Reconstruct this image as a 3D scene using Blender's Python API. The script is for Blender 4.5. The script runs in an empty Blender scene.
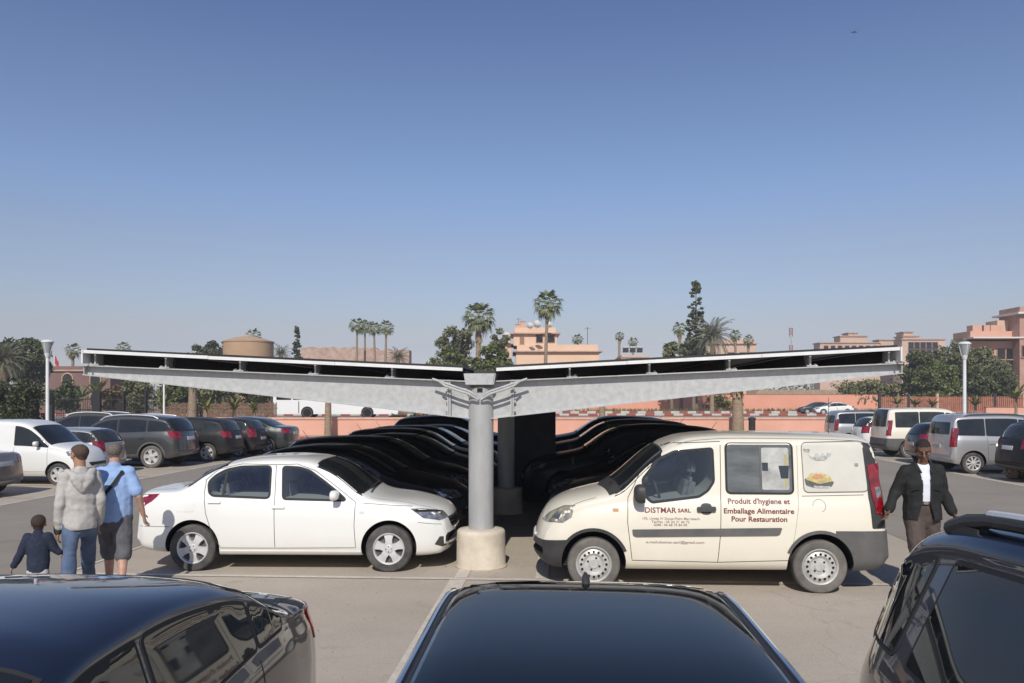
import bpy, bmesh, math, random
import numpy as np
from mathutils import Vector, Matrix, noise
from mathutils.bvhtree import BVHTree
from mathutils.geometry import delaunay_2d_cdt
from mathutils.interpolate import poly_3d_calc
R = math.radians
rnd = random.Random(11)
scene = bpy.context.scene
col = scene.collection

# ------------------------------------------------------------------ frame of the parking rows
ALPHA = math.atan(47 / 796)
CA, SA = math.cos(ALPHA), math.sin(ALPHA)
def row(u, v, z=0.0):
    return Vector((u * CA + v * SA, -u * SA + v * CA, z))
def at(px, y, py=None, z=None):
    """pixel column (and row) of the photograph at a distance of y metres -> a point of the place"""
    x = (px - 512) / 796 * y
    zz = 2.2 - (py - 400) * y / 796 if py is not None else (z or 0.0)
    return Vector((x, y, zz))

# ------------------------------------------------------------------ materials
def nodes_of(name):
    m = bpy.data.materials.new(name); m.use_nodes = True
    nt = m.node_tree
    return m, nt, nt.nodes['Principled BSDF']
def mat(name, c, rough=0.6, metal=0.0, coat=0.0, coat_rough=0.03, var=0.0, vscale=3.0, c2=None, bump=0.0, bscale=40.0,
        spec=0.5, emit=None, rvar=0.0, detail=4.0, stretch=None, trans=0.0):
    m, nt, b = nodes_of(name)
    b.inputs['Base Color'].default_value = (*c, 1)
    b.inputs['Roughness'].default_value = rough
    b.inputs['Metallic'].default_value = metal
    b.inputs['Coat Weight'].default_value = coat
    b.inputs['Coat Roughness'].default_value = coat_rough
    b.inputs['Specular IOR Level'].default_value = spec
    if trans:
        b.inputs['Transmission Weight'].default_value = trans
    if emit:
        b.inputs['Emission Color'].default_value = (*emit[:3], 1); b.inputs['Emission Strength'].default_value = emit[3]
    L = nt.links.new
    tc = nt.nodes.new('ShaderNodeTexCoord')
    src = tc.outputs['Object']
    if stretch:
        mp = nt.nodes.new('ShaderNodeMapping'); mp.inputs['Scale'].default_value = stretch
        L(src, mp.inputs['Vector']); src = mp.outputs['Vector']
    if var or c2 or rvar:
        n = nt.nodes.new('ShaderNodeTexNoise'); n.inputs['Scale'].default_value = vscale
        n.inputs['Detail'].default_value = detail; n.inputs['Roughness'].default_value = 0.6
        L(src, n.inputs['Vector'])
        if var or c2:
            r = nt.nodes.new('ShaderNodeValToRGB')
            a = tuple(min(1, x * (1 - var)) for x in c); d = c2 or tuple(min(1, x * (1 + var)) for x in c)
            r.color_ramp.elements[0].position = 0.32; r.color_ramp.elements[1].position = 0.68
            r.color_ramp.elements[0].color = (*a, 1); r.color_ramp.elements[1].color = (*d, 1)
            L(n.outputs['Fac'], r.inputs['Fac']); L(r.outputs['Color'], b.inputs['Base Color'])
        if rvar:
            mr = nt.nodes.new('ShaderNodeMapRange')
            mr.inputs['From Min'].default_value = 0.3; mr.inputs['From Max'].default_value = 0.7
            mr.inputs['To Min'].default_value = max(0, rough - rvar); mr.inputs['To Max'].default_value = rough + rvar
            L(n.outputs['Fac'], mr.inputs['Value']); L(mr.outputs['Result'], b.inputs['Roughness'])
    if bump:
        n2 = nt.nodes.new('ShaderNodeTexNoise'); n2.inputs['Scale'].default_value = bscale; n2.inputs['Detail'].default_value = 5
        L(src, n2.inputs['Vector'])
        bp = nt.nodes.new('ShaderNodeBump'); bp.inputs['Strength'].default_value = bump; bp.inputs['Distance'].default_value = 0.02
        L(n2.outputs['Fac'], bp.inputs['Height']); L(bp.outputs['Normal'], b.inputs['Normal'])
    return m

def paint(name, c, metal=0.0, rough=0.35, dust=0.25, dustc=(0.36, 0.31, 0.25), peel=0.0):
    """car paint with clear coat and a film of road dust that is heavier towards the sills"""
    m, nt, b = nodes_of(name); L = nt.links.new
    b.inputs['Metallic'].default_value = metal
    b.inputs['Coat Weight'].default_value = 1.0
    tc = nt.nodes.new('ShaderNodeTexCoord'); sp = nt.nodes.new('ShaderNodeSeparateXYZ')
    L(tc.outputs['Object'], sp.inputs['Vector'])
    n = nt.nodes.new('ShaderNodeTexNoise'); n.inputs['Scale'].default_value = 2.6; n.inputs['Detail'].default_value = 7
    n.inputs['Roughness'].default_value = 0.65
    L(tc.outputs['Object'], n.inputs['Vector'])
    lo = nt.nodes.new('ShaderNodeMapRange'); lo.inputs['From Min'].default_value = 0.65; lo.inputs['From Max'].default_value = 0.2
    lo.inputs['To Min'].default_value = 0.12; lo.inputs['To Max'].default_value = 1.0
    L(sp.outputs['Z'], lo.inputs['Value'])
    f = nt.nodes.new('ShaderNodeMapRange'); f.inputs['From Min'].default_value = 0.3; f.inputs['From Max'].default_value = 0.72
    f.inputs['To Min'].default_value = 0.25; f.inputs['To Max'].default_value = 1.0
    L(n.outputs['Fac'], f.inputs['Value'])
    mu = nt.nodes.new('ShaderNodeMath'); mu.operation = 'MULTIPLY'; L(lo.outputs['Result'], mu.inputs[0]); L(f.outputs['Result'], mu.inputs[1])
    m2 = nt.nodes.new('ShaderNodeMath'); m2.operation = 'MULTIPLY'; L(mu.outputs[0], m2.inputs[0]); m2.inputs[1].default_value = dust
    mx = nt.nodes.new('ShaderNodeMix'); mx.data_type = 'RGBA'
    L(m2.outputs[0], mx.inputs[0]); mx.inputs[6].default_value = (*c, 1); mx.inputs[7].default_value = (*dustc, 1)
    L(mx.outputs[2], b.inputs['Base Color'])
    rr = nt.nodes.new('ShaderNodeMapRange'); rr.inputs['From Max'].default_value = 0.6
    rr.inputs['To Min'].default_value = 0.02; rr.inputs['To Max'].default_value = 0.35
    L(m2.outputs[0], rr.inputs['Value']); L(rr.outputs['Result'], b.inputs['Coat Roughness'])
    b.inputs['Roughness'].default_value = rough
    return m

M = {}
M['glass'] = mat('tinted_glass', (0.010, 0.012, 0.013), 0.03, spec=0.55, c2=(.022, .025, .027), rvar=0.02, vscale=1.8)
M['glass_pale'] = mat('pale_glass', (0.030, 0.038, 0.042), 0.04, spec=0.55, c2=(.055, .065, .070), vscale=1.6)
M['glass_dusty'] = mat('dusty_glass', (0.02, 0.024, 0.026), 0.10, c2=(0.045, 0.05, 0.05), vscale=3, spec=.35)
M['interior'] = mat('pale_load_behind_glass', (0.42, 0.42, 0.39), 0.12, coat=0.3, var=0.3, vscale=5)
M['rubber'] = mat('rubber', (0.022, 0.022, 0.022), 0.75, bump=0.1)
M['tyre'] = mat('tyre_rubber', (0.04, 0.038, 0.036), 0.85, c2=(0.11, 0.10, 0.09), vscale=6, bump=0.2, bscale=60)
M['dusty_tyre'] = mat('dusty_tyre_rubber', (0.10, 0.092, 0.082), 0.9, c2=(0.17, 0.155, 0.135), vscale=6, bump=0.2, bscale=60)
M['arch'] = mat('wheel_arch_lining', (0.012, 0.012, 0.012), 0.9)
M['plastic'] = mat('black_plastic', (0.025, 0.025, 0.026), 0.55, c2=(0.05, 0.048, 0.045), vscale=4, bump=0.05, bscale=300)
M['grey_plastic'] = mat('faded_grey_plastic', (0.085, 0.085, 0.083), 0.6, c2=(0.13, 0.125, 0.115), vscale=3.5, bump=0.05, bscale=300)
M['alloy'] = mat('alloy', (0.60, 0.60, 0.59), 0.38, metal=0.25, var=0.12, vscale=9)
M['steelrim'] = mat('silver_steel_wheel', (0.52, 0.51, 0.48), 0.42, metal=0.25, var=0.15, vscale=8)
M['hole'] = mat('dark_recess', (0.010, 0.010, 0.010), 0.9)
M['chrome'] = mat('chrome', (0.75, 0.75, 0.75), 0.12, metal=1.0)
M['lamp'] = mat('clear_lamp_lens', (0.42, 0.43, 0.44), 0.08, coat=1.0, c2=(0.10, 0.10, 0.11), vscale=14, metal=0.55)
M['lamp_old'] = mat('yellowed_lamp_lens', (0.50, 0.46, 0.33), 0.15, coat=1.0, c2=(0.18, 0.18, 0.16), vscale=11, metal=0.3)
M['red_lamp'] = mat('red_lamp_lens', (0.20, 0.006, 0.010), 0.12, coat=1.0, var=0.6, vscale=9)
M['red_dark'] = mat('deep_red_lamp_lens', (0.20, 0.010, 0.022), 0.1, coat=1.0, var=0.3, vscale=12)
M['white_lamp'] = mat('white_lamp_lens', (0.65, 0.63, 0.6), 0.1, coat=1.0)
M['amber'] = mat('amber_lens', (0.55, 0.30, 0.12), 0.15, coat=1.0)
M['plate'] = mat('number_plate', (0.62, 0.62, 0.60), 0.4)
M['maroon'] = mat('maroon_lettering', (0.16, 0.022, 0.028), 0.5)
M['greytext'] = mat('grey_lettering', (0.24, 0.17, 0.16), 0.5)
M['black_gloss'] = mat('black_gloss', (0.002, 0.003, 0.005), 0.05, spec=.5)
M['black_gloss'].node_tree.nodes['Principled BSDF'].inputs['IOR'].default_value = 1.24
M['black_gloss'].node_tree.nodes['Principled BSDF'].inputs['Specular Tint'].default_value = (.72, .84, 1, 1)
M['seam'] = mat('shut_line', (0.03, 0.028, 0.025), 0.9)
M['steel'] = mat('galvanised_steel', (0.38, 0.385, 0.38), 0.5, metal=0.12, c2=(0.48, 0.485, 0.475), vscale=13.0, detail=12, rvar=0.1, bump=0.03, bscale=25)
M['steel_white'] = mat('white_aluminium', (0.70, 0.70, 0.68), 0.45, metal=0.05, var=0.08, vscale=4, detail=8)
M['column'] = mat('painted_steel_column', (0.33, 0.335, 0.325), 0.5, metal=0.1, c2=(0.44, 0.44, 0.43), vscale=5, detail=6, bump=0.03, bscale=30, stretch=(1, 1, 0.3))
M['pvsheet'] = mat('solar_panel_backing', (0.014, 0.014, 0.016), 0.5, var=0.5, vscale=2.0)
M['pvglass'] = mat('solar_panel_glass', (0.01, 0.012, 0.02), 0.08, coat=0.5)
M['concrete'] = mat('cream_painted_concrete', (0.47, 0.405, 0.315), 0.85, c2=(0.62, 0.55, 0.44), vscale=4, detail=8, bump=0.3, bscale=30)

M['cabin'] = mat('grey_cabin_lining', (.45, .45, .43), .9)
M['seat'] = mat('seat_cloth', (.20, .20, .205), .95, var=.3, vscale=12)
def clear_glass(name, tint):
    m, nt, b = nodes_of(name); L = nt.links.new; nt.nodes.remove(b)
    tr = nt.nodes.new('ShaderNodeBsdfTransparent'); tr.inputs['Color'].default_value = (*tint, 1)
    gl = nt.nodes.new('ShaderNodeBsdfGlossy'); gl.inputs['Roughness'].default_value = .02; gl.inputs['Color'].default_value = (.9, .95, 1, 1)
    fr = nt.nodes.new('ShaderNodeFresnel'); fr.inputs['IOR'].default_value = 1.75
    mx = nt.nodes.new('ShaderNodeMixShader'); L(fr.outputs[0], mx.inputs[0]); L(tr.outputs[0], mx.inputs[1]); L(gl.outputs[0], mx.inputs[2])
    L(mx.outputs[0], nt.nodes['Material Output'].inputs['Surface']); return m
M['clear'] = clear_glass('clear_window_glass', (.72, .77, .77))
# ------------------------------------------------------------------ small mesh helpers
def link(o, parent=None):
    col.objects.link(o)
    if parent is not None:
        o.parent = parent
    return o
def mesh_obj(name, verts, faces, m, parent=None, smooth=False, angle=None, mats=None, midx=None):
    me = bpy.data.meshes.new(name)
    me.from_pydata([tuple(v) for v in verts], [], [tuple(f) for f in faces])
    for mm in (mats or [m]):
        me.materials.append(mm)
    if midx is not None:
        me.polygons.foreach_set('material_index', midx)
    if smooth:
        me.polygons.foreach_set('use_smooth', [True] * len(me.polygons))
        if angle:
            me.set_sharp_from_angle(angle=R(angle))
    me.update()
    return link(bpy.data.objects.new(name, me), parent)
def empty(name, loc=(0, 0, 0), rz=0.0):
    o = bpy.data.objects.new(name, None); o.location = loc; o.rotation_euler = (0, 0, rz)
    o.empty_display_size = 0.2
    return link(o)
def tag(o, label=None, cat=None, group=None, kind=None):
    if label: o['label'] = label
    if cat: o['category'] = cat
    if group: o['group'] = group
    if kind: o['kind'] = kind
    return o
def copy_tree(o, parent=None):
    c = o.copy(); col.objects.link(c)
    if parent is not None: c.parent = parent
    for ch in list(o.children): copy_tree(ch, c)
    return c

class MB:
    """collects boxes, tubes and lathes into one mesh"""
    def __init__(s): s.v, s.f, s.mi = [], [], []
    def add(s, vs, fs, mi=0):
        k = len(s.v); s.v += [Vector(v) for v in vs]; s.f += [[i + k for i in f] for f in fs]; s.mi += [mi] * len(fs)
    def box(s, c, d, mi=0, rot=None, taper=1.0):
        hx, hy, hz = d[0] / 2, d[1] / 2, d[2] / 2
        vs = []
        for z in (-1, 1):
            k = taper if z > 0 else 1.0
            for x, y in ((-1, -1), (1, -1), (1, 1), (-1, 1)):
                p = Vector((x * hx * k, y * hy * k, z * hz))
                if rot is not None: p = rot @ p
                vs.append(p + Vector(c))
        s.add(vs, [(3, 2, 1, 0), (4, 5, 6, 7), (0, 1, 5, 4), (1, 2, 6, 5), (2, 3, 7, 6), (3, 0, 4, 7)], mi)
    def bevbox(s, c, d, b=0.01, mi=0, rot=None):
        hx, hy, hz = d[0] / 2, d[1] / 2, d[2] / 2
        bm = bmesh.new(); bmesh.ops.create_cube(bm, size=1.0)
        for v in bm.verts: v.co = Vector((v.co.x * d[0], v.co.y * d[1], v.co.z * d[2]))
        bmesh.ops.bevel(bm, geom=list(bm.edges), offset=b, segments=2, affect='EDGES')
        bm.verts.index_update()
        vs = [((rot @ v.co) if rot is not None else v.co) + Vector(c) for v in bm.verts]
        s.add(vs, [[v.index for v in f.verts] for f in bm.faces], mi); bm.free()
    def tube(s, pts, r, n=8, mi=0, caps=True):
        pts = [Vector(p) for p in pts]
        rs = r if isinstance(r, (list, tuple)) else [r] * len(pts)
        rings, prev = [], None
        for i, p in enumerate(pts):
            t = (pts[min(i + 1, len(pts) - 1)] - pts[max(i - 1, 0)]).normalized()
            if prev is None:
                a = Vector((0, 0, 1)) if abs(t.z) < 0.9 else Vector((1, 0, 0))
                e1 = t.cross(a).normalized()
            else:
                e1 = (prev - t * prev.dot(t)).normalized()
            prev = e1; e2 = t.cross(e1)
            rings.append([p + (e1 * math.cos(2 * math.pi * k / n) + e2 * math.sin(2 * math.pi * k / n)) * rs[i] for k in range(n)])
        vs = [v for rg in rings for v in rg]; fs = []
        for i in range(len(pts) - 1):
            for k in range(n):
                k2 = (k + 1) % n
                fs.append((i * n + k, i * n + k2, (i + 1) * n + k2, (i + 1) * n + k))
        if caps:
            fs.append(tuple(range(n - 1, -1, -1))); fs.append(tuple((len(pts) - 1) * n + k for k in range(n)))
        s.add(vs, fs, mi)
    def lathe(s, prof, n=32, axis='z', c=(0, 0, 0), mi=0, close=True):
        vs, fs = [], []
        for r, h in prof:
            for k in range(n):
                a = 2 * math.pi * k / n
                p = (r * math.cos(a), r * math.sin(a), h) if axis == 'z' else (r * math.cos(a), h, -r * math.sin(a)) if axis == 'y' else (h, r * math.cos(a), r * math.sin(a))
                vs.append(Vector(p) + Vector(c))
        for i in range(len(prof) - 1):
            for k in range(n):
                k2 = (k + 1) % n
                fs.append((i * n + k, i * n + k2, (i + 1) * n + k2, (i + 1) * n + k))
        if close:
            fs.append(tuple(range(n - 1, -1, -1))); fs.append(tuple((len(prof) - 1) * n + k for k in range(n)))
        s.add(vs, fs, mi)
    def prism(s, poly, axis, a, b, mi=0):
        """2-D outline extruded between a and b along axis x, y or z"""
        n = len(poly)
        def P(p, h):
            return {'x': (h, p[0], p[1]), 'y': (p[0], h, p[1]), 'z': (p[0], p[1], h)}[axis]
        vs = [P(p, a) for p in poly] + [P(p, b) for p in poly]
        fs = [tuple(range(n - 1, -1, -1)), tuple(range(n, 2 * n))] + [(i, (i + 1) % n, n + (i + 1) % n, n + i) for i in range(n)]
        s.add(vs, fs, mi)
    def build(s, name, m, parent=None, smooth=False, angle=None):
        mats = m if isinstance(m, list) else [m]
        o = mesh_obj(name, s.v, s.f, None, parent, False, None, mats, s.mi)
        bm = bmesh.new(); bm.from_mesh(o.data); bmesh.ops.recalc_face_normals(bm, faces=bm.faces); bm.to_mesh(o.data); bm.free()
        if smooth:
            o.data.polygons.foreach_set('use_smooth', [True] * len(o.data.polygons))
            o.data.set_sharp_from_angle(angle=R(angle or 35))
        return o

def pchip(pts):
    xs = np.array([p[0] for p in pts], float); ys = np.array([p[1] for p in pts], float)
    h = np.diff(xs); d = np.diff(ys) / h; m = np.zeros(len(xs))
    m[0], m[-1] = d[0], d[-1]
    for i in range(1, len(xs) - 1):
        if d[i - 1] * d[i] > 0:
            w1, w2 = 2 * h[i] + h[i - 1], h[i] + 2 * h[i - 1]
            m[i] = (w1 + w2) / (w1 / d[i - 1] + w2 / d[i])
    def f(x):
        x = min(max(x, xs[0]), xs[-1]); i = int(min(np.searchsorted(xs, x, 'right') - 1, len(xs) - 2)); i = max(i, 0)
        t = (x - xs[i]) / h[i]; t2, t3 = t * t, t * t * t
        return float((2*t3-3*t2+1)*ys[i] + (t3-2*t2+t)*h[i]*m[i] + (-2*t3+3*t2)*ys[i+1] + (t3-t2)*h[i]*m[i+1])
    return f
def sstep(a, b, x):
    t = min(max((x - a) / (b - a), 0), 1); return t * t * (3 - 2 * t)

def rounded(poly, r, seg=4):
    """2-D outline with rounded corners"""
    out, n = [], len(poly)
    rs = r if isinstance(r, (list, tuple)) else [r] * n
    for i in range(n):
        p = Vector(poly[i]); a = Vector(poly[i - 1]) - p; b = Vector(poly[(i + 1) % n]) - p
        k = min(rs[i], a.length * 0.45, b.length * 0.45)
        if k < 1e-4: out.append(p); continue
        A, B = p + a.normalized() * k, p + b.normalized() * k
        for j in range(seg + 1):
            t = j / seg
            out.append(A * (1 - t) ** 2 + p * 2 * t * (1 - t) + B * t * t)
    return out
def dense(poly, step):
    out, n = [], len(poly)
    for i in range(n):
        a, b = Vector(poly[i]), Vector(poly[(i + 1) % n]); k = max(1, int((b - a).length / step))
        for j in range(k): out.append(a.lerp(b, j / k))
    return out
def grow(poly, d):
    n = len(poly); A = sum(poly[i][0] * poly[(i + 1) % n][1] - poly[(i + 1) % n][0] * poly[i][1] for i in range(n))
    sg = 1 if A > 0 else -1; out = []
    for i in range(n):
        p = Vector(poly[i]); e1 = (p - Vector(poly[i - 1])); e2 = (Vector(poly[(i + 1) % n]) - p)
        if e1.length < 1e-7: e1 = e2
        if e2.length < 1e-7: e2 = e1
        e1.normalize(); e2.normalize()
        n1, n2 = Vector((e1.y, -e1.x)) * sg, Vector((e2.y, -e2.x)) * sg
        b = n1 + n2
        if b.length < 1e-4: b = n1.copy()
        b.normalize(); out.append(p + b * (d / max(0.5, b.dot(n1))))
    return out
HAZE = .0010
# ------------------------------------------------------------------ vehicles
# frame of a vehicle: +x forward, +y its left side, z up, origin on the ground between the axles
class Car:
    def __init__(s, top, bot, belt, W, axles, r, tumble=0.28, rc=0.15, sn=3.2, cf=0.22, cr=0.16, plan=None, nx=84, roofc=0.0, ns=1):
        s.top, s.bot, s.belt = pchip(top), pchip(bot), pchip(belt)
        s.xr, s.xf, s.W, s.axles, s.r = top[0][0], top[-1][0], W, axles, r
        s.tumble, s.rc, s.sn, s.cf, s.cr = tumble, rc, sn, cf, cr
        L = s.xf - s.xr
        s.plan = pchip(plan or [(s.xr, .80), (s.xr + .12, .90), (s.xr + .45, .975), (s.xr + 1.0, 1.0), (s.xf - 1.1, 1.0), (s.xf - .5, .97), (s.xf - .15, .88), (s.xf, .76)])
        s.prof = pchip([(0, .90), (.05, .955), (.14, .985), (.38, 1.0), (.62, .998), (.80, .985), (.92, .965), (1, .935)])
        s.nx, s.ns = nx, ns
        s.build()
    def section(s, x):
        zt, zb = s.top(x), s.bot(x); zs = min(s.belt(x), zb + .86 * (zt - zb)); w = s.W / 2 * s.plan(x)
        return zt, zb, zs, w
    def y1(s, x):
        zt, zb, zs, w = s.section(x); h = zt - zs; r = min(s.rc, .75 * h)
        return w * .935 - s.tumble * (h - r), r
    def deform(s, x, y):
        a = (abs(y) / (s.W / 2)) ** 2.3
        return x - s.cf * sstep(.3, s.xf, x) * a + s.cr * sstep(-.4, s.xr, x) * a
    def build(s):
        xs = []
        for i in range(s.nx):
            t = -1 + 2 * i / (s.nx - 1); c = math.sin(t * math.pi / 2)
            xs.append(s.xr + (s.xf - s.xr) * (.5 + .5 * (.45 * t + .55 * c)))
        rows = []
        for x in xs:
            zt, zb, zs, w = s.section(x); half = [(0, zb), (w * .5, zb), (w * .8, zb)]
            n1 = 11 * s.ns
            for k in range(n1 + 1):
                q = k / n1; half.append((w * s.prof(q), zb + q * (zs - zb)))
            h = zt - zs; r = min(s.rc, .75 * h); ya = w * .935; yb = ya - s.tumble * (h - r)
            n2 = 5 * s.ns
            for k in range(1, n2 + 1):
                q = k / n2; half.append((ya + (yb - ya) * q, zs + q * (h - r)))
            n3 = 13 * s.ns
            for k in range(1, n3 + 1):
                th = math.pi / 2 * k / n3
                half.append((yb * max(0, math.cos(th)) ** (2 / s.sn), zt - r + r * math.sin(th) ** (2 / s.sn)))
            ring = [(y, z) for y, z in half] + [(-y, z) for y, z in half[-2:0:-1]]
            rows.append([Vector((s.deform(x, y), y, z)) for y, z in ring])
        n = len(rows[0]); vs = [v for rw in rows for v in rw]; fs = []
        for i in range(len(rows) - 1):
            for k in range(n):
                k2 = (k + 1) % n; fs.append((i * n + k, (i + 1) * n + k, (i + 1) * n + k2, i * n + k2))
        hn = n // 2
        for base, flip in ((0, False), ((len(rows) - 1) * n, True)):
            # end caps: strips between the left and right points of equal height
            prev = [base]
            for k in range(1, hn):
                cur = [base + k, base + n - k]
                f = (prev[0], cur[0], cur[1]) if len(prev) == 1 else (prev[0], cur[0], cur[1], prev[1])
                fs.append(f[::-1] if flip else f); prev = cur
            f = (prev[0], base + hn, prev[1]); fs.append(f[::-1] if flip else f)
        me = bpy.data.meshes.new('shell'); me.from_pydata(vs, [], fs)
        bm = bmesh.new(); bm.from_mesh(me); bmesh.ops.recalc_face_normals(bm, faces=bm.faces); bm.to_mesh(me); bm.free()
        s.vs = [v.co.copy() for v in me.vertices]; s.fs = [tuple(p.vertices) for p in me.polygons]
        s.vn = [v.normal.copy() for v in me.vertices]
        s.shell = me; s.bvh = BVHTree.FromPolygons(s.vs, s.fs)
    def body(s, m, root, name='body', arch_gap=.055, arch_in=.30, axles=None):
        """the shell with its wheel arches cut out"""
        me = s.shell.copy(); me.name = name
        me.materials.clear(); me.materials.append(m); me.materials.append(M['arch'])
        o = link(bpy.data.objects.new(name, me))
        mb = MB(); ra = s.r + arch_gap
        for ax in (axles or s.axles):
            for sg in (-1, 1):
                ya, yb = sg * (s.W / 2 - arch_in), sg * (s.W / 2 + .2)
                mb.lathe([(ra, min(ya, yb)), (ra, max(ya, yb))], 56, 'y', (ax, 0, s.r + .015))
        c = mb.build('cutter', M['arch'])
        md = o.modifiers.new('arch', 'BOOLEAN'); md.operation = 'DIFFERENCE'; md.object = c; md.solver = 'EXACT'
        dg = bpy.context.evaluated_depsgraph_get(); dg.update()
        new = bpy.data.meshes.new_from_object(o.evaluated_get(dg))
        o.modifiers.clear(); o.data = new; new.name = name
        bpy.data.objects.remove(c)
        new.materials.clear(); new.materials.append(m); new.materials.append(M['arch'])
        idx = []
        for p in new.polygons:
            ins = False
            for ax in (axles or s.axles):
                d = [math.hypot(new.vertices[v].co.x - ax, new.vertices[v].co.z - s.r - .015) for v in p.vertices]
                yy = [abs(new.vertices[v].co.y) for v in p.vertices]
                if all(abs(q - ra) < .004 for q in d) and abs(p.normal.y) < .3 or all(abs(y - (s.W / 2 - arch_in)) < .003 for y in yy) and max(d) < ra + .01 and abs(p.normal.y) > .8: ins = True
            idx.append(1 if ins else 0)
        new.polygons.foreach_set('material_index', idx)
        new.polygons.foreach_set('use_smooth', [True] * len(new.polygons)); new.set_sharp_from_angle(angle=R(38)); new.update()
        o.parent = root; s.cut = new; s.root = root
        return o
    def cabin(s, o, polys):
        """opens the cabin behind the side windows"""
        me = o.data; me.materials.append(M['cabin'])
        for P in polys:
            P = rounded([tuple(p) for p in P], .04)
            mb = MB(); mb.prism([tuple(p) for p in P], 'y', -s.W / 2 - .2, s.W / 2 + .2); c = mb.build('cutter', M['cabin'])
            md = o.modifiers.new('cabin', 'BOOLEAN'); md.operation = 'DIFFERENCE'; md.object = c; md.solver = 'EXACT'
            dg = bpy.context.evaluated_depsgraph_get(); dg.update()
            new = bpy.data.meshes.new_from_object(o.evaluated_get(dg)); o.modifiers.clear(); o.data = new; bpy.data.objects.remove(c)
            segs = list(zip(P, P[1:] + P[:1]))
            for f in new.polygons:
                if abs(f.normal.y) > .5: continue
                ok = True
                for v in f.vertices:
                    co = new.vertices[v].co; w = Vector((co.x, co.z)); d = 9
                    for a, b in segs:
                        e = b - a; t = max(0, min(1, (w - a).dot(e) / max(1e-9, e.length_squared))); d = min(d, (w - a - e * t).length)
                    if d > .003: ok = False; break
                if ok: f.material_index = 2
            new.set_sharp_from_angle(angle=R(38))
        o.data.name = 'body'; s.cut = o.data
    def seat(s, x, y, z, w=.50):
        mb = MB(); mb.bevbox((x, y, z + .02), (.13, w, .36), .05, rot=Matrix.Rotation(R(-12), 3, 'Y')); o = mb.build('seat', M['seat'], s.root, True, 50)
        mb = MB(); mb.bevbox((x - .06, y, z + .30), (.09, .26, .17), .035, rot=Matrix.Rotation(R(-8), 3, 'Y')); mb.build('headrest', M['seat'], o, True, 50)
    # ---- pieces that follow the shell
    def hit(s, p, d):
        loc, nrm, i, _ = s.bvh.ray_cast(p - d * 4, d)
        if loc is None:
            loc, nrm, i, _ = s.bvh.find_nearest(p)
        f = s.fs[i]; w = poly_3d_calc([s.vs[k] for k in f], loc); n = Vector()
        for k, q in zip(f, w): n += s.vn[k] * q
        return loc, (n.normalized() if n.length > 1e-6 else nrm)
    def patch(s, name, pts, d, m, parent=None, off=.004, step=.05, thick=True, edge=.05, mats=None, tri=None):
        """closed outline of 3-D points near the shell, thrown onto it along d and lifted by off"""
        d = Vector(d).normalized(); e1 = d.cross(Vector((0, 0, 1)))
        e1 = e1.normalized() if e1.length > .05 else Vector((1, 0, 0))
        e2 = e1.cross(d).normalized()
        P = [Vector((p.dot(e1), p.dot(e2))) for p in map(Vector, pts)]
        P = dense(P, edge); c = sum((Vector(p).dot(d) for p in pts)) / len(pts)
        nb = len(P)
        xs = [p.x for p in P]; ys = [p.y for p in P]
        extra = []
        x = min(xs) + step * .5
        while x < max(xs):
            y = min(ys) + step * .5
            while y < max(ys):
                q = Vector((x, y))
                ins = False; j = nb - 1
                for i in range(nb):
                    a, b = P[i], P[j]
                    if (a.y > q.y) != (b.y > q.y) and q.x < (b.x - a.x) * (q.y - a.y) / (b.y - a.y) + a.x: ins = not ins
                    j = i
                if ins and min((q - p).length for p in P) > step * .35: extra.append(q)
                y += step
            x += step
        res = delaunay_2d_cdt(P + extra, [], [list(range(nb))], 1, 1e-6)
        v2, faces = res[0], [f for f in res[2]]
        vs, ns = [], []
        for p in v2:
            loc, n = s.hit(e1 * p.x + e2 * p.y + d * c, d)
            if n.dot(d) > 0: n = -n
            vs.append(loc + n * off); ns.append(n)
        fo = []
        for f in faces:
            a, b, cc = vs[f[0]], vs[f[1]], vs[f[2]]
            fo.append(tuple(f) if (b - a).cross(cc - a).dot(ns[f[0]]) > 0 else tuple(f[::-1]))
        if thick:
            cnt = {}
            for f in fo:
                for i in range(len(f)):
                    k = (f[i], f[(i + 1) % len(f)]); cnt[k] = 1
            for (a, b) in [k for k in cnt if (k[1], k[0]) not in cnt]:
                k = len(vs); t = (vs[b] - vs[a]); nn = t.cross(ns[a]).normalized()
                vs += [vs[a].copy(), vs[b].copy(), vs[b] - ns[b] * (off + .006), vs[a] - ns[a] * (off + .006)]
                ns += [nn] * 4; fo.append((k + 1, k, k + 3, k + 2))
        me = bpy.data.meshes.new(name); me.from_pydata(vs, [], fo); me.materials.append(m)
        me.polygons.foreach_set('use_smooth', [True] * len(me.polygons))
        me.normals_split_custom_set_from_vertices(ns)
        o = link(bpy.data.objects.new(name, me), parent or s.root)
        return o
    def side(s, name, poly, sg, m, parent=None, off=.004, r=0.0, **k):
        p = rounded(poly, r) if r else poly
        return s.patch(name, [(q[0], sg * s.W / 2, q[1]) for q in p], (0, -sg, 0), m, parent, off, **k)
    def ribbon(s, name, pts, d, m, w=.008, parent=None, off=.0015):
        """thin line along a path (shut lines, trims)"""
        d = Vector(d).normalized(); V, N = [], []
        pts = [Vector(p) for p in pts]; P = []
        for a, b in zip(pts[:-1], pts[1:]):
            k = max(1, int((b - a).length / .04)); P += [a.lerp(b, j / k) for j in range(k)]
        P.append(pts[-1])
        for i, p in enumerate(P):
            t = (P[min(i + 1, len(P) - 1)] - P[max(i - 1, 0)]).normalized(); sd = t.cross(d).normalized()
            for q in (-1, 1):
                loc, n = s.hit(p + sd * q * w / 2, d)
                if n.dot(d) > 0: n = -n
                V.append(loc + n * off); N.append(n)
        F = [(2 * i, 2 * i + 1, 2 * i + 3, 2 * i + 2) for i in range(len(P) - 1)]
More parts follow.
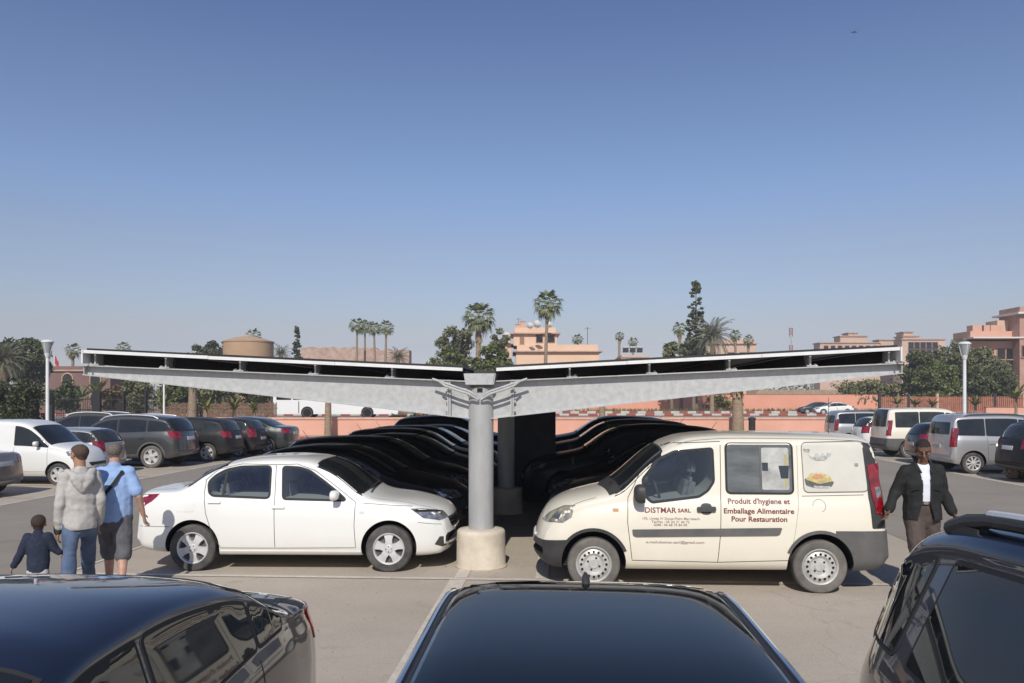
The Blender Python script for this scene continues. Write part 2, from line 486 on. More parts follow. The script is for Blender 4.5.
        F = [f if (V[f[1]] - V[f[0]]).cross(V[f[2]] - V[f[0]]).dot(N[f[0]]) > 0 else f[::-1] for f in F]
        return V, N, F
    def lines(s, name, paths, m, w=.008, parent=None, off=.0015):
        for pts, d in paths:
            v, n, f = s.ribbon(name, pts, d, m, w, parent, off)
            o = mesh_obj(name, v, f, m, parent or s.root, True)
        return o
    def region(s, name, planes, m, parent=None, off=.004):
        """the piece of the cut body inside all half spaces (point, outward normal), lifted by off"""
        bm = bmesh.new(); bm.from_mesh(s.cut)
        for p, n in planes:
            bmesh.ops.bisect_plane(bm, geom=list(bm.verts) + list(bm.edges) + list(bm.faces), dist=1e-5, plane_co=p, plane_no=n, clear_outer=True)
        bm.normal_update()
        kill = [f for f in bm.faces if f.material_index == 1]
        bmesh.ops.delete(bm, geom=kill, context='FACES')
        bm.normal_update()
        mv = {v: v.normal.copy() for v in bm.verts}
        for v, n in mv.items(): v.co += n * off
        ed = [e for e in bm.edges if e.is_boundary]
        ex = bmesh.ops.extrude_edge_only(bm, edges=ed)
        nv = [g for g in ex['geom'] if isinstance(g, bmesh.types.BMVert)]
        for v in nv:
            near = min((q for q in mv), key=lambda q: (q.co - v.co).length_squared) if len(nv) < 500 else None
            if near is not None: v.co -= mv[near] * (off + .004)
        me = bpy.data.meshes.new(name); bm.to_mesh(me); bm.free()
        me.materials.clear(); me.materials.append(m)
        me.polygons.foreach_set('material_index', [0] * len(me.polygons))
        me.polygons.foreach_set('use_smooth', [True] * len(me.polygons)); me.set_sharp_from_angle(angle=R(35))
        return link(bpy.data.objects.new(name, me), parent or s.root)
    # ---- windows
    def glass_top(s, name, xa, xb, m, k=.93, parent=None, frame=True, rad=.05, y0=None):
        """wind screen or rear window seen from above between stations xa and xb"""
        n = 10; rt, lf = [], []
        for i in range(n + 1):
            x = xa + (xb - xa) * i / n; y, r = s.y1(x); y = (y0(x) if y0 else y) * k
            rt.append((x, y)); lf.append((x, -y))
        poly = lf + rt[::-1]
        P = dense([Vector(p) for p in poly], .06)
        P = rounded([tuple(p) for p in P], 0)
        def thr(poly, nm, mm, off, par):
            return s.patch(nm, [(s.deform(p[0], p[1]), p[1], 1.2) for p in poly], (0, 0, -1), mm, par, off, step=.07)
        o = thr(P, name, m, .0055, parent)
        if frame: thr(grow([Vector(p) for p in P], .022), 'window_seal', M['rubber'], .003, o)
        return o
    def auto_side(s, x0, x1, gap_top=.12, gap_bot=.03, zmax=9):
        T, B = [], []; n = max(4, int(abs(x1 - x0) / .05))
        for i in range(n + 1):
            x = x0 + (x1 - x0) * i / n; b = s.belt(x) + gap_bot; t = min(s.top(x) - gap_top, zmax)
            if t > b + .015: T.append((x, t)); B.append((x, b))
        return B + T[::-1]
    def side_windows(s, polys, m, r=.04, seal=True, name='window', grow_by=.018, seal_m=None):
        for p in polys:
            P = rounded([tuple(q) for q in p], r)
            for sg in (-1, 1):
                o = s.side(name, P, sg, m, None, .0055, step=.07)
                if seal and m.name.startswith('clear'):
                    Q = dense([tuple(v) for v in grow(P, .006)], .03); Q.append(Q[0])
                    s.lines('window_seal', [([(v.x, sg * s.W / 2, v.y) for v in Q], (0, -sg, 0))], M['rubber'], .030, o, .004)
                elif seal: s.side('window_seal', grow(P, grow_by), sg, seal_m or M['rubber'], o, .003, step=.07)
    # ---- wheels
    def wheels(s, style='alloy', w=.19, tyre=None, inset=.012, rim=None, proto=None):
        if proto is None:
            t, _ = make_wheel(s.r, w, style, tyre or M['tyre'], rim)
        else: t = proto
        first = True
        for ax in s.axles:
            for sg in (1, -1):
                o = t if first and proto is None else copy_tree(t)
                first = False
                o.parent = s.root; o.location = (ax, sg * (s.W / 2 - inset - w / 2), s.r)
                o.rotation_euler = (0, rnd.uniform(0, 6.2), 0) if sg > 0 else (0, rnd.uniform(0, 6.2), math.pi)
        return t
    def mirrors(s, x, z, m, size=(.10, .20, .13), y=None):
        y = y or s.W / 2 + .05
        for sg in (-1, 1):
            bm = bmesh.new(); bmesh.ops.create_uvsphere(bm, u_segments=20, v_segments=12, radius=.5)
            for v in bm.verts:
                c = v.co * 1.0
                c = Vector([math.copysign(abs(q * 2) ** .75 / 2, q) for q in c])
                if c.x < -.2: c.x = -.2
                v.co = Vector((c.x * size[0] * 1.4, c.y * size[1], c.z * size[2])) + Vector((x, sg * y, z))
            me = bpy.data.meshes.new('door_mirror'); bm.to_mesh(me); bm.free(); me.materials.append(m)
            me.polygons.foreach_set('use_smooth', [True] * len(me.polygons)); me.set_sharp_from_angle(angle=R(40))
            o = link(bpy.data.objects.new('door_mirror', me), s.root)
            mb = MB(); mb.tube([(x, sg * (y - size[1] * .3), z - size[2] * .35), (x - .01, sg * (s.W / 2 - .10), z - size[2] * .6)], .022)
            mb.build('mirror_arm', M['plastic'], o, True)
            mb = MB(); mb.bevbox((x - .033 - .2 * 0, sg * y, z), (.006, size[1] * .8, size[2] * .72), .002)
            mb.build('mirror_glass', M['chrome'], o)
    def handles(s, spots, m, L=.17, h=.026):
        for x, z in spots:
            for sg in (-1, 1):
                s.side('door_handle', [(x - L / 2, z - h / 2), (x + L / 2, z - h / 2), (x + L / 2, z + h / 2), (x - L / 2, z + h / 2)], sg, m, None, .022, r=.011, step=.03, edge=.02)
    def arch_trim(s, m, w=.05, name='arch_trim'):
        ra = s.r + .055
        for ax in s.axles:
            for sg in (-1, 1):
                a0 = math.asin(max(-1, min(1, (s.bot(ax) + .02 - s.r - .015) / (ra + w))))
                N = 22; A = [a0 + (math.pi - 2 * a0) * i / N for i in range(N + 1)]
                P = [(ax + math.cos(a) * (ra + w), s.r + .015 + math.sin(a) * (ra + w)) for a in A] + [(ax + math.cos(a) * (ra - .002), s.r + .015 + math.sin(a) * (ra - .002)) for a in A[::-1]]
                s.side(name, P, sg, m, None, .010, step=.2)
    def box_on(s, name, p, d, size, m, parent=None, r=.01, off=.012):
        """small rounded plate lying on the shell: centre p, thrown along d, (width, height)"""
        d = Vector(d).normalized(); e1 = d.cross(Vector((0, 0, 1)))
        e1 = e1.normalized() if e1.length > .05 else Vector((0, 1, 0)); e2 = e1.cross(d).normalized()
        w, h = size[0] / 2, size[1] / 2
        q = rounded([(-w, -h), (w, -h), (w, h), (-w, h)], r)
        return s.patch(name, [Vector(p) + e1 * a.x + e2 * a.y for a in q], d, m, parent, off, step=.06, edge=.06)
    def text(s, words, x0, z0, size, sg, m, width=None, bold=0.0, parent=None, align='LEFT'):
        cu = bpy.data.curves.new('lettering', 'FONT'); cu.body = words; cu.size = size; cu.align_x = align; cu.offset = bold; cu.resolution_u = 3
        t = link(bpy.data.objects.new('lettering', cu))
        dg = bpy.context.evaluated_depsgraph_get(); dg.update()
        me = bpy.data.meshes.new_from_object(t.evaluated_get(dg)); bpy.data.objects.remove(t)
        k = 1.0
        if width:
            xx = [v.co.x for v in me.vertices]; k = width / max(1e-6, max(xx) - min(xx))
        me.materials.clear(); me.materials.append(m); me.name = 'lettering'
        for v in me.vertices:
            p = Vector((x0 - sg * v.co.x * k, sg * s.W / 2, z0 + v.co.y))
            loc, n = s.hit(p, Vector((0, -sg, 0))); v.co = loc + n * .0035
        me.update()
        return link(bpy.data.objects.new('lettering', me), parent or s.root)

def make_wheel(r, w, style, tyre_m, rim_m=None):
    mb = MB(); h = w / 2; ri = r * .68
    prof = [(ri, -h * .85), (r * .80, -h), (r * .93, -h * .98), (r * .985, -h * .80), (r, -h * .5), (r, h * .5), (r * .985, h * .80), (r * .93, h * .98), (r * .80, h), (ri, h * .85)]
    mb.lathe(prof, 44, 'y', close=False)
    mb.lathe([(ri, -h * .85), (ri * .98, h * .2)], 44, 'y', close=True)
    for g in (-.3, 0, .3):   # tread grooves stand as thin ribs
        mb.lathe([(r + .003, h * (g - .1)), (r + .003, h * (g + .1))], 44, 'y', close=False)
    t = mb.build('wheel', tyre_m, None, True, 30)
    rm = rim_m or (M['steelrim'] if style == 'steel' else M['alloy'])
    mb = MB(); y0 = h * .80
    mb.lathe([(ri * 1.02, y0), (ri * .97, y0 + .012), (ri * .90, y0), (ri * .88, y0 - .05)], 40, 'y', mi=0, close=False)
    if style == 'steel':
        mb.lathe([(ri * .89, y0 - .030), (ri * .80, y0 - .012), (ri * .62, y0 + .000), (ri * .52, y0 - .02), (ri * .46, y0 - .03), (ri * .30, y0 - .028), (ri * .24, y0 - .012), (ri * .001, y0 - .010)], 40, 'y')
        for k in range(16):
            a = 2 * math.pi * k / 16; c = Vector((math.cos(a) * ri * .70, y0 - .001, math.sin(a) * ri * .70))
            mb.lathe([(ri * .072, 0), (ri * .072, .004)], 10, 'y', c, mi=1)
        for k in range(4):
            a = 2 * math.pi * k / 4 + .4; c = Vector((math.cos(a) * ri * .35, y0 - .03, math.sin(a) * ri * .35))
            mb.lathe([(ri * .06, 0), (ri * .06, .006)], 8, 'y', c, mi=1)
    else:
        mb.lathe([(ri * .95, y0 - .07), (.001, y0 - .07)], 32, 'y', mi=1)
        n = {'alloy': 5, 'alloy6': 6, 'cover': 9}[style]; ws = {'alloy': .41, 'alloy6': .2, 'cover': .155}[style]
        for k in range(n):
            a = 2 * math.pi * k / n; ca, sa = math.cos(a), math.sin(a)
            prof = [(ri * .12, -ri * ws * .55), (ri * .55, -ri * ws * .5), (ri * .93, -ri * ws * .78), (ri * .93, ri * ws * .78), (ri * .55, ri * ws * .5), (ri * .12, ri * ws * .55)]
            dep = [y0 - .004, y0 - .002, y0 - .010]; D = dep + dep[::-1]
            vs = [Vector((u * ca - v * sa, q, u * sa + v * ca)) for (u, v), q in zip(prof, D)]
            vb = [Vector((v.x, y0 - .055, v.z)) for v in vs]; m_ = len(vs)
            mb.add(vs + vb, [(0, 1, 4, 5), (1, 2, 3, 4)] + [(i, (i + 1) % m_, m_ + (i + 1) % m_, m_ + i) for i in range(m_)])
        mb.lathe([(ri * .26, y0 - .03), (ri * .25, y0 + .006), (ri * .20, y0 + .010), (.001, y0 + .010)], 24, 'y')
        for k in range(4):
            a = 2 * math.pi * k / 4 + .3; mb.lathe([(ri * .035, 0), (ri * .035, .006)], 6, 'y', Vector((math.cos(a) * ri * .17, y0 + .008, math.sin(a) * ri * .17)), mi=1)
    rim = mb.build('rim', [rm, M['hole']], t, True, 30)
    return t, rim

def set_paint(root, m):
    """repaint one copy: every slot that carried the prototype's paint is overridden on the object"""
    for o in [root] + list(root.children_recursive):
        if o.type == 'MESH':
            for sl in o.material_slots:
                if sl.material and sl.material.name.startswith('car_paint'):
                    sl.link = 'OBJECT'; sl.material = m
def place(root, u, v, head, sc=1.0):
    """head: direction of the bonnet in the row frame ('u+', 'u-', 'v+', 'v-') or an angle"""
    a = {'u+': 0, 'u-': math.pi, 'v+': math.pi / 2, 'v-': -math.pi / 2}.get(head, head)
    root.location = row(u, v); root.rotation_euler = (0, 0, a - ALPHA); root.scale = (sc, sc, sc)
    return root
# ------------------------------------------------------------------ the white saloon beside the column
M['p_white'] = paint('car_paint_white', (0.76, 0.76, 0.72), rough=.4, dust=.38, dustc=(.55, .48, .38))
M['p_cream'] = paint('car_paint_cream', (0.76, 0.71, 0.585), rough=.45, dust=.5, dustc=(.52, .45, .34))
def dark(name, c, metal=.35, dust=.25, coat=1.0):
    m = paint('car_paint_' + name, c, metal, .35, dust); b = m.node_tree.nodes['Principled BSDF']; b.inputs['Coat Weight'].default_value = coat
    if coat < 1: b.inputs['Specular IOR Level'].default_value = .22; b.inputs['Roughness'].default_value = .42
    return m
M['p_navy'] = dark('navy', (0.010, 0.016, 0.034), .3, .06)
M['p_black'] = dark('black', (0.006, 0.006, 0.007), .2, .06)
M['p_black_dusty'] = dark('black_dusty', (0.014, 0.014, 0.016), .0, .2, .12)
M['p_char'] = dark('charcoal', (0.060, 0.062, 0.062), .4, .2)
M['p_slate'] = dark('slate', (0.05, 0.052, 0.056), .0, .2, .12)
M['p_ink'] = dark('ink_blue_dusty', (.012, .018, .034), .0, .2, .12)
M['p_wine'] = dark('wine_dusty', (.034, .013, .014), .0, .2, .12)
M['p_green'] = dark('bottle_green', (0.020, 0.030, 0.027), .3, .15)
M['p_teal'] = dark('dark_teal', (0.012, 0.030, 0.030), .3, .15)
M['p_silver'] = dark('silver', (0.46, 0.46, 0.46), .55, .15)
M['p_beige'] = dark('grey_beige', (0.23, 0.21, 0.18), .45, .3)
M['p_paleblue'] = dark('pale_grey', (0.40, 0.42, 0.42), .5, .25)

def y_side(c, pts, sg): return [(x, sg * c.W / 2, z) for x, z in pts]
def lamp_pair(c, name, pts, d, m, off=.004, **k):
    """a lamp outlined on the left side, and its mirror image"""
    for sg in (1, -1):
        c.patch(name, [(p[0], sg * p[1], p[2]) for p in pts], (d[0], -sg * d[1], d[2]), m, None, off, **k)

root = empty('saloon_car'); tag(root, 'white four-door saloon with alloy wheels parked left of the round column', 'car')
c = Car(top=[(-2.19, .52), (-2.18, .70), (-2.155, .97), (-2.10, 1.055), (-1.98, 1.082), (-1.64, 1.10), (-1.53, 1.135), (-1.2, 1.335), (-.92, 1.455), (-.6, 1.505), (-.2, 1.52), (.15, 1.50), (.45, 1.41), (.95, 1.10), (1.08, 1.02), (1.2, .985), (1.6, .935), (1.88, .868), (2.04, .80), (2.125, .70), (2.16, .50)],
        bot=[(-2.19, .40), (-2.12, .30), (-1.8, .25), (-1, .22), (1.2, .22), (1.8, .21), (2.08, .23), (2.16, .36)],
        belt=[(-2.19, .96), (-1.9, 1.02), (-1.3, 1.02), (-.3, .99), (.7, .945), (1.1, .93), (1.7, .86), (2.0, .76), (2.16, .58)],
        W=1.73, axles=(1.317, -1.317), r=.312, tumble=.30, rc=.13, nx=110, ns=2, cf=.20, cr=.12, plan=[(-2.19, .86), (-2.08, .945), (-1.75, .985), (-1.2, 1.0), (1.06, 1.0), (1.66, .97), (2.01, .88), (2.16, .76)])
bodyo = c.body(M['p_white'], root)
wr = [(-1.125, 1.185), (-1.03, 1.275), (-.90, 1.345), (-.70, 1.385), (-.31, 1.392), (-.295, .985), (-1.05, 1.015), (-1.10, 1.05)]
wf = [(-.135, 1.385), (.08, 1.375), (.22, 1.335), (.42, 1.20), (.63, 1.045), (.735, .955), (-.10, .975)]
c.side_windows([wr], M['clear'], .05); c.side_windows([wf], M['clear'], .04)
c.cabin(bodyo, [wr, wf])
for y in (-.36, .36): c.seat(-.14, y, 1.0); c.seat(-.98, y, 1.0)
mb = MB(); mb.tube([(.36 + .05 * math.cos(a), .36 + .18 * math.sin(a), 1.0 + .17 * math.cos(a)) for a in [2 * math.pi * i / 20 for i in range(21)]], .014, 8); mb.build('steering_wheel', M['plastic'], root, True)
for sg in (-1, 1):
    c.side('window_divider', [(-.93, 1.01), (-.895, 1.01), (-.875, 1.355), (-.905, 1.35)], sg, M['rubber'], None, .008)
c.glass_top('windscreen', .98, .33, M['glass'], .95); c.glass_top('rear_window', -1.45, -.93, M['glass'], .92)
for sg in (-1, 1):
    d = (0, -sg, 0); Y = sg * c.W / 2
    fd = [(.87, .93), (.86, .62), (.88, .33), (-.20, .32), (-.215, .97), (-.235, 1.42), (.06, 1.425), (.30, 1.34), (.60, 1.13), (.87, .93)]
    rd = [(-.215, .97), (-.20, .32), (-.93, .32), (-1.04, .50), (-1.13, .78), (-1.17, 1.04), (-1.16, 1.22), (-1.0, 1.36), (-.7, 1.425), (-.235, 1.42)]
    for nm, pl in (('front_door', fd), ('rear_door', rd)):
        c.lines(nm, [([(x, Y, z) for x, z in pl], d)], M['seam'], .0075)
    c.side('fuel_flap', [(-1.54, .80), (-1.29, .80), (-1.29, .97), (-1.54, .97)], sg, M['p_white'], None, .0045, r=.03)
    c.lines('wing_line', [([(.90, Y, .92), (1.62, Y, .87)], d), ([(1.70, Y, .66), (2.0, Y, .62)], d), ([(-1.62, Y, .60), (-2.1, Y, .60)], d)], M['seam'], .006)
    c.side('indicator', [(.93, .78), (.99, .785), (.99, .815), (.93, .81)], sg, M['white_lamp'], None, .006)
    for q in (.02,): c.side('sill_trim', [(-.95, .235), (.95, .235), (.95, .285), (-.95, .285)], sg, M['p_white'], None, .012, r=.02)
c.handles([(-.13 - .03, .865), (-1.02, .93)], M['p_white'], .17, .035)
lamp_pair(c, 'headlight', [(1.62, .80, .845), (1.80, .78, .845), (2.06, .56, .79), (2.10, .50, .70), (1.96, .66, .67), (1.78, .78, .715)], (-.62, .70, -.1), M['lamp'])
lamp_pair(c, 'headlight_rim', [(1.66, .80, .83), (1.98, .6, .80), (2.02, .57, .775), (1.70, .79, .80)], (-.62, .70, -.1), M['hole'], .006)
lamp_pair(c, 'tail_light', [(-2.16, .60, 1.0), (-1.86, .84, 1.03), (-1.92, .83, .93), (-2.03, .78, .83), (-2.17, .60, .80)], (.75, .65, 0), M['red_dark'])
c.patch('grille', [(2.1, y, z) for y, z in rounded([(-.50, .70), (.50, .70), (.42, .56), (-.42, .56)], .04)], (-1, 0, 0), M['plastic'], None, .006)
c.lines('grille_bar', [([(2.1, -.46, .65), (2.1, .46, .65)], (-1, 0, 0)), ([(2.1, -.44, .60), (2.1, .44, .60)], (-1, 0, 0))], M['chrome'], .022, None, .010)
c.patch('air_intake', [(2.1, y, z) for y, z in rounded([(-.42, .44), (.42, .44), (.50, .30), (-.50, .30)], .04)], (-1, 0, 0), M['plastic'], None, .006)
lamp_pair(c, 'fog_light_surround', [(1.98, .70, .46), (2.10, .52, .45), (2.10, .50, .34), (2.0, .66, .32), (1.92, .74, .36)], (-.7, .7, 0), M['plastic'])
c.box_on('number_plate', (2.2, 0, .49), (-1, 0, 0), (.52, .11), M['plate']); c.box_on('number_plate', (-2.2, 0, .78), (1, 0, 0), (.52, .11), M['plate'])
c.lines('bonnet_line', [([(1.05, .70, 1.1), (1.70, .66, 1.0), (1.98, .56, .9)], (0, 0, -1)), ([(1.05, -.70, 1.1), (1.70, -.66, 1.0), (1.98, -.56, .9)], (0, 0, -1)), ([(-1.62, .62, 1.2), (-2.12, .62, 1.1)], (0, 0, -1)), ([(-1.62, -.62, 1.2), (-2.12, -.62, 1.1)], (0, 0, -1))], M['seam'], .007)
c.mirrors(.60, 1.03, M['p_white'], (.10, .20, .13))
c.wheels('alloy', .19)
mb = MB(); mb.tube([(.98, .30, 1.115), (1.0, -.10, 1.105), (1.02, -.60, 1.09)], .012, 6); mb.build('wiper', M['plastic'], root)
place(root, -3.46, 10.80, R(2.0), .96)

M['glass_van'] = mat('van_side_glass', (.075, .082, .082), .05, spec=.5, c2=(.16, .17, .165), vscale=2.2, stretch=(1, 1, 3))
# ------------------------------------------------------------------ the cream van with lettering
root = empty('delivery_van'); tag(root, 'cream delivery van with maroon lettering and grey bumpers, in front of the canopy', 'van')
VAN_TOP = [(-2.12, .50), (-2.105, .75), (-2.08, 1.1), (-2.03, 1.45), (-1.985, 1.68), (-1.92, 1.77), (-1.78, 1.80), (-1.2, 1.815), (-.4, 1.82), (.1, 1.79), (.38, 1.71), (.60, 1.575), (1.05, 1.22), (1.18, 1.145), (1.35, 1.105), (1.62, 1.03), (1.80, .93), (1.90, .80), (1.965, .65), (2.0, .48)]
VAN_BOT = [(-2.12, .40), (-2.05, .30), (-1.8, .27), (1.6, .25), (1.9, .26), (2.0, .36)]
VAN_BELT = [(-2.12, 1.0), (-1.9, 1.08), (0, 1.08), (.7, 1.05), (1.2, 1.0), (1.6, .92), (1.85, .76), (2.0, .55)]
def van_shell(ns=1, nx=84, top=VAN_TOP, W=1.72, axles=(1.283, -1.283), r=.305):
    return Car(top=top, bot=VAN_BOT, belt=VAN_BELT, W=W, axles=axles, r=r, tumble=.13, rc=.16, sn=3.0, cf=.26, cr=.09,
               plan=[(top[0][0], .90), (top[0][0] + .08, .955), (top[0][0] + .4, .99), (top[0][0] + 1.0, 1.0), (.9, 1.0), (1.5, .97), (1.85, .88), (2.0, .76)], nx=nx, ns=ns)
c = van_shell(2, 110)
bodyo = c.body(M['p_cream'], root, arch_gap=.065)
V = lambda px: -(px - 706.5) / 88.0
Z = lambda py: 2.2 - (py - 400) / 86.6
def Q(pts, ox=520, oy=410, s=2.695): return [(V(ox + x / s), Z(oy + y / s)) for x, y in pts]
wf = Q([(334, 186), (378, 133), (420, 113), (522, 104), (524, 190), (508, 214), (484, 230), (356, 246), (338, 226)])
wb = Q([(562, 92), (735, 92), (735, 219), (562, 219)])
pn = Q([(765, 88), (928, 84), (936, 214), (768, 217)])
c.side_windows([wf], M['clear'], .03)
c.cabin(bodyo, [wf])
for y in (-.38, .38): c.seat(V(692), y, 1.10)
mb = MB(); mb.tube([(V(661) + .06 * math.cos(a), .38 + .19 * math.sin(a), 1.12 + .18 * math.cos(a)) for a in [2 * math.pi * i / 20 for i in range(21)]], .016, 8); mb.build('steering_wheel', M['plastic'], root, True)
wb_r = rounded([tuple(p) for p in wb], .045)
for sg in (-1, 1):
    o = c.side('window', wb_r, sg, M['glass_van'], None, .0055, step=.07)
    c.side('window_seal', grow(wb_r, .024), sg, M['rubber'], o, .009, step=.07) if False else c.side('window_seal', grow(wb_r, .024), sg, M['rubber'], o, .003, step=.07)
    c.side('sliding_pane', rounded(Q([(654, 100), (728, 100), (728, 212), (654, 212)]), .03), sg, M['interior'], o, .008, step=.07)
    c.side('pane_frame', Q([(649, 95), (655, 95), (655, 216), (649, 216)]), sg, M['grey_plastic'], o, .010)
    for q in ([(700, 148), (728, 148), (726, 182), (706, 182)], [(656, 140), (672, 140), (672, 162), (656, 162)]):
        c.side('dark_item', Q(q), sg, M['glass_pale'], o, .0095)
    for q in ([(716, 118), (724, 118), (722, 205), (716, 205)],): c.side('strap', Q(q), sg, mat('yellow_strap', (.40, .35, .16), .6), o, .009)
    o = c.side('side_panel', rounded([tuple(p) for p in pn], .05), sg, mat('panel_film', (.57, .55, .48), .5, var=.08, vscale=2, coat=.3), None, .005, step=.07)
    c.lines('panel_joint', [([(x, sg * c.W / 2, z) for x, z in grow(rounded([tuple(p) for p in pn], .05), .008)] + [(grow(rounded([tuple(p) for p in pn], .05), .008)[0].x, sg * c.W / 2, grow(rounded([tuple(p) for p in pn], .05), .008)[0].y)], (0, -sg, 0))], M['grey_plastic'], .008, o, .004)
    # stickers of two food trays on the panel
    st = [([(768, 182), (800, 176), (848, 190), (840, 204), (792, 206), (772, 200)], (.10, .10, .09)), ([(772, 184), (784, 168), (812, 166), (836, 174), (844, 188), (808, 196)], (.50, .41, .17)),
          ([(786, 178), (796, 169), (816, 170), (822, 180), (800, 184)], (.50, .26, .13)), ([(790, 200), (838, 202), (832, 208), (796, 207)], (.42, .42, .40)),
          ([(778, 118), (846, 112), (838, 124), (822, 131), (796, 130)], (.50, .50, .46)), ([(782, 124), (838, 120), (826, 134), (800, 134)], (.40, .41, .38))]
    for k, (q, cc) in enumerate(st):
        c.side('tray_sticker', rounded(Q(q), .02), sg, mat('sticker_print', cc, .5, var=.35, vscale=30), o, .0062 + k * .0008, step=.05)
    for q in ([(768, 102), (786, 102), (784, 114), (770, 112)], [(903, 140), (914, 140), (914, 150), (904, 151)]):
        c.side('scuff', rounded(Q(q), .012), sg, mat('dark_scuff', (.16, .15, .13), .8, c2=(.45, .43, .38), vscale=60), o, .006)
    c.side('rub_strip', rounded(Q([(302, 319), (704, 311), (698, 328), (690, 331), (312, 338), (304, 334)]), .015), sg, M['grey_plastic'], None, .016, step=.06)
    d = (0, -sg, 0); Y = sg * c.W / 2
    for nm, pl in (('front_door', [(292, 235), (290, 300), (302, 400)]), ('front_door_frame', [(292, 235), (330, 160), (372, 108), (415, 90), (545, 84)]), ('sliding_door', [(545, 84), (544, 200), (540, 330), (533, 405)]), ('door_bottom', [(302, 402), (533, 405), (722, 398)]), ('sliding_rail', [(760, 228), (925, 224)]), ('sliding_door_end', [(752, 84), (750, 250), (738, 330), (724, 398)])):
        c.lines(nm, [([(x, Y, z) for x, z in Q(pl)], d)], M['seam'] if 'rail' not in nm and 'end' not in nm else M['grey_plastic'], .0075 if nm != 'sliding_door_end' else .0035)
    c.side('door_handle_plate', rounded(Q([(487, 248), (518, 248), (518, 278), (487, 278)]), .06), sg, M['plastic'], None, .006)
    c.side('door_handle', rounded(Q([(477, 258), (528, 257), (528, 270), (477, 271)]), .02), sg, M['plastic'], None, .028, step=.03)
    a = [(V(520 + 804 / 2.695) + .072 * math.cos(t * math.pi / 14), Z(410 + 253 / 2.695) + .072 * math.sin(t * math.pi / 14)) for t in range(28)]
    c.lines('fuel_flap', [([(x, Y, z) for x, z in a[:20]], d)], M['greytext'], .006)
    c.side('indicator', rounded(Q([(250, 264), (266, 264), (266, 272), (250, 272)]), .01), sg, M['amber'], None, .007)
# lettering
mr, gt = M['maroon'], M['greytext']
for words, pa, pb, py, hh, m_, bd in (("DISTMAR", 644.8, 676.2, 511.6, 5.2, mr, .0016), ("SARL", 678, 691, 511.0, 3.6, mr, .0015),
                             ("192, Unit\u00e9s IV Douar/Palm Marrakech", 642, 699, 518.4, 2.3, gt, .0004), ("Tel/Fax : 05 24 31 46 72", 651.5, 689.5, 521.6, 2.3, gt, .0004), ("GSM : 06 68 73 84 00", 653.5, 687, 524.6, 2.3, gt, .0004),
                             ("e.mail:distmar.sarl@gmail.com", 646, 704, 541.8, 2.4, gt, .0004),
                             ("Produit d'hygiene et", 728, 789.5, 502.2, 5.0, mr, .0018), ("Emballage Alimentaire", 723.5, 793, 511.6, 5.0, mr, .0018), ("Pour Restauration", 731, 786, 519.4, 5.0, mr, .0018)):
    c.text(words, V(pa), Z(py), hh / 88 / .70, 1, m_, width=(pb - pa) / 88.0, bold=bd)
lamp_pair(c, 'headlight', [(1.56, .80, .99), (1.72, .72, .98), (1.90, .58, .88), (1.99, .46, .78), (1.90, .62, .765), (1.70, .80, .78), (1.60, .83, .85)], (-.66, .72, -.15), M['lamp_old'])
lamp_pair(c, 'headlight_bulb', [(1.70, .74, .90), (1.80, .68, .90), (1.82, .66, .82), (1.72, .74, .81)], (-.66, .72, -.15), M['lamp'], .007)
c.region('front_bumper', [((0, 0, .735), (0.10, 0, 1)), ((1.25, 0, 0), (-1, 0, 0)), ((1.45, 0, .60), (-.45, 0, .55))], M['plastic'], None, .012)
c.region('rear_bumper', [((0, 0, .72), (0, 0, 1)), ((-1.45, 0, 0), (1, 0, 0))], M['grey_plastic'], None, .014)
for sg in (-1, 1):
    c.side('corner_pillar', rounded(Q([(926, 86), (966, 92), (978, 200), (982, 312), (944, 312)]), .02), sg, M['plastic'], None, .006, step=.06)
    c.patch('tail_light', [(x, sg * y, z) for (x, z), y in zip(Q([(945, 148), (968, 140), (972, 276), (952, 272)]), (.80, .74, .74, .80))], (.55, -sg * .84, 0), M['red_lamp'], None, .020, step=.05)
    c.patch('reversing_lamp', [(x, sg * y, z) for (x, z), y in zip(Q([(960, 204), (968, 202), (969, 230), (962, 232)]), (.80, .74, .74, .80))], (.55, -sg * .84, 0), M['lamp'], None, .023, step=.05)
for sg in (-1, 1):
    ra = c.r + .065
    A = [R(8) + R(150) * i / 20 for i in range(21)]
    P = [(1.283 + math.cos(a) * (ra + .035), c.r + .015 + math.sin(a) * (ra + .035)) for a in A] + [(1.283 + math.cos(a) * (ra - .002), c.r + .015 + math.sin(a) * (ra - .002)) for a in A[::-1]]
    c.side('arch_lip', P, sg, M['plastic'], None, .010, step=.2)
    P = [(-(p[0]), p[1]) for p in P]
    c.side('arch_lip', P, sg, M['grey_plastic'], None, .010, step=.2)
c.glass_top('windscreen', 1.12, .50, M['glass'], .96)
c.patch('scuttle', [(c.deform(x, y), y, 1.3) for x, y in [(1.20, -.74), (1.20, 0), (1.20, .74), (1.05, .76), (1.05, 0), (1.05, -.76)]], (0, 0, -1), M['plastic'], None, .006)
c.lines('bonnet_line', [([(1.25, .72, 1.3), (1.6, .70, 1.2), (1.80, .60, 1.1)], (0, 0, -1)), ([(1.25, -.72, 1.3), (1.6, -.70, 1.2), (1.80, -.60, 1.1)], (0, 0, -1))], M['seam'], .008)
for sg in (-1, 1): c.lines('roof_gutter', [([(.3, sg * .66, 2), (-1.9, sg * .67, 2)], (0, 0, -1))], M['grey_plastic'], .010)
c.patch('rear_glass', [(-2.1, y, z) for y, z in rounded([(-.62, 1.12), (.62, 1.12), (.58, 1.60), (-.58, 1.60)], .05)], (1, 0, 0), M['glass'], None, .005)
c.lines('rear_doors', [([(-2.1, 0, .72), (-2.1, 0, 1.74)], (1, 0, 0))], M['seam'], .012)
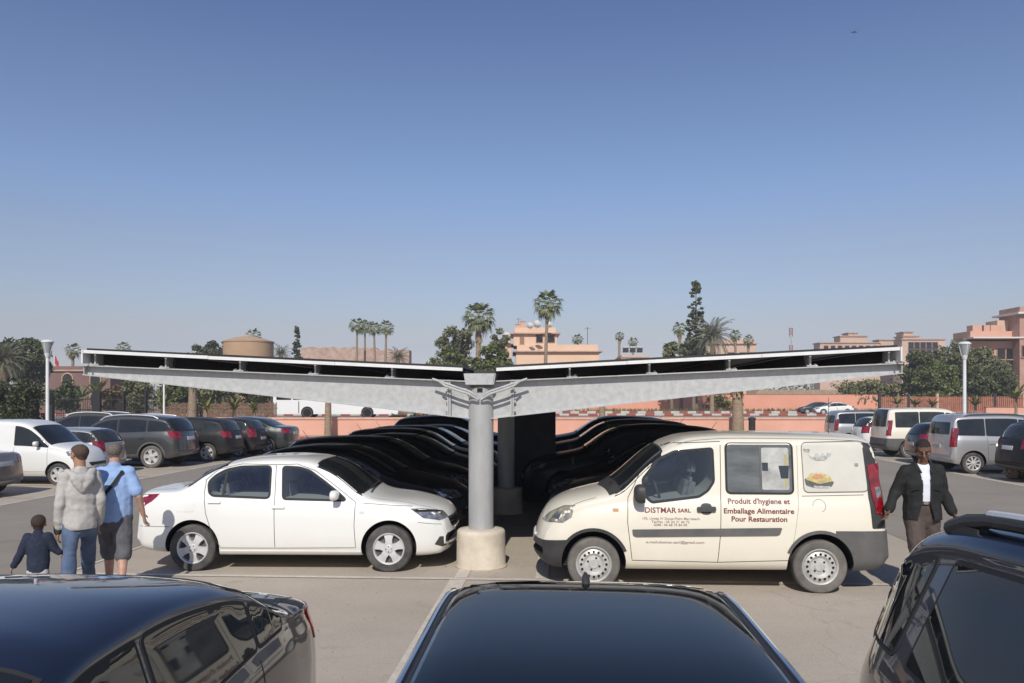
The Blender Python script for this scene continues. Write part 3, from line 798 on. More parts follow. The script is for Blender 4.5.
c.box_on('number_plate', (-2.2, .0, .62), (1, 0, 0), (.46, .12), M['plate'], off=.02); c.box_on('number_plate', (2.1, .0, .52), (-1, 0, 0), (.50, .11), M['plate'], off=.02)
c.mirrors(V(641), Z(492), M['plastic'], (.13, .20, .22), c.W / 2 + .07)
c.wheels('steel', .18, M['dusty_tyre'])
mb = MB(); mb.lathe([(.012, 0), (.010, .02), (.003, .03), (.003, .45)], 8, 'z', (-1.65, -.0, 1.785)); mb.build('aerial', M['plastic'], root)
mb = MB(); mb.tube([(-1.7, .35, .20), (-2.04, .35, .21)], .025, 10); mb.build('exhaust', M['plastic'], root)
place(root, 1.68, 10.05, R(180), .997)
# ------------------------------------------------------------------ general vehicles, one prototype per kind
PLAN = lambda a, b: None
def kind_shell(kind, ns=1, nx=84):
    if kind == 'hatch':
        return Car(top=[(-1.95, .5), (-1.94, .75), (-1.90, .95), (-1.82, 1.10), (-1.62, 1.36), (-1.45, 1.44), (-1.1, 1.48), (-.4, 1.50), (.05, 1.48), (.4, 1.38), (.95, 1.07), (1.08, 1.01), (1.25, .97), (1.6, .89), (1.85, .77), (1.98, .64), (2.03, .48)],
                   bot=[(-1.95, .4), (-1.88, .30), (-1.6, .24), (1.7, .22), (1.95, .25), (2.03, .36)],
                   belt=[(-1.95, .85), (-1.6, 1.02), (-.6, .98), (.7, .93), (1.1, .91), (1.6, .80), (1.9, .62), (2.03, .52)], W=1.74, axles=(1.25, -1.25), r=.31, tumble=.30, rc=.14, nx=nx, ns=ns)
    if kind == 'hatch_flat':
        return Car(top=[(-1.95, .5), (-1.94, .75), (-1.90, .95), (-1.84, 1.12), (-1.68, 1.36), (-1.56, 1.463), (-1.48, 1.480), (-1.1, 1.492), (-.4, 1.50), (.05, 1.492), (.4, 1.38), (.95, 1.07), (1.08, 1.01), (1.25, .97), (1.6, .89), (1.85, .77), (1.98, .64), (2.03, .48)],
                   bot=[(-1.95, .4), (-1.88, .30), (-1.6, .24), (1.7, .22), (1.95, .25), (2.03, .36)],
                   belt=[(-1.95, .85), (-1.6, 1.02), (-.6, .98), (.7, .93), (1.1, .91), (1.6, .80), (1.9, .62), (2.03, .52)], W=1.71, axles=(1.25, -1.25), r=.31, tumble=.33, rc=.10, sn=4.6, cr=.12, nx=nx, ns=ns)
    if kind == 'sedan':
        return Car(top=[(-2.26, .52), (-2.245, .72), (-2.2, .97), (-2.13, 1.04), (-1.9, 1.075), (-1.72, 1.09), (-1.58, 1.125), (-1.1, 1.345), (-.8, 1.42), (-.3, 1.46), (.1, 1.445), (.45, 1.36), (1.05, 1.06), (1.2, .99), (1.35, .955), (1.75, .87), (2.05, .76), (2.2, .63), (2.26, .48)],
                   bot=[(-2.26, .4), (-2.18, .30), (-1.9, .24), (1.9, .21), (2.16, .24), (2.26, .36)],
                   belt=[(-2.26, .88), (-1.95, .98), (-1.3, 1.01), (-.3, .97), (.7, .92), (1.1, .90), (1.75, .79), (2.1, .64), (2.26, .52)], W=1.77, axles=(1.35, -1.35), r=.315, tumble=.33, rc=.14, nx=nx, ns=ns)
    if kind == 'suv_tapered':
        return Car(top=[(-2.28, .55), (-2.27, .80), (-2.24, 1.02), (-2.17, 1.25), (-2.02, 1.55), (-1.88, 1.64), (-1.5, 1.70), (-.5, 1.73), (.05, 1.69), (.4, 1.57), (.92, 1.25), (1.05, 1.17), (1.25, 1.12), (1.7, 1.04), (2.05, .93), (2.2, .80), (2.28, .55)],
                   bot=[(-2.28, .46), (-2.2, .36), (-1.9, .30), (1.9, .28), (2.18, .33), (2.28, .45)],
                   belt=[(-2.28, 1.0), (-1.9, 1.14), (-.5, 1.10), (.7, 1.06), (1.1, 1.04), (1.7, .95), (2.1, .78), (2.28, .6)], W=1.97, axles=(1.36, -1.36), r=.355, tumble=.48, rc=.15, nx=nx, ns=ns)
    if kind == 'suv':
        return Car(top=[(-2.28, .55), (-2.27, .80), (-2.22, 1.02), (-2.12, 1.22), (-1.92, 1.50), (-1.78, 1.585), (-1.4, 1.65), (-.5, 1.70), (.05, 1.67), (.4, 1.57), (.92, 1.25), (1.05, 1.17), (1.25, 1.12), (1.7, 1.04), (2.05, .93), (2.2, .80), (2.28, .55)],
                   bot=[(-2.28, .46), (-2.2, .36), (-1.9, .30), (1.9, .28), (2.18, .33), (2.28, .45)],
                   belt=[(-2.28, 1.0), (-1.9, 1.14), (-.5, 1.10), (.7, 1.06), (1.1, 1.04), (1.7, .95), (2.1, .78), (2.28, .6)], W=1.84, axles=(1.36, -1.36), r=.355, tumble=.26, rc=.15, nx=nx, ns=ns)
    if kind == 'mpv':
        return Car(top=[(-2.05, .55), (-2.04, .85), (-2.01, 1.15), (-1.95, 1.48), (-1.88, 1.68), (-1.78, 1.75), (-1.2, 1.79), (-.4, 1.80), (.15, 1.76), (.45, 1.67), (.75, 1.50), (1.25, 1.18), (1.4, 1.11), (1.55, 1.07), (1.85, .98), (2.05, .84), (2.13, .70), (2.18, .5)],
                   bot=[(-2.05, .42), (-1.98, .32), (-1.7, .27), (1.8, .24), (2.08, .27), (2.18, .38)],
                   belt=[(-2.05, 1.05), (-1.8, 1.12), (-.3, 1.09), (.7, 1.04), (1.3, 1.0), (1.8, .88), (2.05, .72), (2.18, .56)], W=1.81, axles=(1.36, -1.36), r=.315, tumble=.17, rc=.17, sn=3, cf=.26, cr=.10,
                   plan=[(-2.05, .88), (-1.95, .95), (-1.6, .985), (-1.0, 1), (1.0, 1), (1.7, .96), (2.05, .86), (2.18, .74)], nx=nx, ns=ns)
    if kind == 'van':
        top = [(x * 1.02, z) for x, z in VAN_TOP]
        return van_shell(ns, nx)
SPEC = {  # windscreen, rear window (x range or y/z), side windows, lamps
    'hatch': dict(ws=(.98, .28), wins=[(-1.62, -1.02), (-.98, -.16), (-.11, .84)], rear=(-1.84, -1.52), plate=.72, roof=1.44, hl=(1.93, .60, .72)),
    'sedan': dict(ws=(1.08, .32), wins=[(-1.30, -1.02), (-.98, -.22), (-.17, .86)], rear=(-1.55, -1.0), plate=.80, roof=1.4, hl=(2.14, .58, .70)),
    'suv': dict(ws=(.95, .28), wins=[(-1.95, -1.22), (-1.16, -.26), (-.20, .84)], rear=(-2.14, -1.84), plate=.92, roof=1.66, hl=(2.18, .62, .85)),
    'mpv': dict(ws=(1.28, .58), wins=[(-1.76, -1.02), (-.96, -.06), (0.0, 1.08)], rear=None, plate=.80, roof=1.76, hl=(2.06, .60, .80)),
    'van': dict(ws=(1.12, .50), wins=[(-1.72, -.92), (-.86, -.02), (.06, .98)], rear=None, plate=.62, roof=1.8, hl=(1.90, .60, .85)),
}
SPEC['hatch_flat'] = dict(SPEC['hatch'], rear=(-1.86, -1.62))
SPEC['suv_tapered'] = dict(SPEC['suv'], rear=(-2.20, -1.94))
def build_kind(kind, p, ns=1, nx=84, style='alloy', tyre=None, wins=None, trim=None, bump=None, rails=None, lamp=None, red=None, name=None, detail=1, glass=None, aerial=True):
    sp = SPEC[kind]; root = empty(name or 'parked_car')
    c = kind_shell(kind, ns, nx); c.body(p, root)
    g = glass or M['glass']
    wl = sp['wins'] if wins is None else wins
    gt = .13 if kind in ('hatch', 'sedan', 'hatch_flat') else .17
    for a, b in wl:
        P = c.auto_side(a, b, gt, .035)
        c.side_windows([P], g, .035)
    c.glass_top('windscreen', sp['ws'][0], sp['ws'][1], g, .90)
    if sp['rear']: c.glass_top('rear_window', sp['rear'][0], sp['rear'][1], g, .90)
    else:
        zb, zt = c.belt(-1.8) + .04, c.top(-1.95) - .03
        c.patch('rear_window', [(-2, y, z) for y, z in rounded([(-.66, zb), (.66, zb), (.60, zt + .08), (-.60, zt + .08)], .06)], (1, 0, 0), g, None, .006)
    hx, hy, hz = sp['hl']; W2 = c.W / 2
    lamp_pair(c, 'headlight', [(hx - .34, W2, hz + .10), (hx - .15, W2 - .06, hz + .11), (hx, hy, hz + .05), (hx + .05, hy - .08, hz - .04), (hx - .08, hy + .06, hz - .07), (hx - .28, W2, hz - .02)], (-.66, .72, -.1), lamp or M['lamp'])
    zp = {'hatch': .62, 'hatch_flat': .62, 'sedan': .60, 'suv': .72, 'suv_tapered': .72, 'mpv': .66, 'van': .62}[kind]
    c.patch('grille', [(3, y, z) for y, z in rounded([(-.42, zp), (.42, zp), (.36, zp - .10), (-.36, zp - .10)], .03)], (-1, 0, 0), M['plastic'], None, .006)
    c.patch('air_intake', [(3, y, z) for y, z in rounded([(-.5, zp - .18), (.5, zp - .18), (.56, zp - .28), (-.56, zp - .28)], .03)], (-1, 0, 0), M['plastic'], None, .006)
    xr = c.xr
    if kind == 'sedan':
        tl = [(xr + .03, .52, .98), (xr + .28, W2, 1.0), (xr + .26, W2, .82), (xr + .03, .52, .80)]
    elif kind.startswith('hatch'):
        tl = [(xr + .06, .60, 1.06), (xr + .30, W2, 1.10), (xr + .26, W2, .78), (xr + .04, .60, .76)]
    elif kind == 'suv_tapered':
        tl = [(xr + .03, .70, .86), (xr + .26, W2, .88), (xr + .22, W2, .72), (xr + .03, .70, .70)]
    elif kind.startswith('suv'):
        tl = [(xr + .05, .62, 1.14), (xr + .36, W2, 1.18), (xr + .24, W2, .94), (xr + .04, .60, .90)]
    else:
        tl = [(xr + .10, .76, 1.36), (xr + .20, W2, 1.36), (xr + .18, W2, .80), (xr + .05, .74, .80)]
    lamp_pair(c, 'tail_light', tl, (.68, .73, 0), red or M['red_lamp'], .008)
    c.box_on('number_plate', (xr - .2, 0, sp['plate']), (1, 0, 0), (.50, .11), M['plate']); c.box_on('number_plate', (3, 0, zp - .14), (-1, 0, 0), (.50, .11), M['plate'])
    zl = {'hatch': .82, 'hatch_flat': .82, 'sedan': .84, 'suv': .94, 'suv_tapered': .94, 'mpv': .90, 'van': .86}[kind]
    doors = [w for w in wl if w[1] - w[0] > .66][:2] if kind == 'suv_tapered' else [w for w in wl if w[1] - w[0] > .7][-2:]
    c.handles([(a + .12, zl) for a, b in doors], p if bump is None else M['plastic'], .17, .03)
    if detail:
        for a, b in doors:
            for sg in (-1, 1):
                P = c.auto_side(a, b, gt - .035, -.02); n = len(P) // 2
                lo = [(b + .02, c.bot(b) + .13), (a - .02 if a > c.axles[1] + .42 else c.axles[1] + .42, c.bot(a) + .13)]
                c.lines('door_gap', [([(x, sg * W2, z) for x, z in [(P[0][0], P[0][1]), lo[1], lo[0], (P[n - 1][0], P[n - 1][1])]], (0, -sg, 0))], M['seam'], .008)
    if bump is not None:
        hb = {'hatch': .55, 'sedan': .55, 'suv': .62, 'mpv': .62, 'van': .70}[kind]
        c.region('rear_bumper', [((0, 0, hb), (0, 0, 1)), ((c.axles[1] - .15, 0, 0), (1, 0, 0))], bump, None, .012)
        c.region('front_bumper', [((0, 0, hb - .05), (0, 0, 1)), ((c.axles[0] + .25, 0, 0), (-1, 0, 0))], bump, None, .012)
    if trim is not None:
        c.arch_trim(trim, .05)
        for sg in (-1, 1): c.side('sill_trim', rounded([(-.9, c.bot(0) + .02), (.9, c.bot(0) + .02), (.9, c.bot(0) + .15), (-.9, c.bot(0) + .15)], .02), sg, trim, None, .012)
    if rails is not None:
        for sg in (-1, 1):
            xs = [-1.5 + 1.9 * i / 12 for i in range(13)]
            if kind == 'mpv': xs = [x - .05 for x in xs]
            P = []
            for i, x in enumerate(xs):
                y, r = c.y1(x); yy = y * .93
                loc, n = c.hit(Vector((x, sg * yy, 3)), Vector((0, 0, -1)))
                P.append(loc + Vector((0, 0, .045 if 0 < i < 12 else -.01)))
            mb = MB(); mb.tube(P, .018, 8); mb.build('roof_rail', rails, root, True)
    c.mirrors(sp['ws'][0] - .42, c.belt(.6) + .10, p if bump is None else M['plastic'], (.10, .19, .14))
    c.wheels(style, .20, tyre or M['tyre'], 0.015)
    if not aerial: return root, c
    mb = MB(); q = c.xr + (.55 if kind != 'sedan' else 1.1)
    mb.tube([(q, 0, c.top(q) - .01), (q - .12, 0, c.top(q) + .15)], [.006, .003], 6); mb.build('aerial', M['plastic'], root)
    return root, c
PROTO = {}
def another(kind, p, label, cat, u, v, head, sc=1.0, group=None, key=None, **kw):
    """a vehicle of a kind: the first is built, the next ones are copies with a paint of their own"""
    k = (kind, key)
    if k not in PROTO:
        root, c = build_kind(kind, p, **kw); PROTO[k] = root
    else:
        root = copy_tree(PROTO[k]); set_paint(root, p)
    for q in ('group',):
        if q in root.keys(): del root[q]
    tag(root, label, cat, group)
    place(root, u, v, head, sc)
    return root

# ---- the three vehicles nearest to the camera
# dark saloon, tail away from the camera
root, c = build_kind('sedan', M['p_navy'], 2, 150, 'alloy', wins=[(-1.36, -1.06), (-1.02, -.20), (-.14, .90)], red=M['red_dark'], detail=1, aerial=False)
root.name = 'saloon_car'
tag(root, 'dark navy saloon in the front row with its tail towards the bare paving', 'car')
place(root, -2.23, 2.62, 'v-', 1.0)
c.lines('boot_gap', [([(-1.66, .66, 2), (-2.1, .64, 2)], (0, 0, -1)), ([(-1.66, -.66, 2), (-2.1, -.64, 2)], (0, 0, -1))], M['seam'], .008)

# black hatchback right under the camera: long glossy roof with thin bright rails
root, c = build_kind('hatch_flat', M['p_black'], 2, 150, 'alloy', red=M['red_dark'], aerial=False)
root.name = 'hatchback_car'
tag(root, 'black hatchback with a wide glossy roof and silver roof strips, lower middle', 'car')
place(root, .12, 2.19, 'v-', .93)
def roof_at(c, x, y):
    loc, n = c.hit(Vector((x, y, 3)), Vector((0, 0, -1))); return loc
P = []
xs = [-1.53 + 1.69 * i / 16 for i in range(17)]
for sgn in (1, -1):
    A = [(x, sgn * c.y1(x)[0] * .885) for x in xs]; P += A if sgn > 0 else A[::-1]
c.patch('glass_roof', [(x, y, 2) for x, y in P], (0, 0, -1), M['black_gloss'], None, .004, step=.06)
for sg in (-1, 1):
    c.lines('roof_joint', [([(x, sg * c.y1(x)[0] * .925, 2) for x in [-1.50 + 1.8 * i / 16 for i in range(17)]], (0, 0, -1))], M['rubber'], .016)
    mb = MB(); mb.tube([roof_at(c, x, sg * c.y1(x)[0] * .965) + Vector((0, 0, .010)) for x in [-1.52 + 1.78 * i / 16 for i in range(17)]], .012, 8)
    mb.build('roof_strip', M['chrome'], root, True)
c.lines('roof_edge_strip', [([(c.deform(-1.555, y), y, 2) for y in [-.5 + .1 * i for i in range(11)]], (0, 0, -1))], M['chrome'], .012, None, .004)
P = []
for i in range(13):
    y = -.56 + 1.12 * i / 12; P.append((c.deform(-1.58, y), y))
sp_ = [roof_at(c, x + .02, y) + Vector((-.02, 0, .012)) for x, y in P]
mb = MB()
for a, b in zip(sp_[:-1], sp_[1:]):
    mb.add([a + Vector((.05, 0, .004)), b + Vector((.05, 0, .004)), b + Vector((-.035, 0, -.010)), a + Vector((-.035, 0, -.010)),
            a + Vector((.05, 0, -.02)), b + Vector((.05, 0, -.02)), b + Vector((-.035, 0, -.035)), a + Vector((-.035, 0, -.035))],
           [(0, 1, 2, 3), (7, 6, 5, 4), (2, 1, 5, 6)[::1], (3, 2, 6, 7), (0, 3, 7, 4), (1, 0, 4, 5)])
mb.build('roof_spoiler', M['black_gloss'], root, True, 50)
q = roof_at(c, -1.52, .0)
mb = MB(); mb.tube([q + Vector((.04, 0, -.005)), q + Vector((.01, 0, .018)), q + Vector((-.02, 0, .032)), q + Vector((-.03, 0, .05))], [.016, .021, .017, .005], 12); mb.build('roof_aerial', M['plastic'], root, True)

# dark people carrier with roof rails on the right
root, c = build_kind('suv_tapered', M['p_navy'], 2, 150, 'alloy', wins=[(-2.04, -1.66), (-1.52, -.78), (-.70, .10), (.16, .84)], trim=M['plastic'], red=M['red_dark'], aerial=False)
root.name = 'people_carrier'
tag(root, 'dark people carrier with black roof rails at the lower right corner', 'car')
place(root, 2.215, 1.42, 'v-', 1.045)
for sg in (-1, 1):
    xs = [-1.72 + 2.1 * i / 16 for i in range(17)]
    T = []
    for i, x in enumerate(xs):
        y, r = c.y1(x); loc = roof_at(c, x, sg * y * .90)
        k = math.sin(math.pi * min(1, min(i, 16 - i) / 2.5) / 2)
        T.append(loc + Vector((0, 0, .006 + .034 * k)))
    mb = MB(); mb.tube(T, [.026 if 1 < i < 15 else .032 for i in range(17)], 10); r_ = mb.build('roof_rail', M['plastic'], root, True)
    for i in (1, 15):
        mb = MB(); mb.bevbox(T[i] - Vector((0, 0, .03)), (.24, .055, .075), .018); mb.build('rail_foot', M['plastic'], r_, True)
    mb = MB(); mb.tube([p + Vector((0, 0, .022)) for p in T[2:15]], .016, 8); mb.build('rail_bar', M['alloy'], r_, True)
# ------------------------------------------------------------------ ground, markings, kerbs
def asphalt(name, c1, c2, c3):
    m, nt, b = nodes_of(name); L = nt.links.new
    tc = nt.nodes.new('ShaderNodeTexCoord')
    def nz(scale, detail=6, rough=.6, stretch=None):
        n = nt.nodes.new('ShaderNodeTexNoise'); n.inputs['Scale'].default_value = scale; n.inputs['Detail'].default_value = detail; n.inputs['Roughness'].default_value = rough
        if stretch:
            mp = nt.nodes.new('ShaderNodeMapping'); mp.inputs['Scale'].default_value = stretch; L(tc.outputs['Object'], mp.inputs['Vector']); L(mp.outputs['Vector'], n.inputs['Vector'])
        else: L(tc.outputs['Object'], n.inputs['Vector'])
        return n.outputs['Fac']
    def ramp(f, a, bb, p0, p1):
        r = nt.nodes.new('ShaderNodeValToRGB'); r.color_ramp.elements[0].position = p0; r.color_ramp.elements[1].position = p1
        r.color_ramp.elements[0].color = (*a, 1); r.color_ramp.elements[1].color = (*bb, 1); L(f, r.inputs['Fac']); return r.outputs['Color']
    def mix(f, a, bb, mode='MIX'):
        m_ = nt.nodes.new('ShaderNodeMix'); m_.data_type = 'RGBA'; m_.blend_type = mode
        if isinstance(f, float): m_.inputs[0].default_value = f
        else: L(f, m_.inputs[0])
        L(a, m_.inputs[6]); L(bb, m_.inputs[7]); return m_.outputs[2]
    base = ramp(nz(.35, 6, .65), c1, c2, .3, .7)
    streak = ramp(nz(.8, 5, .6, (.5, 1.3, 1)), (.93,) * 3, (1.05,) * 3, .3, .7)
    k = mix(1.0, base, streak, 'MULTIPLY')
    grit = ramp(nz(160, 2, .5), (.78,) * 3, (1.2,) * 3, .3, .7)
    k = mix(1.0, k, grit, 'MULTIPLY')
    st = nz(1.6, 5, .7)                       # oil and tyre stains
    r = nt.nodes.new('ShaderNodeMapRange'); r.inputs['From Min'].default_value = .60; r.inputs['From Max'].default_value = .74; r.inputs['To Max'].default_value = .6
    L(st, r.inputs['Value'])
    dk = nt.nodes.new('ShaderNodeRGB'); dk.outputs[0].default_value = (*c3, 1)
    k = mix(r.outputs['Result'], k, dk.outputs[0])
    # hairline cracks
    vo = nt.nodes.new('ShaderNodeTexVoronoi'); vo.feature = 'DISTANCE_TO_EDGE'; vo.inputs['Scale'].default_value = .28
    wn = nt.nodes.new('ShaderNodeTexNoise'); wn.inputs['Scale'].default_value = 2.2; wn.inputs['Detail'].default_value = 6; L(tc.outputs['Object'], wn.inputs['Vector'])
    ad = nt.nodes.new('ShaderNodeMix'); ad.data_type = 'RGBA'; ad.blend_type = 'LINEAR_LIGHT'; ad.inputs[0].default_value = .35
    L(tc.outputs['Object'], ad.inputs[6]); L(wn.outputs['Color'], ad.inputs[7]); L(ad.outputs[2], vo.inputs['Vector'])
    cr = nt.nodes.new('ShaderNodeMapRange'); cr.inputs['From Min'].default_value = .0015; cr.inputs['From Max'].default_value = .006; cr.inputs['To Min'].default_value = .22; cr.inputs['To Max'].default_value = 0
    L(vo.outputs['Distance'], cr.inputs['Value'])
    k = mix(cr.outputs['Result'], k, dk.outputs[0])
    L(k, b.inputs['Base Color']); b.inputs['Roughness'].default_value = .9; b.inputs['Specular IOR Level'].default_value = .25
    bp = nt.nodes.new('ShaderNodeBump'); bp.inputs['Strength'].default_value = .35; bp.inputs['Distance'].default_value = .008
    L(nz(90, 4, .6), bp.inputs['Height']); L(bp.outputs['Normal'], b.inputs['Normal'])
    return m
M['asphalt'] = asphalt('dusty_asphalt', (.395, .342, .278), (.450, .392, .322), (.25, .218, .18))
M['aisle'] = asphalt('worn_asphalt', (.255, .226, .190), (.305, .271, .230), (.15, .136, .118))
M['line'] = mat('worn_white_paint', (.60, .54, .46), .85, c2=(.47, .415, .345), vscale=9, detail=9)
M['earth'] = mat('dry_earth', (.24, .18, .13), .95, c2=(.31, .25, .18), vscale=.5)
def sheet(name, pts, z, m):
    o = mesh_obj(name, [(p[0], p[1], z) for p in pts], [tuple(range(len(pts)))], m); o['kind'] = 'structure'; return o
def rowsheet(name, u0, u1, v0, v1, z, m): return sheet(name, [row(u0, v0), row(u1, v0), row(u1, v1), row(u0, v1)], z, m)
sheet('ground', [(-1500, -120), (1500, -120), (1500, 2500), (-1500, 2500)], 0, M['earth'])
sheet('parking_ground', [(-60, -30), (60, -30), (60, 43.4), (-60, 43.4)], .004, M['asphalt'])
rowsheet('aisle_road', -11.6, -6.3, -20, 42.5, .008, M['aisle']); rowsheet('aisle_road', 5.4, 11.8, -20, 42.0, .008, M['aisle'])
def line(u0, u1, v0, v1): rowsheet('parking_line', u0, u1, v0, v1, .012, M['line'])
for k in range(-2, 8):
    v = 9.70 + 2.5 * k
    if k >= 0:
        line(-6.2, -1.22, v - .05, v + .05); line(-.22, 4.9, v - .05, v + .05)
line(-1.22, -.22, 9.65, 9.75)
line(-1.29, -1.13, 9.76, 30); line(-.29, -.13, 9.76, 30); line(-1.33, -1.13, -3, 9.64)
line(-6.27, -6.2, 9.75, 30)
line(-11.66, -11.56, -2, 40); line(11.76, 11.86, -2, 40)
for k in range(-2, 9):
    v = 17.2 + 2.5 * k
    line(-16.6, -11.67, v - .05, v + .05); line(11.87, 16.8, v + .9, v + 1.0)

# red and white painted kerbs
def stripes(name, axis_scale, c1, c2, w):
    m, nt, b = nodes_of(name); L = nt.links.new
    tc = nt.nodes.new('ShaderNodeTexCoord'); sp = nt.nodes.new('ShaderNodeSeparateXYZ'); L(tc.outputs['Object'], sp.inputs['Vector'])
    q = nt.nodes.new('ShaderNodeMath'); q.operation = 'DIVIDE'; q.inputs[1].default_value = w * 2; L(sp.outputs['X'], q.inputs[0])
    f = nt.nodes.new('ShaderNodeMath'); f.operation = 'FRACT'; L(q.outputs[0], f.inputs[0])
    g = nt.nodes.new('ShaderNodeMath'); g.operation = 'GREATER_THAN'; g.inputs[1].default_value = .5; L(f.outputs[0], g.inputs[0])
    n = nt.nodes.new('ShaderNodeTexNoise'); n.inputs['Scale'].default_value = 3; L(tc.outputs['Object'], n.inputs['Vector'])
    mx = nt.nodes.new('ShaderNodeMix'); mx.data_type = 'RGBA'; L(g.outputs[0], mx.inputs[0]); mx.inputs[6].default_value = (*c1, 1); mx.inputs[7].default_value = (*c2, 1)
    m2 = nt.nodes.new('ShaderNodeMix'); m2.data_type = 'RGBA'; m2.blend_type = 'MULTIPLY'; m2.inputs[0].default_value = .5; L(mx.outputs[2], m2.inputs[6]); L(n.outputs['Color'], m2.inputs[7])
    L(m2.outputs[2], b.inputs['Base Color']); b.inputs['Roughness'].default_value = .85
    return m
M['kerb'] = stripes('kerb_paint', 1, (.38, .075, .055), (.74, .70, .64), 1.2)
M['kerb2'] = stripes('kerb_paint_far', 1, (.40, .12, .085), (.66, .63, .58), 1.05)
def kerb(x0, x1, y, z0, h, m):
    mb = MB(); mb.bevbox(((x0 + x1) / 2, y, z0 + h / 2), (x1 - x0, .3, h), .03); o = mb.build('kerb', m); o['kind'] = 'structure'
kerb(-40, 40, 43.6, 0, .16, M['kerb'])
sheet('pavement', [(-60, 43.75), (60, 43.75), (60, 46.0), (-60, 46.0)], .15, mat('pavement_dust', (.36, .29, .22), .9, var=.15, vscale=1.0))
sheet('upper_road', [(-300, 46.4), (300, 46.4), (300, 87.8), (-300, 87.8)], .45, M['aisle'])
kerb(-60, 90, 88.0, .45, .24, M['kerb2'])
sheet('far_road', [(-300, 88.2), (300, 88.2), (300, 99.8), (-300, 99.8)], .50, M['aisle'])
kerb(2, 90, 100.0, .45, .36, M['kerb2'])
mb = MB(); q = random.Random(3)
for i in range(1500):
    x_, y_, h_ = q.uniform(2, 60), q.uniform(100.3, 103), q.uniform(.15, .45); a_ = q.uniform(0, 3.1); c_, s_ = math.cos(a_) * .12, math.sin(a_) * .12
    mb.add([(x_ - c_, y_ - s_, .5), (x_ + c_, y_ + s_, .5), (x_ + q.uniform(-.1, .1), y_ + q.uniform(-.1, .1), .85 + h_)], [(0, 1, 2)])
o = mb.build('grass', mat('verge_grass', (.10, .13, .05), .8, var=.4, vscale=.5)); o['kind'] = 'stuff'
sheet('upper_ground', [(-900, 100.2), (900, 100.2), (900, 1500), (-900, 1500)], .52, M['earth'])
M['orange'] = mat('terracotta_render', (.62, .325, .235), .9, c2=(.70, .39, .29), vscale=.6, detail=8, bump=.1, bscale=20)
M['coral'] = mat('coral_render', (.64, .295, .20), .9, c2=(.71, .345, .245), vscale=.35, detail=8, bump=.1, bscale=20)
def wall(name, label, x0, x1, y, z0, z1, t, m, cap=None):
    mb = MB(); mb.bevbox(((x0 + x1) / 2, y, (z0 + z1) / 2), (x1 - x0, t, z1 - z0), .02); o = mb.build(name, m)
    tag(o, label, 'wall')
    if cap:
        mb = MB(); mb.bevbox(((x0 + x1) / 2, y, z1 + (.03 if z1 > 1.1 else .07)), (x1 - x0 + .04, t + .10, .06 if z1 > 1.1 else .13), .01); mb.build('coping', cap, o)
    return o
M['coping_pale'] = mat('pale_coping', (.62, .36, .27), .9, var=.12)
M['coping'] = mat('coping', (.42, .17, .12), .9, var=.2)
wall('low_wall', 'low salmon parapet wall along the far end of the car park', -19.0, 19.3, 46.2, 0.0, 1.06, .30, M['orange'], M['coping_pale'])
wall('boundary_wall', 'tall coral boundary wall beyond the upper road on the right', 4.5, 51.5, 112, .5, 2.95, .35, M['coral'], M['coping'])

M['purlin'] = mat('shade_dark_purlin', (.05, .052, .054), .6, var=.2)  # galvanised steel coloured dark, standing in for the shade under the panels
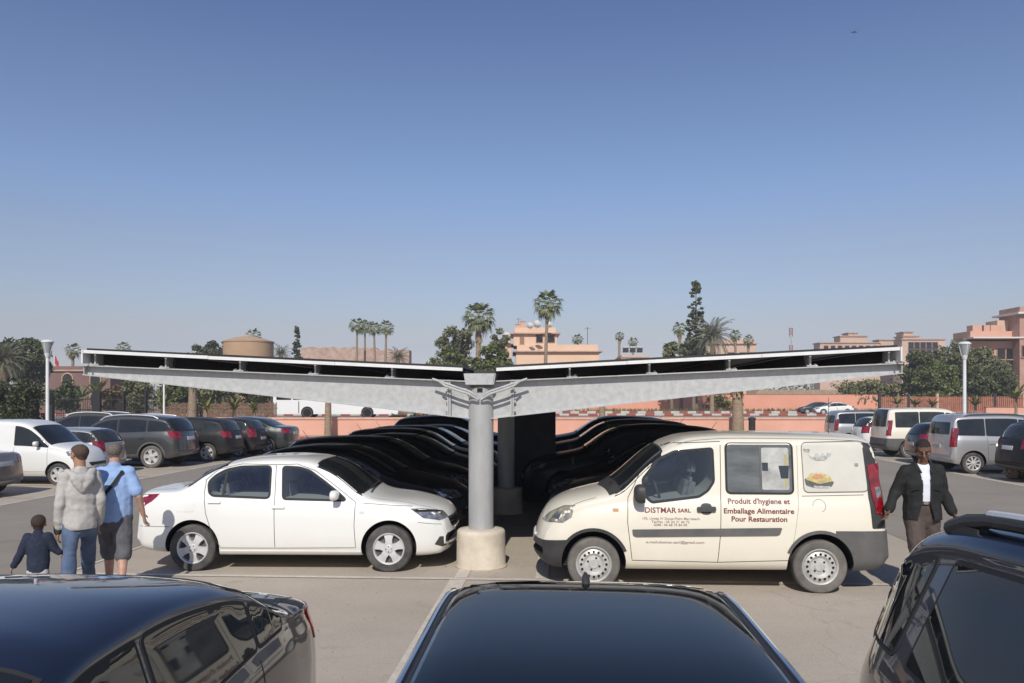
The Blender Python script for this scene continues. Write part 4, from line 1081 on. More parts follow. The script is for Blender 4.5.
# ------------------------------------------------------------------ the solar canopy
root = empty('parking_canopy'); tag(root, 'v-shaped galvanised solar parking canopy on round columns', 'canopy')
root.location = row(-1.03, 10.50); root.rotation_euler = (0, 0, -ALPHA)
ROWS = [0, 5.0, 10.0, 15.0]; VEND = 17.2; HL = 5.40
zt = lambda u: 2.575 + abs(u) * .049        # underside line of the white edge trim
zf = lambda u: 2.445 + abs(u) * .0425        # top of the beam flange
zb = lambda u: 1.95 + abs(u) * .111          # lower edge of the beam
for k, v in enumerate(ROWS):
    mb = MB(); mb.lathe([(.165, .45), (.165, 2.36)], 40, 'z', (0, v, 0)); 
    cl = mb.build('column', M['column'], root, True)
    mb = MB(); mb.lathe([(.34, 0), (.345, .02), (.325, .05), (.32, .44), (.315, .475), (.295, .495), (.20, .505), (.001, .505)], 48, 'z', (0, v, 0))
    mb.build('footing', M['concrete'], cl, True, 40)
    mb = MB(); mb.box((0, v - .17, 2.33), (.07, .015, .05), 1); mb.build('cable_opening', [M['column'], M['hole']], cl)
    for sg in (-1, 1):
        mb = MB()
        def q(u, z): return (sg * u, z)
        # web, flanges, end and splice plates
        mb.prism([q(.14, zb(.14)), q(HL, zb(HL)), q(HL, zf(HL) - .015), q(.14, zf(.14) - .015)], 'y', v - .006, v + .006)
        for a, b_, dz in (((lambda u: zf(u) - .014), zf, 0), ((lambda u: zb(u) - .012), zb, 0)):
            mb.prism([q(.14, a(.14)), q(HL, a(HL)), q(HL, b_(HL)), q(.14, b_(.14))], 'y', v - .105, v + .105)
        for uu in (.395, .42):
            mb.prism([q(uu, zb(uu) - .02), q(uu + .018, zb(uu) - .02), q(uu + .018, zf(uu) + .004), q(uu, zf(uu) + .004)], 'y', v - .09, v + .09)
        mb.prism([q(HL - .012, zb(HL)), q(HL, zb(HL)), q(HL, zf(HL) - .014), q(HL - .012, zf(HL) - .014)], 'y', v - .08, v + .08)
        bm_ = mb.build('beam', M['steel'], root)
        for zz in (2.06, 2.18, 2.30):
            mb = MB(); mb.lathe([(.016, 0), (.016, .03)], 6, 'x', (sg * .45 - .015, v - .055, zz)); mb.build('bolt', M['column'], bm_)
        for uu in (1.15, 2.18, 3.2, 4.22, 5.2):
            mb = MB(); hh = zt(uu) - zf(uu) - .012 if v == 0 else .11; mb.box((sg * (uu + .02), v - .02, zf(uu) + hh / 2), (.022, .18, hh)); mb.bevbox((sg * (uu + .05), v - .02, zf(uu) + .012), (.14, .16, .022), .004); mb.bevbox((sg * (uu + .09), v - .08, zf(uu) + .03), (.03, .03, .02), .004)
            mb.build('cleat', M['steel'], bm_)
for sg in (-1, 1):
    for uu in (.22, 1.15, 2.18, 3.2, 4.22, 5.22):
        mb = MB(); zz = zf(uu) + .012
        h = max(.06, zt(uu) - zz - .012)
        mb.box((sg * uu, VEND / 2 + .05, zz + h / 2 + .012), (.014, VEND - .1, h + .024)); mb.box((sg * (uu + .03), VEND / 2 + .05, zz + h + .016), (.06, VEND - .1, .012))
        mb.build('purlin', M['purlin'], root)
    us = [.20, 1.22, 2.24, 3.26, 4.28, 5.30]
    for i in range(5):
        for j in range(10):
            v0 = -.17 + j * 1.725; a, b_ = us[i] + .002, us[i + 1] - .002
            mb = MB()
            mb.prism([(sg * a, zt(a) + .030), (sg * b_, zt(b_) + .030), (sg * b_, zt(b_) + .062), (sg * a, zt(a) + .062)], 'y', v0, v0 + 1.721)
            mb.build('solar_panel', M['pvsheet'], root)
    segs = [.22, 1.9, 3.6, 5.31]
    for a, b_ in zip(segs[:-1], segs[1:]):
        mb = MB(); dz = rnd.uniform(-.004, .004)
        b2 = b_ - .004
        mb.prism([(sg * a, zt(a) - .008 + dz), (sg * b2, zt(b2) - .008 + dz), (sg * b2, zt(b2) + .034 + dz), (sg * a, zt(a) + .034 + dz)], 'y', -.24, -.185)
        mb.build('edge_trim', M['steel_white'], root)
    mb = MB(); mb.prism([(sg * 5.312, zf(5.3) + .02), (sg * 5.332, zf(5.3) + .02), (sg * 5.332, zt(5.32) + .036), (sg * 5.312, zt(5.32) + .036)], 'y', -.24, VEND); mb.build('side_trim', M['steel_white'], root)
    # the two bent tubes that spread from the column head
    for k, (dy, dz) in enumerate(((-.20, 0), (-.235, -.035))):
        mb = MB()
        mb.tube([(sg * .015, dy + .02, 2.21 + dz * .3), (sg * .05, dy, 2.26 + dz), (sg * .14, dy, 2.315 + dz), (sg * .30, dy, 2.365 + dz), (sg * .45, dy, 2.42 + dz), (sg * (.62 - .10 * k), dy, 2.475 + dz)], .016, 10)
        mb.build('conduit', M['steel'], root, True)
mb = MB()   # gutter between the two wings, closed by a steel plate
mb.prism([(-.17, 2.40), (.17, 2.40), (.195, 2.545), (-.195, 2.545)], 'y', -.21, -.195); mb.prism([(-.165, 2.40), (-.17, 2.395), (.17, 2.395), (.165, 2.40)], 'y', -.195, VEND)
mb.prism([(-.185, 2.40), (-.17, 2.40), (-.195, 2.545), (-.21, 2.545)], 'y', -.19, VEND); mb.prism([(.17, 2.40), (.185, 2.40), (.21, 2.545), (.195, 2.545)], 'y', -.19, VEND)
mb.build('gutter', M['steel'], root)
mb = MB(); mb.box((0, 6, 2.585), (.30, 11, .05)); mb.build('cable_tray', M['plastic'], root)

# dark slatted cabinet standing between the noses of the parked cars
root = empty('equipment_cabinet'); tag(root, 'tall dark ribbed metal cabinet behind the front column', 'cabinet')
root.location = row(-.60, 17.6); root.rotation_euler = (0, 0, -ALPHA)
mb = MB(); mb.bevbox((0, 0, 1.10), (1.05, .8, 2.1), .02); mb.box((0, 0, .03), (.98, .72, .055))
for k in range(12): mb.box((-.48 + k * .087, -.41, 1.1), (.035, .026, 1.96))
mb.build('housing', mat('dark_sheet_metal', (.045, .048, .056), .6, var=.3), root)
mb = MB(); mb.box((0, 0, 2.165), (1.11, .86, .03)); mb.build('lid', M['plastic'], root)

# loose grit and small stones on the paving
bm = bmesh.new(); q = random.Random(8)
for i in range(360):
    if i % 3 == 0: u, v = q.uniform(-5, 5), q.uniform(9.4, 11.2)
    elif i % 3 == 1: u, v = q.uniform(-5.5, 5), q.uniform(4, 9.6)
    else: u, v = q.uniform(-14, 14), q.uniform(5, 28)
    s_ = q.uniform(.003, .007) * (1 + .5 * (i % 3 == 2)); p_ = row(u, v, .012 + s_ * .3)
    bmesh.ops.create_icosphere(bm, subdivisions=1, radius=s_, matrix=Matrix.Translation(p_) @ Matrix.Rotation(q.uniform(0, 6), 4, 'Z') @ Matrix.Diagonal((1.4, .9, .6, 1)))
me = bpy.data.meshes.new('gravel'); bm.to_mesh(me); bm.free(); me.materials.append(mat('grit', (.34, .29, .23), .9, c2=(.16, .14, .12), vscale=3))
link(bpy.data.objects.new('gravel', me))['kind'] = 'stuff'
# ------------------------------------------------------------------ cars in the shade under the canopy
GL = 'cars parked under the canopy'
seq_left = [('sedan', 'p_black_dusty', 'black saloon', 0), ('hatch', 'p_black_dusty', 'black hatchback', 0), ('sedan', 'p_slate', 'dark slate saloon', 0), ('hatch', 'p_ink', 'ink blue hatchback', 0), ('hatch', 'p_black_dusty', 'black hatchback', 0), ('sedan', 'p_slate', 'dark slate saloon', 0), ('suv', 'p_black_dusty', 'black tall car', 0)]
seq_right = [('hatch', 'p_slate', 'dark grey hatchback', 0), ('hatch', 'p_black_dusty', 'black hatchback', 0), ('suv', 'p_black_dusty', 'black tall car', 0), ('sedan', 'p_ink', 'ink blue saloon', 0), ('suv', 'p_slate', 'dark slate tall car', 0), ('hatch', 'p_ink', 'ink blue hatchback', 0), ('suv', 'p_black_dusty', 'black tall car', 0)]
ORD = ['next to the white saloon', 'second after the white saloon', 'third after the white saloon', 'fourth after the white saloon', 'fifth after the white saloon', 'sixth after the white saloon', 'farthest from the white saloon']
ORD2 = ['next to the cream van', 'second after the cream van', 'third after the cream van', 'fourth after the cream van', 'fifth after the cream van', 'sixth after the cream van', 'farthest from the cream van']
for i, (k, p, w, _) in enumerate(seq_left):
    o = another(k, M[p], f'{w} in canopy shade, {ORD[i]}', 'car', -3.55 + rnd.uniform(-.15, .15), 13.3 + 2.2 * i, R(rnd.uniform(-1, 1)), 1.0, GL, glass=M['glass_dusty'])
for i, (k, p, w, _) in enumerate(seq_right):
    o = another(k, M[p], f'{w} in canopy shade, {ORD2[i]}', 'car', 1.66 + rnd.uniform(-.2, .2), 12.65 + 2.2 * i, R(180 + rnd.uniform(-1, 1)), 1.0, GL, glass=M['glass_dusty'])

# ------------------------------------------------------------------ the row of cars on the left
GA, GB = 'cars parked along the left aisle', 'cars parked along the right aisle'
another('sedan', M['p_beige'], 'grey beige saloon cut by the left edge with only its tail showing', 'car', -14.6, 17.3, 'u-', .95, GA)
o = another('van', M['p_white'], 'white panel van with its bonnet towards the aisle, behind the walking people', 'van', -14.05, 20.5, 'u+', .93, GA, key='panel', style='alloy', wins=[(.02, .98)], trim=None, tyre=M['tyre'])
o.name = 'panel_van'
another('hatch', M['p_paleblue'], 'pale grey hatchback behind the two men', 'car', -14.95, 23.0, 'u-', .93, GA)
another('suv', M['p_char'], 'charcoal grey tall estate car with pale roof rails', 'car', -14.55, 25.9, 'u-', 1.02, GA, key='grey', trim=M['grey_plastic'], style='alloy', rails=M['alloy'], tyre=M['dusty_tyre'])
another('suv', M['p_black_dusty'], 'black crossover to the right of the charcoal estate car', 'car', -13.75, 28.4, 'u-', .93, GA)
another('hatch', M['p_black_dusty'], 'black hatchback between the black crossover and the green saloon', 'car', -13.5, 30.6, 'u-', 1.0, GA)
another('sedan', M['p_green'], 'bottle green saloon at the right end of the left aisle row', 'car', -13.3, 32.7, 'u-', 1.04, GA)
another('suv', M['p_slate'], 'dark car with white roof rails standing behind the charcoal estate car', 'car', -19.2, 31.3, 'u-', 1.02, 'cars in the second row at the left', key='roof', rails=M['steel_white'])

# ------------------------------------------------------------------ the row of cars on the right
another('suv', M['p_black_dusty'], 'black car at the right edge beside the paper bag', 'car', 14.3, 22.2, 'u+', 1.0, GB)
o = another('mpv', M['p_silver'], 'silver people carrier with dark windows behind the man in the jacket', 'car', 13.66, 25.3, 'u+', 1.0, GB, style='cover', rails=M['plastic']); o.name = 'people_carrier'
another('hatch', M['p_teal'], 'dark teal hatchback squeezed between the silver carrier and the cream van', 'car', 14.0, 28.3, 'u+', .97, GB, key='teal', red=M['red_dark'])
o = another('van', M['p_cream'], 'cream windowed van with grey bumper in the right aisle row', 'van', 14.6, 31.9, 'u+', 1.05, GB, key='glazed', style='steel', bump=M['grey_plastic'], glass=M['glass_dusty']); o.name = 'delivery_van'
another('hatch', M['p_white'], 'white hatchback with red lamp left of the cream windowed van', 'car', 14.95, 35.9, 'u+', 1.0, GB)
o = another('mpv', M['p_paleblue'], 'pale grey people carrier with dark tailgate at the far end', 'car', 14.8, 38.9, 'u+', .96, GB); o.name = 'people_carrier'
another('sedan', M['p_white'], 'white saloon on the upper road before the coral wall', 'car', 31.9, 94.9, R(180), 1.0, 'cars on the upper road')
another('sedan', M['p_slate'], 'dark saloon on the upper road beside the white one', 'car', 30.9, 97.6, R(180), 1.0, 'cars on the upper road')
for o in [q for q in scene.objects if q.get('group') == 'cars on the upper road']: o.location.z = .505

# the paper bag on the asphalt
bm = bmesh.new(); bmesh.ops.create_icosphere(bm, subdivisions=4, radius=1.0)
for v in bm.verts:
    n = noise.noise(v.co * 2.3) * .35 + noise.noise(v.co * 6) * .16
    v.co = Vector((v.co.x * .26 * (1 + n), v.co.y * .2 * (1 + n), max(0, (v.co.z * .5 + .45) * .34 * (1 + n * 1.3))))
me = bpy.data.meshes.new('paper_bag'); bm.to_mesh(me); bm.free(); me.materials.append(mat('crumpled_paper', (.52, .43, .32), .9, c2=(.36, .22, .14), vscale=9, bump=.4, bscale=30))
o = link(bpy.data.objects.new('paper_bag', me)); o.location = at(1014, 22.3); o.location.z = .012; tag(o, 'crumpled brown and white bag lying on the asphalt at right', 'bag')

# the coach on the upper road
root = empty('coach'); tag(root, 'long plain white coach parked beyond the low wall', 'bus'); root.location = (-17.0, 78, .46)
mb = MB(); L2 = 6.05
mb.prism(rounded([(-L2, .38), (L2 - .05, .38), (L2, 1.2), (L2 - .30, 3.15), (-L2 + .08, 3.25), (-L2, 1.4)], .18), 'y', -1.25, 1.25)
body = mb.build('body', paint('car_paint_coach', (.78, .78, .76), dust=.15), root)
for i, x in enumerate((-5.0, -3.4, -1.8, -.2, 1.4, 3.0, 4.5)):
    mb = MB(); mb.prism(rounded([(x - .72, 1.75), (x + .72, 1.75), (x + .72, 2.75), (x - .72, 2.75)], .08), 'y', -1.262, -1.245); mb.build('window', M['glass'], root)
mb = MB(); mb.prism(rounded([(-3.6, .45), (-3.52, .45), (-3.52, 1.6), (-3.6, 1.6)], .01), 'y', -1.258, -1.245); mb.build('door_gap', M['seam'], root)
for x in (-2.75, 3.05):
    for sg in (1, -1):
        mb = MB()
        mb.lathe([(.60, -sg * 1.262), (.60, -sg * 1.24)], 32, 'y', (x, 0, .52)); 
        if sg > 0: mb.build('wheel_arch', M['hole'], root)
        w_, r_ = make_wheel(.50, .28, 'steel', M['tyre'])
        w_.parent = root; w_.location = (x, -sg * 1.13, .50)
        if sg > 0: w_.rotation_euler = (0, 0, math.pi)
# ------------------------------------------------------------------ people
# local frame of a figure: facing +y, its right hand at +x, z up, feet on the ground
def capsule(bm, P0, P1, r0, r1, side=None, f=(1, 1), n=14):
    P0, P1 = Vector(P0), Vector(P1); ax = P1 - P0; L = ax.length
    t = ax / L if L > 1e-6 else Vector((0, 0, 1))
    s_ = Vector(side) if side else (Vector((1, 0, 0)) if abs(t.x) < .9 else Vector((0, 1, 0)))
    e1 = (s_ - t * s_.dot(t)).normalized(); e2 = t.cross(e1)
    prof = [(-r0 * math.cos(a), r0 * math.sin(a)) for a in [0, .5, 1.0]] + [(0, r0), (L, r1)] + [(L + r1 * math.sin(a), r1 * math.cos(a)) for a in [.57, 1.07, math.pi / 2]]
    rings = []
    for h, r in prof:
        if r < 1e-5: rings.append([bm.verts.new(P0 + t * h)]); continue
        rings.append([bm.verts.new(P0 + t * h + (e1 * math.cos(2 * math.pi * k / n) * f[0] + e2 * math.sin(2 * math.pi * k / n) * f[1]) * r) for k in range(n)])
    for a, b in zip(rings[:-1], rings[1:]):
        for k in range(n):
            k2 = (k + 1) % n
            if len(a) == 1: bm.faces.new((a[0], b[k2], b[k]))
            elif len(b) == 1: bm.faces.new((a[k], a[k2], b[0]))
            else: bm.faces.new((a[k], a[k2], b[k2], b[k]))
def blend(name, prims, voxel, m, parent, smooth=4, wrinkle=0.0, wscale=9.0, cut=None, warp=None, seed=0):
    """one continuous skin over tapered limbs"""
    bm = bmesh.new()
    for p in prims: capsule(bm, *p)
    bmesh.ops.recalc_face_normals(bm, faces=bm.faces)
    me = bpy.data.meshes.new(name); bm.to_mesh(me); bm.free()
    o = link(bpy.data.objects.new(name, me))
    md = o.modifiers.new('skin', 'REMESH'); md.mode = 'VOXEL'; md.voxel_size = voxel; md.adaptivity = 0
    ms = o.modifiers.new('soft', 'SMOOTH'); ms.factor = .5; ms.iterations = smooth
    dg = bpy.context.evaluated_depsgraph_get(); dg.update()
    new = bpy.data.meshes.new_from_object(o.evaluated_get(dg)); o.modifiers.clear(); o.data = new; new.name = name
    bm = bmesh.new(); bm.from_mesh(new)
    if wrinkle:
        bm.normal_update()
        nn = {v: v.normal.copy() for v in bm.verts}
        for v, n in nn.items():
            q = v.co + Vector((seed * 3.1, seed, 0)); w = noise.noise(Vector((q.x * wscale, q.y * wscale, q.z * wscale * .55))) + .5 * noise.noise(q * wscale * 2.3)
            w2 = 1 - abs(noise.noise(Vector((q.x * 4 + q.z * 3, q.y * 4, q.z * 7)))) * 2.2
            v.co += n * (w * wrinkle + w2 * wrinkle * .6)
    if warp:
        for v in bm.verts: v.co = warp(v.co)
    if cut:
        bmesh.ops.delete(bm, geom=[f for f in bm.faces if cut(f.calc_center_median())], context='FACES')
    bm.to_mesh(new); bm.free()
    new.materials.clear(); new.materials.append(m)
    new.polygons.foreach_set('material_index', [0] * len(new.polygons)); new.polygons.foreach_set('use_smooth', [True] * len(new.polygons)); new.update()
    o.parent = parent
    return o
def hand_prims(w, d, side, k=1.0, curl=.35):
    """palm, four unequal bent fingers and a thumb that leaves the side of the palm; w wrist, d along the hand, side towards the thumb"""
    w, d, s_ = Vector(w), Vector(d).normalized(), Vector(side); s_ = (s_ - d * s_.dot(d)).normalized(); n = d.cross(s_)
    P = [(w - d * .02 * k, w + d * .085 * k, .030 * k, .036 * k, tuple(s_), (1.0, .48))]
    for i, (o, L) in enumerate(((.029, .075), (.0095, .083), (-.0105, .077), (-.029, .060))):
        a = w + d * .082 * k + s_ * o * k; b = a + (d + n * curl * .5).normalized() * L * .45 * k; c_ = b + (d * .7 + n * curl * 1.6).normalized() * L * .55 * k
        P += [(a - d * .02 * k, b, .0098 * k, .009 * k), (b, c_, .009 * k, .0078 * k)]
    a = w + d * .02 * k + s_ * .024 * k; b = a + (d * .6 + s_ * .75 + n * .2).normalized() * .042 * k; c_ = b + (d * .95 + s_ * .2 + n * .35).normalized() * .034 * k
    P += [(a, b, .0125 * k, .0105 * k), (b, c_, .0105 * k, .0088 * k)]
    return P
def head_prims(c, k=1.0, yaw=0.0, pitch=0.0, neck=None, wide=1.0):
    """skull, jaw, brow, nose, lips, ears; c is the centre of the head"""
    c = Vector(c); M3 = Matrix.Rotation(yaw, 3, 'Z') @ Matrix.Rotation(pitch, 3, 'X')
    def T(p): return c + M3 @ (Vector(p) * k)
    X = tuple(M3 @ Vector((1, 0, 0)))
    P = [(T((0, -.028, .030)), T((0, .018, .034)), .078 * k, .074 * k, X, (.98 * wide, 1.0)),
         (T((0, .030, .0)), T((0, .044, -.070)), .062 * k, .040 * k, X, (1.0 * wide, .85)), (T((0, .05, -.088)), T((0, .06, -.09)), .026 * k, .024 * k, X, (1.1, .9)),
         (T((-.03, .078, .022)), T((.03, .078, .022)), .015 * k, .015 * k),
         (T((0, .094, .012)), T((0, .112, -.028)), .009 * k, .0135 * k), (T((-.012, .098, -.031)), T((.012, .098, -.031)), .009 * k, .009 * k),
         (T((-.018, .086, -.058)), T((.018, .086, -.058)), .0085 * k, .0085 * k), (T((-.016, .083, -.069)), T((.016, .083, -.069)), .009 * k, .009 * k),
         (T((-.046, .058, -.018)), T((-.040, .064, -.03)), .020 * k, .016 * k), (T((.046, .058, -.018)), T((.040, .064, -.03)), .020 * k, .016 * k)]
    for sg in (-1, 1):
        P += [(T((sg * .078 * wide, -.008, .014)), T((sg * .080 * wide, -.002, -.028)), .018 * k, .011 * k, tuple(M3 @ Vector((0, 1, 0))), (1.0, .42)),]
    return P, T
def eyes_and_brows(root, T, k, m_brow):
    for sg in (-1, 1):
        mb = MB(); bm = bmesh.new(); bmesh.ops.create_uvsphere(bm, u_segments=12, v_segments=8, radius=.0115 * k)
        me = bpy.data.meshes.new('eye'); bmesh.ops.translate(bm, verts=bm.verts, vec=T((sg * .030, .0735, -.001))); bm.to_mesh(me); bm.free(); me.materials.append(M['eye'])
        me.polygons.foreach_set('use_smooth', [True] * len(me.polygons)); e = link(bpy.data.objects.new('eye', me), root)
        mb = MB(); a = T((sg * .030, .0858, -.003)); mb.tube([a - (T((0, .004, 0)) - T((0, 0, 0))), a], [.005 * k, .004 * k], 8); mb.build('iris', M['hole'], e)
        mb = MB(); mb.tube([T((sg * .014, .0945, .022)), T((sg * .032, .0945, .028)), T((sg * .050, .082, .022))], [.004 * k, .005 * k, .003 * k], 6); mb.build('eyebrow', m_brow, root, True)
M['eye'] = mat('eye_white', (.22, .19, .17), .25)
M['skin_tan'] = mat('tanned_skin', (.36, .19, .115), .55, var=.15, vscale=14)
M['skin_fair'] = mat('fair_skin', (.46, .27, .19), .55, var=.15, vscale=14)
M['skin_dark'] = mat('dark_brown_skin', (.155, .075, .045), .5, var=.2, vscale=14)
M['hair_black'] = mat('black_hair', (.018, .013, .011), .8, var=.4, vscale=60, bump=.5, bscale=200)
M['hair_fade'] = mat('very_short_dark_hair', (.055, .034, .024), .85, c2=(.095, .058, .040), vscale=9, bump=.3, bscale=300)
M['hair_brown'] = mat('brown_hair', (.040, .024, .016), .8, var=.4, vscale=60, bump=.5, bscale=200)
M['hair_grey'] = mat('greying_hair', (.20, .165, .14), .85, c2=(.10, .08, .068), vscale=70, bump=.5, bscale=200)
M['hoodie'] = mat('grey_jersey', (.40, .385, .36), .95, c2=(.47, .45, .42), vscale=40, bump=.25, bscale=260)
M['jeans'] = mat('blue_denim', (.055, .085, .155), .9, c2=(.11, .155, .24), vscale=7, bump=.3, bscale=260)
M['shirt_blue'] = mat('light_blue_cotton', (.27, .40, .64), .85, var=.07, vscale=9, bump=.15, bscale=200)
M['shorts'] = mat('dark_grey_cotton', (.085, .085, .095), .9, c2=(.12, .12, .13), vscale=8, bump=.15, bscale=200)
M['navy_knit'] = mat('navy_knit', (.018, .025, .048), .95, var=.25, vscale=30, bump=.3, bscale=200)
M['pale_trousers'] = mat('pale_grey_trousers', (.44, .43, .41), .9, var=.1, vscale=9)
M['jacket'] = mat('charcoal_jacket_cloth', (.007, .008, .008), .85, c2=(.015, .016, .015), vscale=11, bump=.25, bscale=220)
M['white_shirt'] = mat('white_shirt_cotton', (.66, .68, .74), .8, var=.04, vscale=8, bump=.1, bscale=200)
M['brown_trousers'] = mat('brown_trouser_cloth', (.058, .042, .036), .85, c2=(.085, .064, .054), vscale=9, bump=.15, bscale=200)
M['leather'] = mat('brown_leather', (.13, .05, .03), .45, var=.2)
M['shoe'] = mat('dark_shoe_leather', (.02, .016, .014), .45)
M['sole'] = mat('pale_trainers', (.42, .41, .40), .7)
M['strap'] = mat('black_webbing', (.012, .012, .013), .8)
M['glove'] = mat('dark_cuff', (.05, .045, .045), .9)

def figure(label, loc, face, h, hip_z=.92, feet=((.10, .20), (-.10, -.18)), knees=None, arms=None, skin='skin_tan', hair='hair_black', head_yaw=0, head_pitch=0, lean=0.0, girth=1.0, k=1.0, wide=1.0, shw=.165):
    """lays out the joints and the continuous body; returns everything the clothes need"""
    root = empty('person'); tag(root, label, 'person'); root.location = loc; root.rotation_euler = (0, 0, math.atan2(-face[0], face[1]))
    J = {}
    s = h / 1.75; J['s'] = s
    J['pel'] = Vector((0, 0, hip_z * s)); J['chest'] = Vector((0, lean * .7, 1.26 * s)); J['neck'] = Vector((0, lean, 1.47 * s)); J['head'] = Vector((0, lean + .03, 1.628 * s))
    for i, sg in enumerate((1, -1)):
        J['hip', sg] = J['pel'] + Vector((sg * .085 * s, 0, -.03)); fx, fy = feet[i]; an = Vector((fx * s, fy * s, .085 * s + (.05 if fy < -.1 else 0)))
        J['ank', sg] = an
        kn = (J['hip', sg] + an) / 2 + Vector((0, .055 * s, .02)); J['knee', sg] = kn if knees is None else Vector(knees[i]) * s
        J['sh', sg] = Vector((sg * shw * s, lean * .9, 1.395 * s))
        a = arms[i]; J['elb', sg] = Vector(a[0]) * s; J['wri', sg] = Vector(a[1]) * s
    P = []
    g = girth
    P += [(J['pel'] + Vector((0, -.01, -.04)), J['pel'] + Vector((0, 0, .12 * s)), .135 * s, .130 * s, (1, 0, 0), (1.12 * g, .82 * g)),
          (J['pel'] + Vector((0, 0, .12 * s)), J['chest'], .125 * s, .15 * s, (1, 0, 0), (1.1 * g, .80 * g)), (J['chest'], J['neck'] - Vector((0, 0, .10 * s)), .15 * s, .11 * s, (1, 0, 0), (1.12, .72)),
          (J['neck'] - Vector((0, 0, .06 * s)), J['head'] - Vector((0, .02, .03)), .062 * s, .056 * s)]
    for sg in (1, -1):
        P += [(J['hip', sg], J['knee', sg], .083 * s, .056 * s), (J['knee', sg], J['knee', sg].lerp(J['ank', sg], .35), .054 * s, .056 * s), (J['knee', sg].lerp(J['ank', sg], .35), J['ank', sg], .056 * s, .036 * s),
              (J['sh', sg], J['elb', sg], .052 * s, .040 * s), (J['elb', sg], J['wri', sg], .041 * s, .027 * s)]
        d = (J['wri', sg] - J['elb', sg]).normalized()
        J['hd', sg] = d
        P += hand_prims(J['wri', sg], d, (0, 1, 0) if abs(d.y) < .8 else (0, 0, 1), s * 1.05)
        a = J['ank', sg]; toe = a + Vector((0, .15 * s, -.05 * s if feet[0 if sg > 0 else 1][1] > -.1 else -.075 * s)); J['toe', sg] = toe
        P += [(a - Vector((0, .03 * s, .035 * s)), toe, .036 * s, .030 * s)]
    hp, T = head_prims(J['head'], k * s ** .4, head_yaw, head_pitch, None, wide); P += hp; J['T'] = T; J['hk'] = k * s ** .4
    body = blend('body', P, .0075 if h > 1.3 else .006, M[skin], root, 2)
    # hair: a cap over the skull, cut along the hair line
    kk = J['hk']; Hm = Matrix.Rotation(head_yaw, 3, 'Z') @ Matrix.Rotation(head_pitch, 3, 'X'); X = tuple(Hm @ Vector((1, 0, 0)))
    inv = Hm.transposed()
    hpz = [(T((0, -.028, .032)), T((0, .016, .037)), .0835 * kk, .078 * kk, X, (.99 * wide, 1.0)), (T((0, -.040, .0)), T((0, -.038, -.045)), .066 * kk, .050 * kk, X, (1.05 * wide, .8))]
    def cut(p):
        q = inv @ (p - J['head']) / kk
        if q.y > .02: return q.z < .055 + (q.y - .02) * .25
        if q.y > -.03: return q.z < .012 + (q.y + .03) * .85
        return q.z < -.055
    blend('hair', hpz, .006, M[hair], root, 2, .0015, 60, cut)
    J['root'] = root
    return root, J
def shoes(root, J, m):
    for sg in (1, -1):
        a, t = J['ank', sg], J['toe', sg]; s = J['s']
        blend('shoe', [(a - Vector((0, .035 * s, .03 * s)), t + Vector((0, .02 * s, 0)), .045 * s, .038 * s, (1, 0, 0), (1, .95)), (a - Vector((0, 0, .03)), a + Vector((0, 0, .02)), .046 * s, .045 * s)], .008, m, root, 3)
def yoke(J, r, r2):
    return [(J['neck'] - Vector((sg * -.04, 0, .065)), J['sh', sg] + Vector((0, 0, .005)), r, r2) for sg in (1, -1)]
def hem(z): return lambda p: p.z < z
def legs_of(J, r0, r1, r2, end, s, rp=.150):
    """trouser legs that stop at the fraction end of the shank"""
    P = [(J['pel'] + Vector((0, -.01, -.055)), J['pel'] + Vector((0, 0, .10 * s)), rp * s, (rp - .005) * s, (1, 0, 0), (1.12, .84))]
    for sg in (1, -1):
        e = J['knee', sg].lerp(J['ank', sg], end)
        P += [(J['hip', sg] + Vector((0, -.008, 0)), J['knee', sg], r0 * s, r1 * s), (J['knee', sg], e, r1 * s, r2 * s)]
    return P

# man in the grey hooded top, walking away and holding the child's hand
f1 = Vector((-.62, .78, 0)).normalized(); p1 = at(80, 8.55)
root, J = figure('man in grey hooded sweatshirt and jeans leading the small child by the hand', p1, f1, 1.73, feet=((.17, .40), (-.16, -.30)),
                 arms=(((.200, -.05, 1.12), (.195, .06, .88)), ((-.195, -.03, 1.11), (-.205, .03, .84))), skin='skin_tan', hair='hair_fade', head_yaw=R(22), head_pitch=R(-4), shw=.145, girth=.9)
s = J['s']
blend('sweatshirt', yoke(J, .070, .066) + [(J['pel'] + Vector((0, 0, -.06)), J['pel'] + Vector((0, 0, .14)), .158, .148, (1, 0, 0), (1.08, .92)), (J['pel'] + Vector((0, 0, .14)), J['chest'], .144, .158, (1, 0, 0), (1.10, .86)), (J['chest'], J['neck'] - Vector((0, 0, .10)), .158, .125, (1, 0, 0), (1.10, .80)),
                     (J['neck'] - Vector((0, 0, .07)), J['neck'] - Vector((0, 0, .03)), .10, .085)] +
      [q for sg in (1, -1) for q in ((J['sh', sg], J['elb', sg], .062, .053), (J['elb', sg], J['wri', sg], .053, .043))], .010, M['hoodie'], root, 4, .012, 8, hem(.825))
blend('hood', [((-.125, -.02, 1.455 * s), (-.06, -.125, 1.40 * s), .034, .040), ((.125, -.02, 1.455 * s), (.06, -.125, 1.40 * s), .034, .040), ((-.07, -.125, 1.385 * s), (.07, -.125, 1.385 * s), .052, .052), ((-.05, -.13, 1.35 * s), (0, -.135, 1.25 * s), .050, .030), ((.05, -.13, 1.35 * s), (0, -.135, 1.25 * s), .050, .030), ((-.125, -.02, 1.455 * s), (-.06, .085, 1.43 * s), .032, .028), ((.125, -.02, 1.455 * s), (.06, .085, 1.43 * s), .032, .028)], .010, M['hoodie'], root, 5, .006, 12)
blend('jeans', legs_of(J, .090, .070, .064, .93, s, .136), .010, M['jeans'], root, 3, .010, 9)
